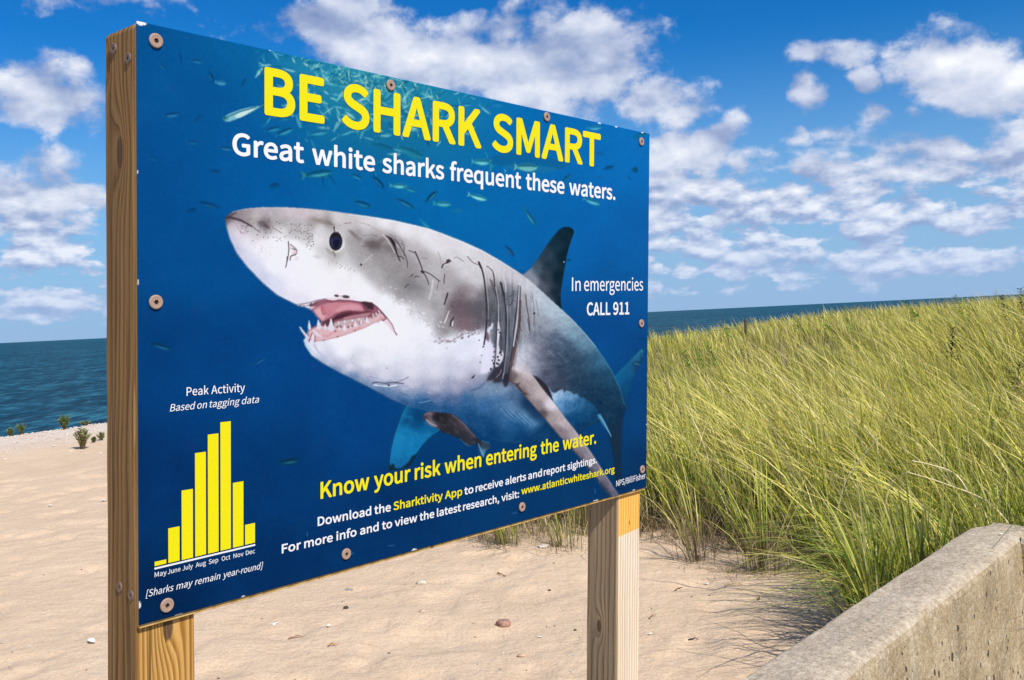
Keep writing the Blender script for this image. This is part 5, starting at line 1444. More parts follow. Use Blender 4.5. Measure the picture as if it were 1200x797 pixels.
# outlines of the plain sans serif letters painted on the sign (cap height 700)
GLYPHS = {
    ',': (265, '72,-181 112,-160 146,-134 174,-102 194,-66 207,-26 211,18 208,53 198,82 183,103 163,116 138,120 117,118 99,110 85,97 75,80 72,59 75,38 84,21 98,9 116,1 136,-2 146,-1 141,-34 129,-64 110,-90 83,-112 51,-130'),
    '-': (331, '44,234 288,234 288,301 44,301'),
    '.': (265, '133,-12 152,-9 170,0 183,13 193,32 196,53 193,76 183,94 170,108 152,117 133,120 113,117 95,108 82,94 73,76 70,53 73,32 82,13 95,0 113,-9'),
    '/': (374, '11,-171 74,-171 360,758 297,758'),
    '1': (530, '84,0 468,0 468,73 328,73 328,700 261,700 220,680 172,663 116,650 116,595 241,595 241,73 84,73'),
    '9': (530, '224,-12 289,-3 348,26 400,77 442,152 469,253 478,380 470,482 447,565 411,630 364,676 307,703 243,712 190,705 142,684 101,650 70,605 49,549 42,485 48,419 66,364 95,321 133,290 180,272 235,265 270,269 305,281 338,298 369,322 396,350 387,254 368,179 340,124 305,87 265,67 222,60 188,64 157,74 128,91 103,114 55,59 81,36 110,16 143,1 181,-9;395,424 367,389 337,362 307,344 278,334 249,330 211,335 180,350 156,373 138,403 128,441 124,485 128,530 140,569 158,601 182,625 211,639 244,645 285,638 320,619 349,588 371,545 387,490'),
    ':': (265, '133,372 152,376 170,384 183,398 193,417 196,439 193,461 183,480 170,494 152,503 133,506 113,503 95,494 82,480 73,461 70,439 73,417 82,398 95,384 113,376;133,-12 152,-9 170,0 183,13 193,32 196,53 193,76 183,94 170,108 152,117 133,120 113,117 95,108 82,94 73,76 70,53 73,32 82,13 95,0 113,-9'),
    'A': (581, '4,0 93,0 160,214 416,214 483,0 577,0 339,700 241,700;182,284 217,392 253,509 286,628 290,628 325,509 361,392 394,284'),
    'B': (627, '96,0 319,0 393,6 457,23 510,51 550,91 576,142 584,205 580,250 566,287 544,319 516,343 482,361 442,372 442,377 478,394 507,420 527,452 540,489 544,529 536,584 513,628 477,661 429,683 371,696 304,700 96,700;184,403 184,630 292,630 343,628 384,619 416,605 439,583 453,554 457,518 453,484 440,456 418,433 386,417 343,407 288,403;184,71 184,334 307,334 363,331 411,321 448,304 475,279 492,248 498,208 492,165 475,131 447,104 410,85 362,74 307,71'),
    'C': (609, '360,-12 412,-8 459,4 501,25 540,53 575,88 526,144 498,117 469,95 437,79 402,68 364,65 301,74 248,100 205,142 173,199 153,270 146,352 153,434 174,503 207,559 251,601 305,626 367,635 409,630 447,617 480,596 510,569 558,626 531,653 497,676 458,695 415,708 366,712 281,701 206,669 144,616 96,544 66,455 55,350 66,244 96,155 142,83 203,31 277,-1'),
    'D': (657, '96,0 275,0 372,11 453,42 517,93 563,163 591,249 601,352 591,456 563,542 517,610 452,660 370,690 271,700 96,700;184,73 184,628 264,628 339,620 401,596 449,557 483,503 503,435 510,352 503,270 483,201 449,146 401,106 339,81 264,73'),
    'E': (562, '96,0 510,0 510,75 184,75 184,330 450,330 450,406 184,406 184,626 499,626 499,700 96,700'),
    'F': (527, '96,0 184,0 184,314 452,314 452,389 184,389 184,626 499,626 499,700 96,700'),
    'G': (658, '371,-12 426,-8 475,3 519,20 557,42 587,69 587,363 357,363 357,289 506,289 506,106 482,89 451,76 417,68 380,65 311,74 253,100 207,142 173,199 153,270 146,352 154,434 175,503 210,559 256,601 313,626 379,635 427,630 467,616 501,595 530,569 578,626 551,652 518,675 478,694 431,708 376,712 288,701 211,669 146,616 97,544 66,455 55,350 66,244 96,155 144,83 208,31 284,-1'),
    'H': (695, '96,0 184,0 184,330 511,330 511,0 600,0 600,700 511,700 511,407 184,407 184,700 96,700'),
    'I': (280, '96,0 184,0 184,700 96,700'),
    'J': (511, '226,-12 288,-5 337,17 374,51 400,95 414,147 419,205 419,700 330,700 330,214 327,166 318,128 302,100 280,80 252,69 218,65 189,68 162,77 138,92 116,114 96,144 33,98 61,59 93,28 132,6 176,-8'),
    'K': (617, '96,0 184,0 184,222 305,365 515,0 613,0 360,435 580,700 479,700 186,349 184,349 184,700 96,700'),
    'L': (519, '96,0 491,0 491,75 184,75 184,700 96,700'),
    'M': (775, '96,0 176,0 176,388 174,454 170,527 164,594 168,594 224,435 357,71 416,71 548,435 605,594 608,594 601,491 597,388 597,0 679,0 679,700 573,700 439,326 416,253 391,180 387,180 362,253 336,326 202,700 96,700'),
    'N': (690, '96,0 180,0 180,368 176,478 169,586 173,586 248,442 503,0 594,0 594,700 510,700 510,336 512,262 517,187 522,115 518,115 442,259 186,700 96,700'),
    'O': (709, '354,-12 437,-1 510,32 570,86 615,158 643,247 653,352 643,457 615,545 570,617 510,669 437,701 354,712 271,701 199,669 139,617 94,545 65,457 55,352 65,247 94,158 139,86 199,32 271,-1;354,65 295,74 244,101 203,143 172,200 153,270 146,352 153,434 172,503 203,559 244,601 295,626 354,635 413,626 464,601 506,559 537,503 556,434 562,352 556,270 537,200 506,143 464,101 413,74'),
    'P': (605, '96,0 184,0 184,279 300,279 372,285 435,302 486,331 525,373 549,427 558,495 549,563 525,616 486,655 433,681 370,695 296,700 96,700;184,350 184,628 285,628 341,626 387,616 423,600 449,575 465,540 470,495 465,449 450,413 425,385 390,366 345,354 288,350'),
    'R': (606, '184,368 184,628 302,628 352,626 395,617 428,601 452,577 467,545 472,504 467,462 452,428 428,402 395,383 352,371 302,368;480,0 580,0 402,307 447,322 485,344 516,373 540,409 555,453 560,504 551,569 528,619 491,657 442,682 383,696 315,700 96,700 96,0 184,0 184,297 310,297'),
    'S': (569, '290,-12 359,-5 417,14 464,45 499,85 521,133 528,186 523,234 509,273 486,306 457,332 423,354 384,373 285,416 252,431 220,448 193,469 175,497 168,534 172,563 184,588 204,608 230,623 262,632 299,635 345,631 387,618 424,597 458,570 504,626 472,655 435,679 393,697 347,708 299,712 238,706 185,688 141,660 107,623 86,578 78,527 84,480 101,441 125,409 155,384 188,363 221,348 321,304 359,286 391,268 416,245 433,217 438,179 434,147 421,119 400,96 371,79 334,69 291,65 248,69 206,80 167,99 131,123 98,152 46,91 85,56 129,27 179,6 233,-8'),
    'T': (572, '242,0 330,0 330,626 542,626 542,700 30,700 30,626 242,626'),
    '[': (323, '101,-162 290,-162 290,-113 166,-113 166,706 290,706 290,756 101,756'),
    ']': (323, '32,-162 223,-162 223,756 32,756 32,706 157,706 157,-113 32,-113'),
    'a': (538, '207,-12 254,-7 299,9 340,33 379,62 382,62 390,0 461,0 461,319 457,380 443,431 419,474 385,505 339,525 282,532 221,526 166,509 118,488 78,464 112,404 145,424 182,442 223,455 267,459 305,454 333,440 353,419 366,392 372,361 374,329 274,313 194,292 133,265 90,229 65,186 56,135 61,91 76,55 99,26 129,5 166,-8;232,58 203,61 178,70 158,86 145,109 140,140 146,172 162,199 192,223 236,243 296,258 374,270 374,126 338,97 303,75 268,63'),
    'c': (487, '292,-12 338,-8 382,5 423,25 460,53 422,112 396,92 367,75 335,64 300,60 255,67 216,85 184,115 160,154 145,203 139,259 145,315 161,364 186,403 218,433 258,452 303,458 332,455 358,446 383,432 406,414 450,471 420,494 386,514 346,527 299,532 234,524 175,500 124,460 85,406 59,339 50,259 58,179 82,112 119,59 168,20 227,-4'),
    'd': (592, '265,-12 310,-7 352,9 389,33 422,61 425,61 433,0 504,0 504,760 416,760 416,561 421,472 388,497 354,516 317,528 275,532 217,523 164,498 118,458 82,404 59,337 51,259 57,179 77,112 109,58 151,19 204,-4;284,61 242,67 206,85 178,114 157,153 145,202 140,260 146,316 161,364 184,403 215,433 250,452 290,458 322,455 353,446 385,429 416,404 416,132 384,101 352,79 318,65'),
    'e': (529, '298,-12 348,-8 392,3 432,19 468,40 437,98 408,81 377,68 344,60 308,57 261,63 220,80 187,106 161,142 143,187 136,239 485,239 488,261 489,288 483,358 465,417 435,466 394,502 343,524 282,532 223,523 169,499 121,459 84,405 59,338 50,259 58,179 83,113 122,59 172,20 231,-4;135,301 144,349 162,388 186,420 215,443 248,457 284,462 321,458 353,444 379,421 397,389 409,349 413,301'),
    'f': (310, '32,448 102,448 102,0 189,0 189,448 299,448 299,519 189,519 189,601 192,637 201,666 215,686 236,699 263,703 282,701 301,696 321,689 340,756 314,765 285,770 253,773 206,767 168,752 139,727 118,693 106,651 102,602 102,519 32,514'),
    'g': (539, '263,-239 338,-232 402,-214 454,-185 493,-149 517,-106 525,-59 520,-20 505,11 480,35 445,51 400,61 345,64 243,64 206,67 181,74 164,86 155,102 152,120 154,140 161,156 172,170 185,182 210,173 236,166 262,164 313,170 358,186 397,213 426,249 445,293 452,345 449,377 440,406 427,431 410,452 516,452 516,519 335,519 315,525 290,530 262,532 211,526 165,509 126,482 95,445 75,400 68,347 74,302 89,264 111,232 136,207 136,203 115,186 97,164 83,137 78,107 82,79 92,55 107,36 125,22 125,17 93,-7 69,-36 54,-67 49,-100 56,-141 76,-176 108,-203 151,-223 203,-235;262,223 233,227 207,239 185,257 167,281 156,311 152,347 156,382 167,412 184,436 206,453 233,464 262,468 291,464 318,453 340,436 358,412 369,382 372,347 368,311 357,281 340,257 317,239 291,227;275,-179 231,-176 194,-167 165,-154 143,-136 130,-114 125,-88 128,-65 137,-43 154,-21 178,0 212,-6 244,-8 334,-8 372,-10 401,-17 422,-29 435,-48 439,-74 434,-100 419,-125 395,-146 362,-163 322,-175'),
    'h': (580, '88,0 176,0 176,376 212,411 246,436 280,451 317,456 348,452 373,441 392,423 405,396 413,361 415,317 415,0 502,0 502,329 498,389 485,440 464,480 433,508 393,526 344,532 303,527 267,515 233,496 201,472 172,445 176,552 176,760 88,760'),
    'i': (263, '88,0 176,0 176,519 88,519;132,626 155,630 174,641 186,660 190,684 186,707 174,724 155,736 132,740 108,736 90,724 79,707 74,684 79,660 90,641 108,630'),
    'k': (527, '88,0 174,0 174,137 271,250 423,0 518,0 322,309 495,519 397,519 178,245 174,245 174,760 88,760'),
    'l': (271, '180,-12 209,-10 230,-5 218,62 207,60 200,60 190,62 183,69 178,80 176,97 176,760 88,760 88,103 90,69 97,40 109,18 127,1 150,-9'),
    'm': (884, '88,0 176,0 176,376 210,411 244,436 275,451 306,456 336,452 360,441 379,423 392,396 399,361 402,317 402,0 489,0 489,376 524,411 558,436 589,451 620,456 650,452 674,441 693,423 706,396 714,361 716,317 716,0 803,0 803,329 799,389 786,440 765,480 734,508 695,526 647,532 609,527 574,514 540,493 507,465 475,433 459,466 438,494 410,515 375,527 331,532 295,527 261,515 229,496 198,471 170,443 168,443 159,519 88,519'),
    'n': (583, '88,0 176,0 176,376 212,411 246,436 280,451 317,456 348,452 373,441 392,423 405,396 413,361 415,317 415,0 502,0 502,329 498,389 485,440 464,480 433,508 393,526 344,532 303,527 266,515 232,496 200,471 170,443 168,443 159,519 88,519'),
    'o': (579, '289,-12 351,-4 408,20 457,59 495,112 520,179 529,259 520,339 495,406 457,460 408,500 351,524 289,532 228,524 171,500 122,460 84,406 59,339 50,259 59,179 84,112 122,59 171,20 228,-4;289,60 247,67 211,85 181,115 158,154 144,203 139,259 144,315 158,364 181,403 211,433 247,452 289,458 332,452 368,433 398,403 421,364 435,315 440,259 435,203 421,154 398,115 368,85 332,67'),
    'p': (592, '88,-219 176,-219 176,-43 173,48 208,22 244,3 281,-9 316,-12 374,-4 427,21 473,61 509,116 533,185 541,267 535,343 518,407 488,460 448,499 397,523 335,532 291,526 248,510 207,486 170,458 168,458 159,519 88,519;302,61 274,64 243,73 210,89 176,115 176,388 212,418 247,440 281,454 313,458 358,452 393,434 419,406 437,368 447,321 451,266 446,207 431,156 408,116 379,86 343,67'),
    'q': (592, '416,-219 504,-219 504,519 435,519 426,470 424,470 390,496 355,516 318,528 275,532 217,523 164,498 118,458 82,404 59,337 51,259 57,179 77,112 109,58 151,19 204,-4 265,-12 308,-7 350,8 387,31 421,60 416,-34;284,61 242,67 206,85 178,114 157,153 145,202 140,260 146,316 161,364 184,403 215,433 250,452 290,458 322,455 353,446 385,429 416,404 416,132 384,101 352,79 318,65'),
    'r': (371, '88,0 176,0 176,333 198,380 224,414 251,437 279,450 306,454 325,453 340,450 356,445 372,520 356,527 338,531 317,532 283,527 251,513 221,490 194,461 170,424 168,424 159,519 88,519'),
    's': (447, '223,-12 280,-7 327,9 363,33 390,64 406,101 412,141 405,185 388,220 361,246 328,267 292,284 254,299 220,312 190,326 165,342 148,363 142,389 146,412 157,433 176,449 203,460 239,464 271,461 301,451 329,436 356,418 398,473 366,496 327,514 284,527 238,532 185,527 141,512 106,489 80,459 65,424 59,385 65,345 82,312 107,287 139,266 174,249 210,235 244,222 277,206 303,188 322,165 329,137 324,111 312,89 292,71 263,60 226,55 183,60 143,72 107,92 73,117 31,59 71,31 118,8 169,-7'),
    't': (360, '250,-12 283,-10 316,-3 347,7 329,73 311,65 290,60 270,58 239,63 216,75 201,95 193,123 190,158 190,448 331,448 331,519 190,519 190,665 117,665 108,519 26,514 26,448 103,448 103,160 106,111 117,69 135,35 163,9 201,-7'),
    'u': (580, '240,-12 280,-8 316,4 350,24 381,50 411,81 414,81 420,0 493,0 493,519 406,519 406,151 377,118 350,94 324,76 296,66 265,63 234,67 210,77 191,96 178,122 171,157 168,201 168,519 80,519 80,190 84,129 97,79 119,39 150,11 190,-7'),
    'v': (498, '200,0 302,0 485,519 399,519 301,223 277,147 253,71 248,71 225,147 201,223 103,519 12,519'),
    'w': (766, '170,0 271,0 345,278 363,352 380,429 385,429 402,353 420,280 495,0 601,0 741,519 657,519 582,219 565,146 550,74 545,74 527,146 509,219 428,519 343,519 262,219 244,146 227,74 223,74 207,146 192,219 115,519 26,519'),
    'y': (498, '96,-223 144,-217 184,-199 218,-172 247,-135 271,-92 290,-44 485,519 400,519 307,231 286,158 265,84 260,84 233,159 208,231 103,519 12,519 221,-1 209,-40 194,-76 175,-107 152,-131 125,-146 93,-152 71,-149 53,-143 35,-213 53,-219 74,-222'),
}
# ---------------------------------------------------------------- the sign
def wood_mat(name, stops, knots=(), freq=95., rough=.75, patch=None, wav=3.2, bandw=.40):
    m, T, bs = mat_new(name)
    tc = T.add('ShaderNodeTexCoord').outputs['Object']
    sp = T.add('ShaderNodeSeparateXYZ', {0: tc}).outputs
    warp = T.noise(T.vm('MULTIPLY', tc, (9., 9., 1.1)), 1., 3, .5)
    warp2 = T.noise(T.vm('MULTIPLY', tc, (30., 30., 3.)), 1., 3, .5)
    g = T.m('ADD', sp[0], T.m('MULTIPLY', sp[1], .86))
    g = T.m('ADD', T.m('MULTIPLY', g, freq), T.m('ADD', T.m('MULTIPLY', warp, wav), T.m('MULTIPLY', warp2, .8)))
    core = None
    for kx, ky, kz, rad, amp in knots:
        dv = T.vm('MULTIPLY', T.vm('SUBTRACT', tc, (kx, ky, kz)), (1., 1., .38))
        d = T.vm('LENGTH', dv, out=1)
        g = T.m('ADD', g, T.m('MULTIPLY', T.m('EXPONENT', T.m('MULTIPLY', T.m('POWER', T.m('DIVIDE', d, rad * 1.7), 2.), -1.)), amp))
        k = T.rng(T.m('ADD', d, T.m('MULTIPLY', T.m('SUBTRACT', warp2, .5), rad * .5)), rad * .55, rad * .8, 1., 0., True)
        core = k if core is None else T.m('MAXIMUM', core, k)
    ring = T.m('FRACT', g)
    band = T.m('MULTIPLY', T.rng(ring, 0., .72, 0., 1., True), T.rng(ring, .86, 1., 1., 0., True))
    fib = T.noise(T.vm('MULTIPLY', tc, (520., 520., 9.)), 1., 3, .65)
    fib2 = T.noise(T.vm('MULTIPLY', tc, (170., 170., 2.4)), 1., 3, .6)
    f = T.m('ADD', T.m('MULTIPLY', band, bandw), T.m('ADD', T.m('MULTIPLY', fib, .30 + (.40 - bandw) * .4), T.m('MULTIPLY', fib2, .42 + (.40 - bandw) * .6)))
    c = T.ramp(f, stops)
    big = T.noise(T.vm('MULTIPLY', tc, (12., 12., 1.6)), 1., 3, .5)
    c = T.mix(T.rng(big, .35, .7, .0, .28), c, stops[0][1] + (1,))
    if patch is not None:
        zt, zb, pst = patch
        pm = T.m('GREATER_THAN', T.m('ADD', sp[2], T.m('ADD', T.m('MULTIPLY', T.m('SUBTRACT', fib2, .5), .004), T.m('MULTIPLY', sp[0], -.06))), zt)
        c = T.mix(pm, c, T.ramp(f, pst))
    if core is not None:
        c = T.mix(T.m('MULTIPLY', core, .9), c, T.mix(fib2, (.045, .025, .012, 1), (.15, .085, .04, 1)))
    crack = T.noise(T.vm('MULTIPLY', tc, (120., 120., 1.2)), 1., 2, .5)
    c = T.mix(T.rng(crack, .70, .76, 0., .75), c, (.07, .045, .025, 1))
    h = T.m('ADD', T.m('MULTIPLY', band, .0016), T.m('ADD', T.m('MULTIPLY', fib, .0012), T.m('MULTIPLY', T.rng(crack, .68, .76), -.003)))
    set_in(T, bs, color=c, rough=rough, spec=.22, normal=bump(T, h, .8, 1.0))
    return m


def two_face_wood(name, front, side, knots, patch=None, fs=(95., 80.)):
    """timber with one set of colours for its front and a darker one for its other faces: one mesh, two slots"""
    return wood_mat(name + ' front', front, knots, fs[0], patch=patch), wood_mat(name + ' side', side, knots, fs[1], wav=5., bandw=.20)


def post_mesh(name, x0, x1, y0, y1, z0, z1, seed):
    """a sawn post with eased edges and a slightly worn top"""
    bm = bmesh.new()
    r = np.random.default_rng(seed)
    e = .0028
    sec = [(x0 + e, y0), (x1 - e, y0), (x1, y0 + e), (x1, y1 - e), (x1 - e, y1), (x0 + e, y1), (x0, y1 - e), (x0, y0 + e)]
    zs = list(np.linspace(z0, z1 - .006, 30)) + [z1]
    rings = []
    for i, z in enumerate(zs):
        k = .0022 if i == len(zs) - 1 else 0.
        cx, cy = (x0 + x1) / 2, (y0 + y1) / 2
        ring = []
        for (x, y) in sec:
            jx = r.uniform(-.0005, .0005)
            ring.append(bm.verts.new((x + jx - math.copysign(k, x - cx), y + r.uniform(-.0004, .0004) - math.copysign(k, y - cy), z + (r.uniform(-.0015, .0006) if k else 0))))
        rings.append(ring)
    for a, b in zip(rings[:-1], rings[1:]):
        for j in range(8):
            f = bm.faces.new([a[j], a[(j + 1) % 8], b[(j + 1) % 8], b[j]])
            f.material_index = 0 if j == 0 else 1
    f = bm.faces.new(rings[-1]); f.material_index = 1
    bm.faces.new(rings[0][::-1])
    return from_bm(name, bm)


def screw_meshes():
    """washer-head screw: domed disc with a rim, and its star recess (axis -y, head towards the viewer)"""
    bm = bmesh.new()
    prof = [(.0095, 0.), (.0100, -.0008), (.0100, -.0020), (.0093, -.0029), (.0085, -.0032), (.0068, -.0033), (.0062, -.0030), (.0050, -.0030), (.0044, -.0030)]
    n = 40
    rings = []
    for rr, y in prof:
        rings.append([bm.verts.new((rr * math.cos(2 * math.pi * k / n), y, rr * math.sin(2 * math.pi * k / n))) for k in range(n)])
    # star shaped edge of the recess
    star = []
    for k in range(n):
        a = 2 * math.pi * k / n
        rr = .0033 + .0006 * math.cos(6 * a)
        star.append(bm.verts.new((rr * math.cos(a), -.0030, rr * math.sin(a))))
    rings.append(star)
    rings.append([bm.verts.new((v.co.x, -.0008, v.co.z)) for v in star])
    for a, b in zip(rings[:-1], rings[1:]):
        for k in range(n):
            bm.faces.new([a[k], a[(k + 1) % n], b[(k + 1) % n], b[k]])
    bm.faces.new(rings[0])
    head = from_bm('screw', bm, False)
    bm = bmesh.new()
    vs = [bm.verts.new((.0030 * math.cos(2 * math.pi * k / 24) + .0005 * math.cos(6 * 2 * math.pi * k / 24) * math.cos(2 * math.pi * k / 24), -.0011,
                        (.0030 + .0005 * math.cos(6 * 2 * math.pi * k / 24)) * math.sin(2 * math.pi * k / 24))) for k in range(24)]
    lo = [bm.verts.new((v.co.x, -.0009, v.co.z)) for v in vs]
    bm.faces.new(vs); bm.faces.new(lo[::-1])
    for k in range(24):
        bm.faces.new([vs[k], lo[k], lo[(k + 1) % 24], vs[(k + 1) % 24]])
    rec = from_bm('drive_recess', bm)
    return head, rec


def plain_mat(name, color, rough=.5, spec=.4, var=.12, scale=60., metal=0., bumpd=0.):
    m, T, bs = mat_new(name)
    tc = T.add('ShaderNodeTexCoord').outputs['Object']
    n = T.noise(tc, scale, 4, .6)
    c = T.mix(T.rng(n, .3, .7), tuple(x * (1 - var) for x in color[:3]) + (1,), tuple(min(1, x * (1 + var)) for x in color[:3]) + (1,))
    kw = dict(color=c, rough=rough, spec=spec, metal=metal)
    if bumpd:
        kw['normal'] = bump(T, n, .6, bumpd)
    set_in(T, bs, **kw)
    return m


INK = .625                                    # reflectance of the print next to the traced colour


def ink_mat():
    m, T, bs = mat_new('printed sign face')
    c = T.add('ShaderNodeVertexColor', layer_name='ink').outputs[0]
    tc = T.add('ShaderNodeTexCoord').outputs['Object']
    n = T.noise(tc, 900., 2, .6)
    c = T.mix(T.rng(n, .25, .75, .0, .03), c, (.0, .20, .34, 1))
    dust = T.noise(tc, 14., 5, .7)
    c = T.mix(T.rng(dust, .6, .9, .0, .006), c, (.55, .50, .42, 1))
    set_in(T, bs, color=c, rough=T.rng(dust, .3, .7, .36, .48), spec=.04, normal=bump(T, n, .05, .0006))
    return m


def lettering_mat(name, rgb):
    return plain_mat(name, tuple(INK * 1.15 * k for k in L8(*rgb)[:3]) + (1,), .45, .15, .03, 300.)


def sample_print(pic, x, y):
    fx = np.clip((x - PX0) * PS - .5, 0, PW - 1.001); fy = np.clip((y - PY0) * PS - .5, 0, PH - 1.001)
    ix = fx.astype(int); iy = fy.astype(int); tx = (fx - ix); ty = (fy - iy)
    if pic.ndim == 3:
        tx = tx[..., None]; ty = ty[..., None]
    return (pic[iy, ix] * (1 - tx) + pic[iy, ix + 1] * tx) * (1 - ty) + (pic[iy + 1, ix] * (1 - tx) + pic[iy + 1, ix + 1] * tx) * ty


def build_sign():
    z0 = -.0
    org = w_pt(PT)
    ux, vx, nx = w_dir(PR[:, 0]), w_dir(PR[:, 1]), w_dir(PR[:, 2])
    yx = -nx
    drop = (org[2] + .02) / vx[2]
    base = org + ux * .61 - vx * drop
    M = Matrix([[ux[i], yx[i], vx[i], base[i]] for i in range(3)] + [[0, 0, 0, 1]])
    root = empty('warning_sign', M)
    tag(root, 'large blue shark warning sign screwed to two square wooden posts in the sand', 'sign')
    OX, OZ = -.61, drop                      # board corner in the sign's own axes

    # --- posts
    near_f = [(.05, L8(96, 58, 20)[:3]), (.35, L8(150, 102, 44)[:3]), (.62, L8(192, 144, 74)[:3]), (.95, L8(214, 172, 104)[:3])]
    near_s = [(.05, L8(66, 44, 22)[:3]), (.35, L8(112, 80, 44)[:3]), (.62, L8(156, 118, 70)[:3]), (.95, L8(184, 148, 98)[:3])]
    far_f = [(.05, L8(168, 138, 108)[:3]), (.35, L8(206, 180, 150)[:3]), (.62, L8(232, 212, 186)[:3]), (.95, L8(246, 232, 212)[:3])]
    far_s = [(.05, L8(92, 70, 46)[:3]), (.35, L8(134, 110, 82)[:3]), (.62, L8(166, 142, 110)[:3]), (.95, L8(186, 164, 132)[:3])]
    amber = [(.05, L8(196, 120, 36)[:3]), (.35, L8(222, 150, 56)[:3]), (.62, L8(238, 176, 84)[:3]), (.95, L8(246, 196, 112)[:3])]
    YB = .0115                               # back of the board
    zc = lambda y: p2b(163, y)[1]
    kz = p2b(195, 768)                       # knot on the near post's front
    k2 = OZ + p2b(163, 175)[1]
    k3 = OZ + p2b(163, 62)[1]
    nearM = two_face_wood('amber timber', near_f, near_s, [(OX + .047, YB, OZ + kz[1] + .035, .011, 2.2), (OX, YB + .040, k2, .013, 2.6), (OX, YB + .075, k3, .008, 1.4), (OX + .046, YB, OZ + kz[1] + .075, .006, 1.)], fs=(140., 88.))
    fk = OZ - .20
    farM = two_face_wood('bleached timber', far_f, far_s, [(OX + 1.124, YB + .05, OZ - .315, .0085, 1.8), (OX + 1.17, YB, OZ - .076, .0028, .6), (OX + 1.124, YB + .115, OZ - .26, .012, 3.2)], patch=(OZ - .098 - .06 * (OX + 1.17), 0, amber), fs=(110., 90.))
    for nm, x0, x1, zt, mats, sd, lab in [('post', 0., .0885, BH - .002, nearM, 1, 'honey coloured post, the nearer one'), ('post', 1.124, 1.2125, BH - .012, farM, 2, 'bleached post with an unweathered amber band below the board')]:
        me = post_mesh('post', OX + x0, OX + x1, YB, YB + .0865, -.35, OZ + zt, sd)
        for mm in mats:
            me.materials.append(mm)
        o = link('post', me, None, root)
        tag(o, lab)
    # --- backing board: a thin plywood edge shows all round
    bm = bmesh.new()
    bm_box(bm, OX + .0015, OX + BW - .0015, .0032, YB - .0003, OZ - .0062, OZ + BH - .0015, .0008, 1)
    bk = link('backing_board', from_bm('backing_board', bm), wood_mat('plywood edge', [(.05, L8(150, 112, 52)[:3]), (.5, L8(204, 162, 92)[:3]), (.95, L8(226, 190, 126)[:3])], (), 30.), root)
    # --- the printed board
    pic, sil = print_picture()
    inkm = ink_mat()
    step = .0014
    nu, nv = int(BW / step) + 1, int(BH / step) + 1
    us = np.linspace(0, BW, nu); vs = np.linspace(0, BH, nv)
    U, Vv = np.meshgrid(us, vs)
    X, Y = b2p(U, Vv)
    colr = lin(sample_print(pic, X, Y)) * INK * np.array([.9, 1.10, .98])
    # worn white nicks along the rim
    r = np.random.default_rng(12)
    edge = np.minimum(np.minimum(U, BW - U), np.minimum(Vv, BH - Vv))
    wear = fbm2(U * 1., Vv * 1., 40, 4, 34.)
    chip = (wear > .78) & (edge < .0030 * np.clip(wear - .4, 0, 1))
    for cu, cv_, cr in [(.006, BH - .001, .006), (BW - .13, BH, .006), (BW - .03, BH - .001, .004), (BW - .19, 0., .006), (BW - .05, .0, .005), (1.02, .0, .004), (.16, 0., .003), (.50, 0., .004)]:
        chip |= np.hypot((U - cu) * .45, Vv - cv_) < cr * (.55 + .3 * wear)
    colr[chip] = (.66, .66, .64)
    P = np.stack([U.ravel() + OX, np.zeros(U.size), Vv.ravel() + OZ], 1)
    i = np.arange(nu * nv).reshape(nv, nu)
    F = np.stack([i[:-1, :-1].ravel(), i[:-1, 1:].ravel(), i[1:, 1:].ravel(), i[1:, :-1].ravel()], 1)
    n0 = len(P)
    rim = np.concatenate([i[0, :], i[1:, -1], i[-1, -2::-1], i[-2:0:-1, 0]])
    Pb = P[rim] + np.array([0, .0030, 0])
    P = np.concatenate([P, Pb])
    cb = np.full((len(rim), 3), .10); cb[:] = (.05, .08, .12)
    k = len(rim)
    a = np.arange(k); b = (a + 1) % k
    Fs = np.stack([rim[a], n0 + a, n0 + b, rim[b]], 1)
    corner = np.array([[n0, n0 + nu - 1 + nv - 1 + nu - 1, n0 + nu - 1 + nv - 1, n0 + nu - 1]])
    me = mesh_np('panel', P, [F, Fs, corner], np.concatenate([colr.reshape(-1, 3), cb]))
    panel = link('panel', me, inkm, root)
    # --- shark picture: its own layer of ink
    st2 = .00105
    u0, v0 = p2b(255, 560)[0], -.0
    us = np.arange(.10, BW, st2); vs = np.arange(0., .66, st2)
    U, Vv = np.meshgrid(us, vs)
    X, Y = b2p(U, Vv)
    S = sample_print(sil, X, Y)
    colr = lin(sample_print(pic, X, Y)) * INK * 1.10
    ok = S > .5
    # clip to the board
    i = np.arange(U.size).reshape(U.shape)
    cell = ok[:-1, :-1] & ok[:-1, 1:] & ok[1:, 1:] & ok[1:, :-1]
    F = np.stack([i[:-1, :-1][cell], i[:-1, 1:][cell], i[1:, 1:][cell], i[1:, :-1][cell]], 1)
    used = np.unique(F)
    remap = np.full(U.size, -1, np.int64); remap[used] = np.arange(len(used))
    P = np.stack([U.ravel()[used] + OX, np.full(len(used), -.00035), Vv.ravel()[used] + OZ], 1)
    me = mesh_np('shark_picture', P, remap[F], colr.reshape(-1, 3)[used])
    link('shark_picture', me, inkm, panel)
    # --- lettering
    white = lettering_mat('white lettering', (250, 250, 252))
    yellow = lettering_mat('yellow lettering', (250, 236, 16))
    build_lettering(panel, OX, OZ, white, yellow)
    # --- screws
    head, rec = screw_meshes()
    hm = plain_mat('tan painted screw', L8(160, 132, 114), .6, .4, .10, 500.)
    dm = plain_mat('screw recess', (.035, .022, .018, 1), .6, .3, .1, 400., .5)
    rm = plain_mat('brown screw', L8(128, 106, 92), .5, .5, .15, 500., .3)
    sr = np.random.default_rng(3)
    proto = link('screw', head, None, root); head.materials.append(hm)
    prec = link('drive_recess', rec, dm, proto)
    spots = [(182, 48), (457, 100), (640, 137), (751, 166), (182, 354), (751, 379), (195, 709), (405, 649), (611, 594), (752, 550)]
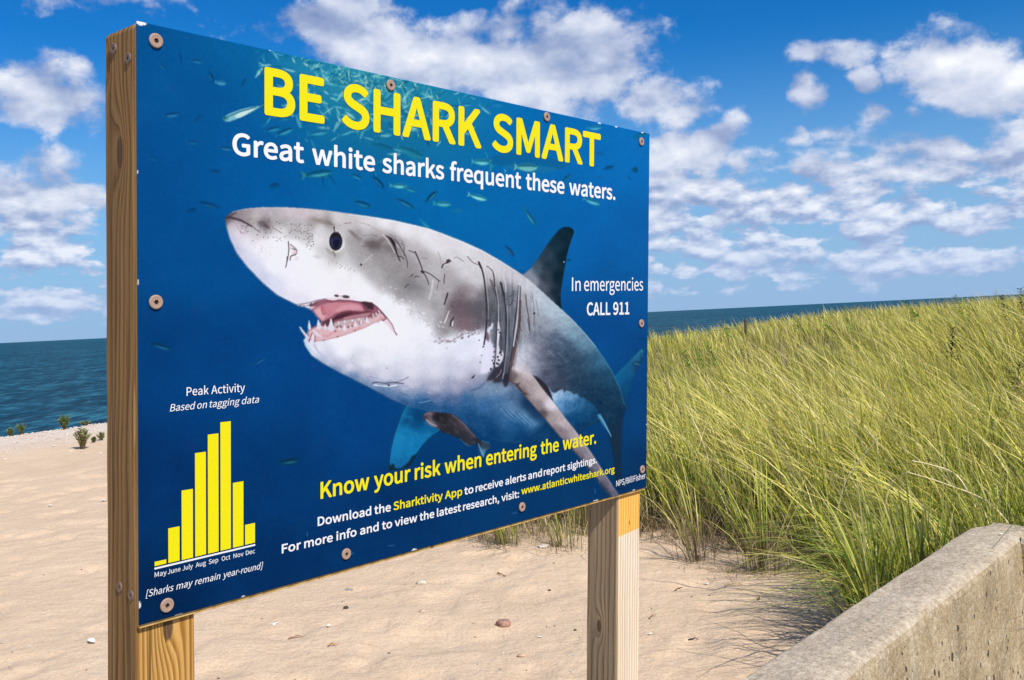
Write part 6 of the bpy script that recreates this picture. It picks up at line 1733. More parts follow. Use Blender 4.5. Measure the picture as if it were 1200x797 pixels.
    for j, (px, py) in enumerate(spots):
        u, v = p2b(px, py)
        if j == 0:
            s, d = proto, prec
        else:
            s = proto.copy(); COL.objects.link(s); d = prec.copy(); COL.objects.link(d); d.parent = s; s.parent = root
        s.location = (OX + u, -.0004, OZ + v)
        s.rotation_euler = (0, sr.uniform(0, 1), 0)
        s.scale = (1.0, 1., 1.0) if u < .3 else (.92, 1., .92)
    brown = head.copy(); brown.materials.clear(); brown.materials.append(rm)
    # four screws in the near post's side
    for px, py in [(133.8, 58), (150.5, 68), (141, 687.5), (153.9, 697.3)]:
        best = None
        for yy in np.arange(YB + .006, YB + .086, .001):
            for vv in np.arange(-.02, BH, .002):
                q = PT + PR[:, 1] * vv - PR[:, 2] * yy
                X = KM @ q; e = (X[0] / X[2] - px) ** 2 + (X[1] / X[2] - py) ** 2
                if best is None or e < best[0]:
                    best = (e, yy, vv)
        s = bpy.data.objects.new('screw', brown); COL.objects.link(s); s.parent = root
        s.location = (OX - .0003 + .001, best[1], OZ + best[2])
        s.rotation_euler = (0, 0, -math.pi / 2)
        s.scale = (.78, .8, .78)
        d = prec.copy(); COL.objects.link(d); d.parent = s
    # two staples left in the posts under the board
    dk = plain_mat('dark staple', (.02, .018, .016, 1), .5, .5, .1, 300., .6)
    for px, py, w in [(229, 721, .012), (738, 575.5, .022)]:
        u, v = p2b(px, py)
        bm = bmesh.new(); bm_box(bm, OX + u - w / 2, OX + u + w / 2, YB - .0016, YB - .0002, OZ + v - .0012, OZ + v + .0012, .0004, 1)
        link('staple', from_bm('staple', bm), dk, root)
    return root


def word_mesh(body, shear=0.):
    """flat filled letters of one word; cap height 1, starting at x = 0"""
    cu = bpy.data.curves.new('t', 'CURVE')
    cu.dimensions = '2D'; cu.fill_mode = 'FRONT'
    x = 0.
    for ch in body:
        adv, enc = GLYPHS[ch]
        for part in enc.split(';'):
            pts = [tuple(map(int, q.split(','))) for q in part.split()]
            sp = cu.splines.new('POLY'); sp.use_cyclic_u = True
            sp.points.add(len(pts) - 1)
            for q, (a, b) in zip(sp.points, pts):
                q.co = ((x + a + shear * b) / 700., b / 700., 0., 1.)
        x += adv
    ob = bpy.data.objects.new('t', cu); COL.objects.link(ob)
    dg = bpy.context.evaluated_depsgraph_get()
    me = bpy.data.meshes.new_from_object(ob.evaluated_get(dg))
    bpy.data.objects.remove(ob); bpy.data.curves.remove(cu)
    V = np.zeros(len(me.vertices) * 3, np.float32); me.vertices.foreach_get('co', V); V = V.reshape(-1, 3)[:, :2].astype(float)
    F = [tuple(p.vertices) for p in me.polygons]
    bpy.data.meshes.remove(me)
    V[:, 0] -= V[:, 0].min()
    return V, F


def build_lettering(panel, OX, OZ, white, yellow):
    def line(name, words, mat, cap, bold, shear=0., lift=.0007):
        """words: (text, (x0, y0), (x1, y1)) with the two ends of the baseline in traced px; cap in metres;
        bold: stroke gain as a share of the cap height, drawn as a round pen going over the outline"""
        A = np.array([[p2b(*q)[0], 1.] for w in words for q in (w[1], w[2])])
        B = np.array([p2b(*q)[1] for w in words for q in (w[1], w[2])])
        sl, ic = np.linalg.lstsq(A, B, rcond=None)[0] if len(words) > 1 else (0., float(np.mean(B)))
        r = bold * cap
        shifts = [(0., 0.)] + [(r * math.cos(k * math.pi / 6), r * math.sin(k * math.pi / 6)) for k in range(12)] if r > 0 else [(0., 0.)]
        VV, FF, n = [], [], 0
        for text, p0, p1 in words:
            u0, u1 = p2b(*p0)[0], p2b(*p1)[0]
            V, F = word_mesh(text, shear)
            V[:, 0] *= (u1 - u0 - 2 * r) / V[:, 0].max()
            V[:, 1] *= (cap - 2 * r)
            V += (u0 + r, r)
            for k, (dx, dy) in enumerate(shifts):
                x = V[:, 0] + dx; y = V[:, 1] + dy
                VV.append(np.stack([OX + x, np.full(len(V), -lift - .000012 * k), OZ + y + ic + sl * x], 1))
                FF += [tuple(i + n for i in f) for f in F]
                n += len(V)
        me = bpy.data.meshes.new(name)
        me.from_pydata([tuple(v) for v in np.concatenate(VV)], [], FF)
        return link(name, me, mat, panel)

    def capm(x, yb, yt):
        return p2b(x, yt)[1] - p2b(x, yb)[1]
    line('heading_lettering', [('BE', (309.6, 134.6), (380, 145.6)), ('SHARK', (400.3, 148.8), (563.8, 174.6)), ('SMART', (576.3, 176.6), (703.4, 196.6))], yellow, capm(310, 134.7, 78.1), .042)
    line('subheading_lettering', [('Great', (272, 179.4), (356, 191.2)), ('white', (365.4, 192.4), (439.2, 202.2)), ('sharks', (447.6, 203.2), (520.1, 211.5)), ('frequent', (526.7, 212.4), (610.4, 221.8)),
                                  ('these', (615.8, 222.4), (661.2, 227.4)), ('waters.', (666.6, 228.), (720.8, 233.8))], white, capm(282, 180.9, 154.6), .036)
    line('emergency_lettering', [('In', (669.8, 341.1), (680.1, 341.)), ('emergencies', (684.1, 341.), (753.3, 340.5))], white, capm(670.6, 341.1, 325.2), .010)
    line('emergency_lettering', [('CALL', (687.3, 369.9), (715, 369.1)), ('911', (718.2, 369.), (737.1, 368.5))], white, capm(705, 369.4, 354.3), .034)
    line('chart_title_lettering', [('Peak', (218.3, 464.), (244.2, 462.)), ('Activity', (247.3, 461.8), (286.7, 458.8))], white, capm(218.3, 464, 454), .010)
    line('chart_note_lettering', [('Based', (198.7, 482.4), (228.7, 479.3)), ('on', (230.7, 479.), (242.3, 477.9)), ('tagging', (245.3, 477.6), (280.7, 474.)), ('data', (282.9, 473.8), (303.3, 471.8))], white, capm(201, 482, 473.6), .004, .22)
    line('slogan_lettering', [('Know', (375.2, 584.2), (432.4, 573.3)), ('your', (437.9, 572.2), (480.7, 563.8)), ('risk', (485.6, 562.8), (515.9, 556.8)), ('when', (520.6, 555.8), (563.7, 547.2)), ('entering', (569.1, 546.1), (628.7, 533.9)),
                              ('the', (633.1, 533.), (654.5, 528.6)), ('water.', (659., 527.7), (698.2, 519.4))], yellow, capm(375.7, 584, 564), .036)
    line('app_lettering', [('Download', (371.9, 616.6), (434.7, 603.7)), ('the', (438.2, 603.), (457.7, 598.8))], white, capm(372.7, 616.5, 605.9), .036)
    line('app_lettering', [('Sharktivity', (460.7, 598.2), (518.4, 585.5)), ('App', (521.1, 584.9), (541.3, 580.4))], yellow, capm(372.7, 616.5, 605.9), .036)
    line('app_lettering', [('to', (543.7, 579.8), (554.5, 577.3)), ('receive', (557., 576.7), (589.1, 569.2)), ('alerts', (591.8, 568.6), (616.2, 562.8)), ('and', (618.5, 562.2), (634.7, 558.3)), ('report', (636.8, 557.8), (662.1, 551.6)), ('sightings.', (664.4, 551.), (698.9, 542.3))], white, capm(372.7, 616.5, 605.9), .036)
    c3 = capm(330.5, 647.6, 636.9)
    line('research_lettering', [('For', (329.8, 647.8), (352.4, 642.8)), ('more', (356.1, 642.), (389.7, 634.5)), ('info', (393.8, 633.6), (417.5, 628.2)), ('and', (421.6, 627.2), (443.4, 622.2)), ('to', (447.2, 621.3), (459.2, 618.5)), ('view', (462.2, 617.8), (488.6, 611.6)),
                                ('the', (491.3, 611.), (508.6, 606.8)), ('latest', (511.6, 606.1), (539.8, 599.2)), ('research,', (542.2, 598.6), (584.6, 588.)), ('visit:', (587.2, 587.4), (607.9, 582.1))], white, c3, .036)
    line('research_lettering', [('www.atlanticwhiteshark.org', (610.6, 581.4), (719.9, 552.))], yellow, c3, .036)
    line('photo_credit_lettering', [('NPS/Bill', (721.8, 570.2), (740.9, 564.8)), ('Fisher', (742.1, 564.4), (756.2, 560.4))], white, capm(722.4, 570, 563.2), .010)
    line('season_note_lettering', [('[Sharks', (170.4, 699.6), (203.2, 691.8)), ('may', (206.2, 691.2), (225.6, 686.4)), ('remain', (228., 685.8), (257.9, 678.4)), ('year-round]', (260.7, 677.8), (308., 665.6))], white, capm(174, 698.6, 690.8), .004, .22)
    # --- bar chart
    ch = link('bar_chart', chart_axis(OX, OZ), white, panel)
    bars = [((180.9, 663.6), (194.6, 660.2), 658.4), ((197., 659.8), (210.2, 656.7), 619.2), ((212.7, 656.3), (225.9, 653.2), 574.9), ((228.5, 652.4), (241.2, 649.3), 531.), ((243.5, 648.9), (255.9, 645.9), 509.3), ((258.2, 645.4), (270.3, 642.5), 494.9), ((272.7, 642.), (285., 639.), 565.9), ((286.9, 638.5), (298.5, 635.7), 615.1)]
    for (p0, p1, yt) in bars:
        u0, vb = p2b(*p0); u1, vb1 = p2b(*p1); vt = p2b(p0[0], yt)[1]
        bm = bmesh.new()
        q = [bm.verts.new((OX + u, -.0007, OZ + v)) for u, v in ((u0, vb), (u1, vb1), (u1, vt), (u0, vt))]
        bm.faces.new(q)
        me = bpy.data.meshes.new('chart_bar'); bm.to_mesh(me); bm.free()
        link('chart_bar', me, yellow, panel)
    months = [('May', (180.9, 676.6), (195, 673.1)), ('June', (196.2, 672.9), (211.2, 669.2)), ('July', (213.5, 668.6), (225.6, 665.7)), ('Aug', (229., 664.9), (241., 662.)), ('Sep', (244.3, 661.2), (255.4, 658.5)), ('Oct', (259.5, 657.5), (269.6, 655.1)), ('Nov', (273.2, 654.2), (285., 651.4)), ('Dec', (287.7, 650.7), (298.4, 648.1))]
    line('month_lettering', months, white, capm(181, 676.4, 670.8), .006)


def chart_axis(OX, OZ):
    bm = bmesh.new()
    a = p2b(180.7, 666.4); b = p2b(298.8, 638.4)
    t = .0013
    q = [bm.verts.new((OX + u, -.0007, OZ + v)) for u, v in ((a[0], a[1] - t), (b[0], b[1] - t), (b[0], b[1] + t), (a[0], a[1] + t))]
    bm.faces.new(q)
    me = bpy.data.meshes.new('bar_chart'); bm.to_mesh(me); bm.free()
    return me


build_sign()
# ---------------------------------------------------------------- beach grass and other plants
grng = np.random.default_rng(77)


def leaf_mat(name, layer='tint', trans=.22, rough=.55, spec=.25):
    m, T, bs = mat_new(name)
    c = T.add('ShaderNodeVertexColor', layer_name=layer).outputs[0]
    set_in(T, bs, color=c, rough=rough, spec=spec)
    tr = T.add('ShaderNodeBsdfTranslucent', {'Color': T.mix(.5, c, (.55, .55, .10, 1), 'MULTIPLY')})
    tr2 = T.add('ShaderNodeBsdfTranslucent', {'Color': c})
    ms = T.add('ShaderNodeMixShader', {0: trans, 1: bs.outputs[0], 2: tr2.outputs[0]})
    T.l.new(ms.outputs[0], [n for n in T.n if n.type == 'OUTPUT_MATERIAL'][0].inputs[0])
    T.n.remove(tr)
    return m


LEAF = leaf_mat('grass blades')


def blades(base, height, lean, droop, width, col0, col1, col2, segs=5, curl=None):
    """ribbons: base (n,3), height (n,), lean (n,2) horizontal reach at the tip, droop (n,), colours base/middle/tip (n,3)"""
    n = len(base)
    t = np.linspace(0, 1, segs + 1)
    T_ = t[None, :]
    hx = lean[:, 0:1] * T_ ** 1.9; hy = lean[:, 1:2] * T_ ** 1.9
    hz = height[:, None] * (T_ - droop[:, None] * T_ ** 3)
    if curl is not None:
        hx = hx + curl[:, 0:1] * np.sin(T_ * 3.1); hy = hy + curl[:, 1:2] * np.sin(T_ * 3.1)
    C = np.stack([base[:, 0:1] + hx, base[:, 1:2] + hy, base[:, 2:3] + hz], 2)
    a = grng.uniform(0, math.pi, n)
    wv = np.stack([np.cos(a), np.sin(a), np.zeros(n)], 1)
    prof = np.interp(t, [0, .12, .5, .8, 1.], [.55, .9, 1., .62, .10])
    W = wv[:, None, :] * (width[:, None] * prof[None, :])[..., None] * .5
    V = np.stack([C - W, C + W], 2).reshape(-1, 3)
    k = np.interp(t, [0, .2, .62, 1], [0, .28, 1, 1])  # foot colour carried well up the blade; dark feet paint shade low down
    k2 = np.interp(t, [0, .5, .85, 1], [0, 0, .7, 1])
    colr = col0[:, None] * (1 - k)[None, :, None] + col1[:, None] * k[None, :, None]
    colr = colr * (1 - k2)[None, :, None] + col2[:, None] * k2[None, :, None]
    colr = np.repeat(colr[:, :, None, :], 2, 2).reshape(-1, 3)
    i = np.arange(n)[:, None] * (segs + 1) * 2 + np.arange(segs)[None, :] * 2
    i = i.ravel()
    F = np.stack([i, i + 1, i + 3, i + 2], 1)
    return V, F, colr


GREEN = np.array([[.090, .19, .012], [.13, .24, .016], [.20, .31, .020], [.31, .39, .030], [.05, .12, .012]])
STRAW = np.array([[.74, .62, .14], [.80, .66, .21], [.64, .57, .09], [.84, .72, .33], [.54, .53, .08]])
DEAD = np.array([[.27, .19, .10], [.36, .27, .155], [.19, .125, .065], [.42, .34, .22]])


def tuft_blades(cx, cy, nb, h, spread, wind=(-.30, -.05), straw=.45, far=0., width=.0048, out=.16):
    """blades of many tufts: arrays cx, cy; nb blades each"""
    m = len(cx)
    n = m * nb
    X = np.repeat(cx, nb); Y = np.repeat(cy, nb); H = np.repeat(h, nb)
    a = grng.uniform(0, 2 * math.pi, n); rr = np.abs(grng.normal(0, 1, n))
    ox, oy = np.cos(a) * rr, np.sin(a) * rr
    bx, by = X + ox * spread * .5, Y + oy * spread * .5
    bz = ground_z(bx, by, False) - .02
    hh = H * grng.uniform(.55, 1.12, n)
    wn = np.repeat(grng.uniform(.55, 1.35, m), nb)
    sway = fbm2(X, Y, 51, 2, .55)
    lx = ox * out * H + wind[0] * wn * hh * (grng.uniform(.35, 1.5, n) + grng.normal(0, .35, n)) * (1 + .5 * sway)
    ly = oy * out * H + wind[1] * wn * hh + grng.normal(0, .13, n)
    droop = np.clip(grng.normal(.16, .12, n), 0, .5)
    kind = grng.random(n)
    st = np.clip(straw + .22 * np.repeat(fbm2(cx, cy, 52, 3, .35), nb), .05, .95)
    tone = np.repeat(grng.uniform(.82, 1.18, m), nb)[:, None]
    g = GREEN[grng.integers(0, len(GREEN), n)] * tone
    s = STRAW[grng.integers(0, len(STRAW), n)] * tone
    d = DEAD[grng.integers(0, len(DEAD), n)]
    iss = (kind < st)[:, None]
    mid = np.where(iss, s * .55 + g * .45, g)
    tip = np.where(iss, s, g * .35 + s * .65)
    isd = kind > .86
    hh = np.where(isd, hh * grng.uniform(.35, .8, n), hh)
    mid = np.where(isd[:, None], d * 1.15, mid); tip = np.where(isd[:, None], d * 1.35, tip)
    col0 = d * .42  # dead brown foot, darkened further to paint the shade inside the tufts
    w = width * grng.uniform(.6, 1.35, n) * (1 + far)
    base = np.stack([bx, by, bz], 1)
    return blades(base, hh, np.stack([lx, ly], 1), droop, w, col0, mid, tip)


def scatter_in(n, x0, x1, y0, y1, cond):
    out = np.zeros((0, 2))
    while len(out) < n:
        p = np.stack([grng.uniform(x0, x1, n * 2), grng.uniform(y0, y1, n * 2)], 1)
        p = p[cond(p[:, 0], p[:, 1])]
        out = np.concatenate([out, p])
    return out[:n]


def view_ok(x, y, m=4.):
    az = np.degrees(np.arctan2(x, y))
    return (az > -30 - m) & (az < 46 + m)


def build_grass():
    parts = []
    fr = lambda x, y: seg_dist(x, y, GRASS_FRONT)
    wa = lambda x, y: wall_coords(x, y)
    def free(x, y):
        a, b = wall_coords(x, y)
        return ~((b > -.04) & (b < W_WIDTH + .3) & (a < W_END + .08)) & ~((b > 0) & (a < W_END + .08))
    ins = lambda x, y: inside(x, y, GRASS_POLY) & view_ok(x, y) & free(x, y)
    # bands by distance
    for (d0, d1, dens, nb, hgt, spr, wid) in [(3.0, 7.0, 70, 24, .72, .13, .0072), (7.0, 10.5, 40, 20, .64, .15, .0076), (10.5, 16., 22, 20, .58, .20, .0085), (16., 26., 9, 16, .56, .32, .0120), (26., 46., 2.6, 14, .56, .6, .02)]:
        R = d1
        area = (2 * R) * R
        cnt = int(dens * area)
        p = np.stack([grng.uniform(-R, R, cnt), grng.uniform(.5, R, cnt)], 1)
        d = np.hypot(p[:, 0], p[:, 1])
        p = p[(d >= d0) & (d < d1) & ins(p[:, 0], p[:, 1]) & (shore_s(p[:, 0], p[:, 1]) < -1.2)]
        f = fr(p[:, 0], p[:, 1])
        keep = grng.random(len(p)) < np.clip(.30 + f * 1.1, 0, 1) * np.clip(.75 + .6 * fbm2(p[:, 0], p[:, 1], 61, 3, .8), .25, 1)
        p = p[keep]; f = f[keep]
        h = hgt * grng.uniform(.75, 1.15, len(p)) * (.70 + .30 * sstep(f, 0., 1.0)) * (1 + .16 * fbm2(p[:, 0], p[:, 1], 62, 2, .5))
        parts.append(tuft_blades(p[:, 0], p[:, 1], nb, h, spr, wind=(-.17, -.02), straw=.78 if d0 > 10 else (.66 if d0 > 6.5 else .24), width=wid))
        print('grass band', d0, len(p), len(p) * nb)
    # long bleached stalks bowed over by the wind
    p = np.stack([grng.uniform(.8, 6., 4000), grng.uniform(4., 12., 4000)], 1)
    p = p[ins(p[:, 0], p[:, 1]) & (fr(p[:, 0], p[:, 1]) > .25)]
    az = np.degrees(np.arctan2(p[:, 0], p[:, 1]))
    p = p[(grng.random(len(p)) < np.clip((az - 4) / 16, .12, 1)) & (az < 32)][:1500]
    n = len(p)
    base = np.stack([p[:, 0], p[:, 1], ground_z(p[:, 0], p[:, 1], False)], 1)
    hh = grng.uniform(.62, .95, n)
    lean = np.stack([-grng.uniform(.20, .75, n), grng.normal(-.02, .10, n)], 1)
    s = STRAW[grng.integers(0, len(STRAW), n)] * 1.12
    parts.append(blades(base, hh, lean, grng.uniform(.05, .4, n), grng.uniform(.005, .0085, n), s * .6, s, s * 1.05, 6))
    # pale straw gathered on the middle of the slope
    p = np.stack([grng.normal(2.35, .75, 3000), grng.normal(6.6, .9, 3000)], 1)
    p = p[ins(p[:, 0], p[:, 1]) & (fr(p[:, 0], p[:, 1]) > .35)][:1100]
    n = len(p)
    base = np.stack([p[:, 0], p[:, 1], ground_z(p[:, 0], p[:, 1], False)], 1)
    s = STRAW[grng.integers(0, len(STRAW), n)] * np.array([1.12, 1.14, 1.3])
    parts.append(blades(base, grng.uniform(.62, .92, n), np.stack([-grng.uniform(.2, .7, n), grng.normal(-.03, .1, n)], 1), grng.uniform(.05, .4, n), grng.uniform(.005, .009, n), s * .5, s, s, 6))
    # a mat of long blades blown flat beside the wall
    for na, (aa0, aa1, bb0, bb1) in ((900, (1.35, W_END + 1.1, -.8, -.06)), (420, (W_END + .1, W_END + 1.2, -.3, 1.4))):
        aa = grng.uniform(aa0, aa1, na); bb = grng.uniform(bb0, bb1, na)
        px_ = _wa[0] + WD[0] * aa + WN[0] * bb; py_ = _wa[1] + WD[1] * aa + WN[1] * bb
        ok = inside(px_, py_, GRASS_POLY)
        px_, py_ = px_[ok], py_[ok]; n = len(px_)
        base = np.stack([px_, py_, ground_z(px_, py_, False)], 1)
        hh = grng.uniform(.32, .68, n)
        lean = np.stack([-grng.uniform(.20, .72, n), grng.normal(-.12, .14, n)], 1)
        k = grng.random(n)[:, None]
        s_ = np.where(k < .34, STRAW[grng.integers(0, len(STRAW), n)], GREEN[grng.integers(0, len(GREEN), n)] * 1.1)
        parts.append(blades(base, hh, lean, grng.uniform(.25, .75, n), grng.uniform(.005, .009, n), s_ * .5, s_, s_ * .6 + STRAW[grng.integers(0, len(STRAW), n)] * .4, 7))
    # dead thatch at the foot
    p = np.stack([grng.uniform(-1., 4.5, 60000), grng.uniform(3.6, 9., 60000)], 1)
    f = fr(p[:, 0], p[:, 1])
    ok = inside(p[:, 0], p[:, 1], GRASS_POLY) & free(p[:, 0], p[:, 1]) & (f < 2.0) & (grng.random(len(p)) < np.clip(1.1 - f * .45, .1, 1) * .5) & (grng.random(len(p)) < sstep(f, -.1, .35) + .12)
    p = p[ok][:9000]
    n = len(p)
    base = np.stack([p[:, 0], p[:, 1], ground_z(p[:, 0], p[:, 1]) + .002], 1)
    a = grng.uniform(0, 2 * math.pi, n); l = grng.uniform(.05, .34, n)
    d = DEAD[grng.integers(0, len(DEAD), n)]
    parts.append(blades(base, grng.uniform(.01, .20, n), np.stack([np.cos(a) * l, np.sin(a) * l], 1), grng.uniform(0, .9, n), grng.uniform(.0025, .005, n), d * .9, d, d * 1.1, 4))
    # dead upright stems among the living ones along the front
    p = np.stack([grng.uniform(-1., 4.5, 60000), grng.uniform(3.6, 8., 60000)], 1)
    f = fr(p[:, 0], p[:, 1])
    p = p[inside(p[:, 0], p[:, 1], GRASS_POLY) & free(p[:, 0], p[:, 1]) & (f > .04) & (f < 1.3)][:3600]
    n = len(p)
    base = np.stack([p[:, 0], p[:, 1], ground_z(p[:, 0], p[:, 1]) - .01], 1)
    d = DEAD[grng.integers(0, len(DEAD), n)]
    parts.append(blades(base, grng.uniform(.12, .38, n), grng.normal(0, .10, (n, 2)), grng.uniform(0, .5, n), grng.uniform(.003, .0065, n), d * .8, d * 1.15, d * 1.3, 4))
    off = 0; VV, FF, CC = [], [], []
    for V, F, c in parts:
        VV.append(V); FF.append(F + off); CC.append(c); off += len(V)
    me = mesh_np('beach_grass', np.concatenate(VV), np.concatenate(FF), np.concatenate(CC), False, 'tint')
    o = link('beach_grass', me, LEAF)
    tag(o, 'tall windblown beach grass covering the dune', 'grass', kind='stuff')
    print('grass verts', off)


def build_clump(px, py, nb, h, spread, label, wind=(-.2, 0.), straw=.4):
    g = gp(px, py)
    cx, cy = g[0], g[1]
    V, F, c = tuft_blades(np.array([cx]), np.array([cy]), nb, np.array([h]), spread, wind, straw, width=.0052, out=.20)
    gz = float(ground_z(np.array([cx]), np.array([cy]))[0])
    V = V - np.array([cx, cy, gz])
    # dead litter round its foot
    n = 60
    a = grng.uniform(0, 2 * math.pi, n); r = np.abs(grng.normal(0, .11, n))
    base = np.stack([np.cos(a) * r, np.sin(a) * r, np.full(n, .004)], 1)
    b = a + grng.normal(0, .8, n); l = grng.uniform(.05, .22, n)
    d = DEAD[grng.integers(0, len(DEAD), n)]
    V2, F2, c2 = blades(base, grng.uniform(.004, .10, n), np.stack([np.cos(b) * l, np.sin(b) * l], 1), grng.uniform(.2, .95, n), grng.uniform(.0025, .005, n), d, d, d, 4)
    # and dead stems standing in it
    m = max(4, nb // 3)
    base = np.stack([grng.normal(0, spread * .5, m), grng.normal(0, spread * .5, m), np.full(m, -.01)], 1)
    d = DEAD[grng.integers(0, len(DEAD), m)]
    V3, F3, c3 = blades(base, grng.uniform(.2, .55, m) * h, grng.normal(0, .12, (m, 2)) * h, grng.uniform(0, .5, m), grng.uniform(.003, .006, m), d * .8, d * 1.15, d * 1.3, 4)
    o = link('grass_clump', mesh_np('grass_clump', np.concatenate([V, V2, V3]), np.concatenate([F, F2 + len(V), F3 + len(V) + len(V2)]), np.concatenate([c, c2, c3]), False, 'tint'), LEAF)
    o.location = (cx, cy, gz)
    tag(o, label, 'grass clump', 'grass clumps at the foot of the dune')


def tube(bm, pts, radii, sides=6):
    pts = [Vector(p) for p in pts]
    prev = None
    for i, p in enumerate(pts):
        d = (pts[min(i + 1, len(pts) - 1)] - pts[max(i - 1, 0)]).normalized()
        s = d.orthogonal().normalized(); t = d.cross(s)
        ring = [bm.verts.new(p + (s * math.cos(2 * math.pi * k / sides) + t * math.sin(2 * math.pi * k / sides)) * radii[i]) for k in range(sides)]
        if prev:
            for k in range(sides):
                bm.faces.new([prev[k], prev[(k + 1) % sides], ring[(k + 1) % sides], ring[k]])
        prev = ring
    if len(prev) > 2:
        bm.faces.new(prev)


STEM = plain_mat('green stem', (.10, .15, .035, 1), .6, .2, .25, 80.)
WOODY = plain_mat('woody stem', (.16, .11, .06, 1), .8, .2, .25, 80.)


def leaves_mesh(name, pts, dirs, size, cols, ratio=.38, fold=.25):
    """small pointed leaves, each four folded faces"""
    V, F, C = [], [], []
    for p, d, s, c in zip(pts, dirs, size, cols):
        d = Vector(d).normalized(); up = Vector((0, 0, 1))
        side = d.cross(up)
        side = side.normalized() if side.length > .1 else Vector((1, 0, 0))
        nrm = side.cross(d)
        p = Vector(p); o = len(V)
        for (u, v, w) in [(0, 0, 0), (.35, ratio * .5, fold * .3), (.75, ratio * .36, fold * .12), (1, 0, -.12), (.75, -ratio * .36, fold * .12), (.35, -ratio * .5, fold * .3), (.5, 0, 0)]:
            V.append(p + (d * u + side * v + nrm * w) * s); C.append(c)
        F += [(o, o + 1, o + 6), (o + 1, o + 2, o + 6), (o + 2, o + 3, o + 6), (o + 3, o + 4, o + 6), (o + 4, o + 5, o + 6), (o + 5, o, o + 6)]
    return mesh_np(name, [tuple(v) for v in V], np.array(F), np.array(C), False, 'tint')


def leafy_weed(px, py, dist, h_px, label, seed, lean=(-.1, 0), dark=False, depth=.34):
    """goldenrod like stem with rows of narrow leaves; top at the traced place, foot in the grass"""
    r = np.random.default_rng(seed)
    p = at_dist(px, py, dist)
    hv = h_px / FPX * dist
    foot = np.array([p[0] - lean[0] * hv * .5, p[1], p[2] - hv - depth])
    gz = float(ground_z(np.array([foot[0]]), np.array([foot[1]]), False)[0])
    H = p[2] - gz
    n = 9
    pts = []
    for i in range(n + 1):
        t = i / n
        pts.append(Vector((lean[0] * H * t ** 2 * .6, lean[1] * H * t ** 2, H * t)))
    root = empty('leafy_weed', Matrix.Translation((foot[0], foot[1], gz)))
    tag(root, label, 'weed', 'leafy weeds standing in the dune grass')
    bm = bmesh.new()
    tube(bm, pts, [.005 - .003 * i / n for i in range(n + 1)], 5)
    link('stem', from_bm('stem', bm, True), WOODY if dark else STEM, root)
    P, D, S, C = [], [], [], []
    k = int(26 + hv * 60)
    for j in range(k):
        t = 1 - (j / k) ** 1.3 * min(.75, (hv * 1.5) / H)
        i = min(int(t * n), n - 1); f = t * n - i
        q = pts[i].lerp(pts[i + 1], f)
        a = j * 2.4 + r.normal(0, .3)
        D.append((math.cos(a) + lean[0], math.sin(a), r.uniform(.0, .9)))
        P.append(q); S.append(r.uniform(.045, .085) * (1.15 - .5 * (1 - j / k)) * (dist / 12) ** .35)
        c = np.array([.16, .31, .03]) if not dark else np.array([.05, .075, .025])
        C.append(c * r.uniform(.6, 1.35))
    link('foliage', leaves_mesh('foliage', P, D, S, C, .30), LEAF, root)


def beach_shrub(px, py, hpx, wpx, label, seed, z=0.05, pale=False):
    r = np.random.default_rng(seed)
    g = gp(px, py, z)
    gz = float(ground_z(np.array([g[0]]), np.array([g[1]]))[0])
    dist = math.hypot(g[0], g[1])
    H = hpx / FPX * dist; W = wpx / FPX * dist / 2
    root = empty('beach_shrub', Matrix.Translation((g[0], g[1], gz)))
    tag(root, label, 'shrub', 'small shrubs on the beach crest')
    bm = bmesh.new(); P, D, S, C = [], [], [], []
    ns = 22
    for j in range(ns):
        a = 2 * math.pi * j / ns + r.normal(0, .25)
        sp = W * r.uniform(.15, 1.0)
        tip = Vector((math.cos(a) * sp, math.sin(a) * sp, H * r.uniform(.62, 1.02) * (1 - .35 * (sp / W) ** 2)))
        mid = Vector((tip.x * .45, tip.y * .45, tip.z * .55))
        tube(bm, [Vector((math.cos(a) * .015, math.sin(a) * .015, -.02)), mid, tip], [.006, .004, .0016], 4)
        for q in range(40):
            t = .18 + .82 * r.random()
            base = mid.lerp(tip, (t - .5) * 2) if t > .5 else Vector((0, 0, 0)).lerp(mid, t * 2)
            b = r.uniform(0, 2 * math.pi)
            P.append(base); D.append((math.cos(b), math.sin(b), r.uniform(.2, 1.4))); S.append(r.uniform(.025, .05) * (1 if H > .2 else .7))
            c = np.array([.32, .33, .14]) if pale else np.array([.20, .27, .10])
            C.append(c * r.uniform(.65, 1.4))
    link('stems', from_bm('stems', bm, True), WOODY, root)
    link('foliage', leaves_mesh('foliage', P, D, S, C, .34), LEAF, root)


build_grass()
for a in [(815, 656, 46, .62, .10, 'grass clump with splayed stems nearest the bleached post, at the sand edge'), (893, 669, 60, .70, .11, 'upright grass clump standing alone forward on the sand, left of the wall'),
          (955, 664, 55, .62, .12, 'dense grass clump between the forward clump and the wall'), (592, 640, 70, .34, .16, 'short green grass clump under the sign, left of its dry neighbour'),
          (655, 642, 50, .30, .18, 'dry short grass clump just left of the bleached post, seen under the sign'), (1040, 664, 44, .48, .12, 'grass clump leaning out beside the back of the concrete wall')]:
    build_clump(*a)
for a in [(923, 668, 5, .13, .02, 'single small green grass sprout on bare sand, left of the wall'), (857, 672, 3, .10, .02, 'tiny thin grass sprout on bare sand below the clumps')]:
    build_clump(*a)

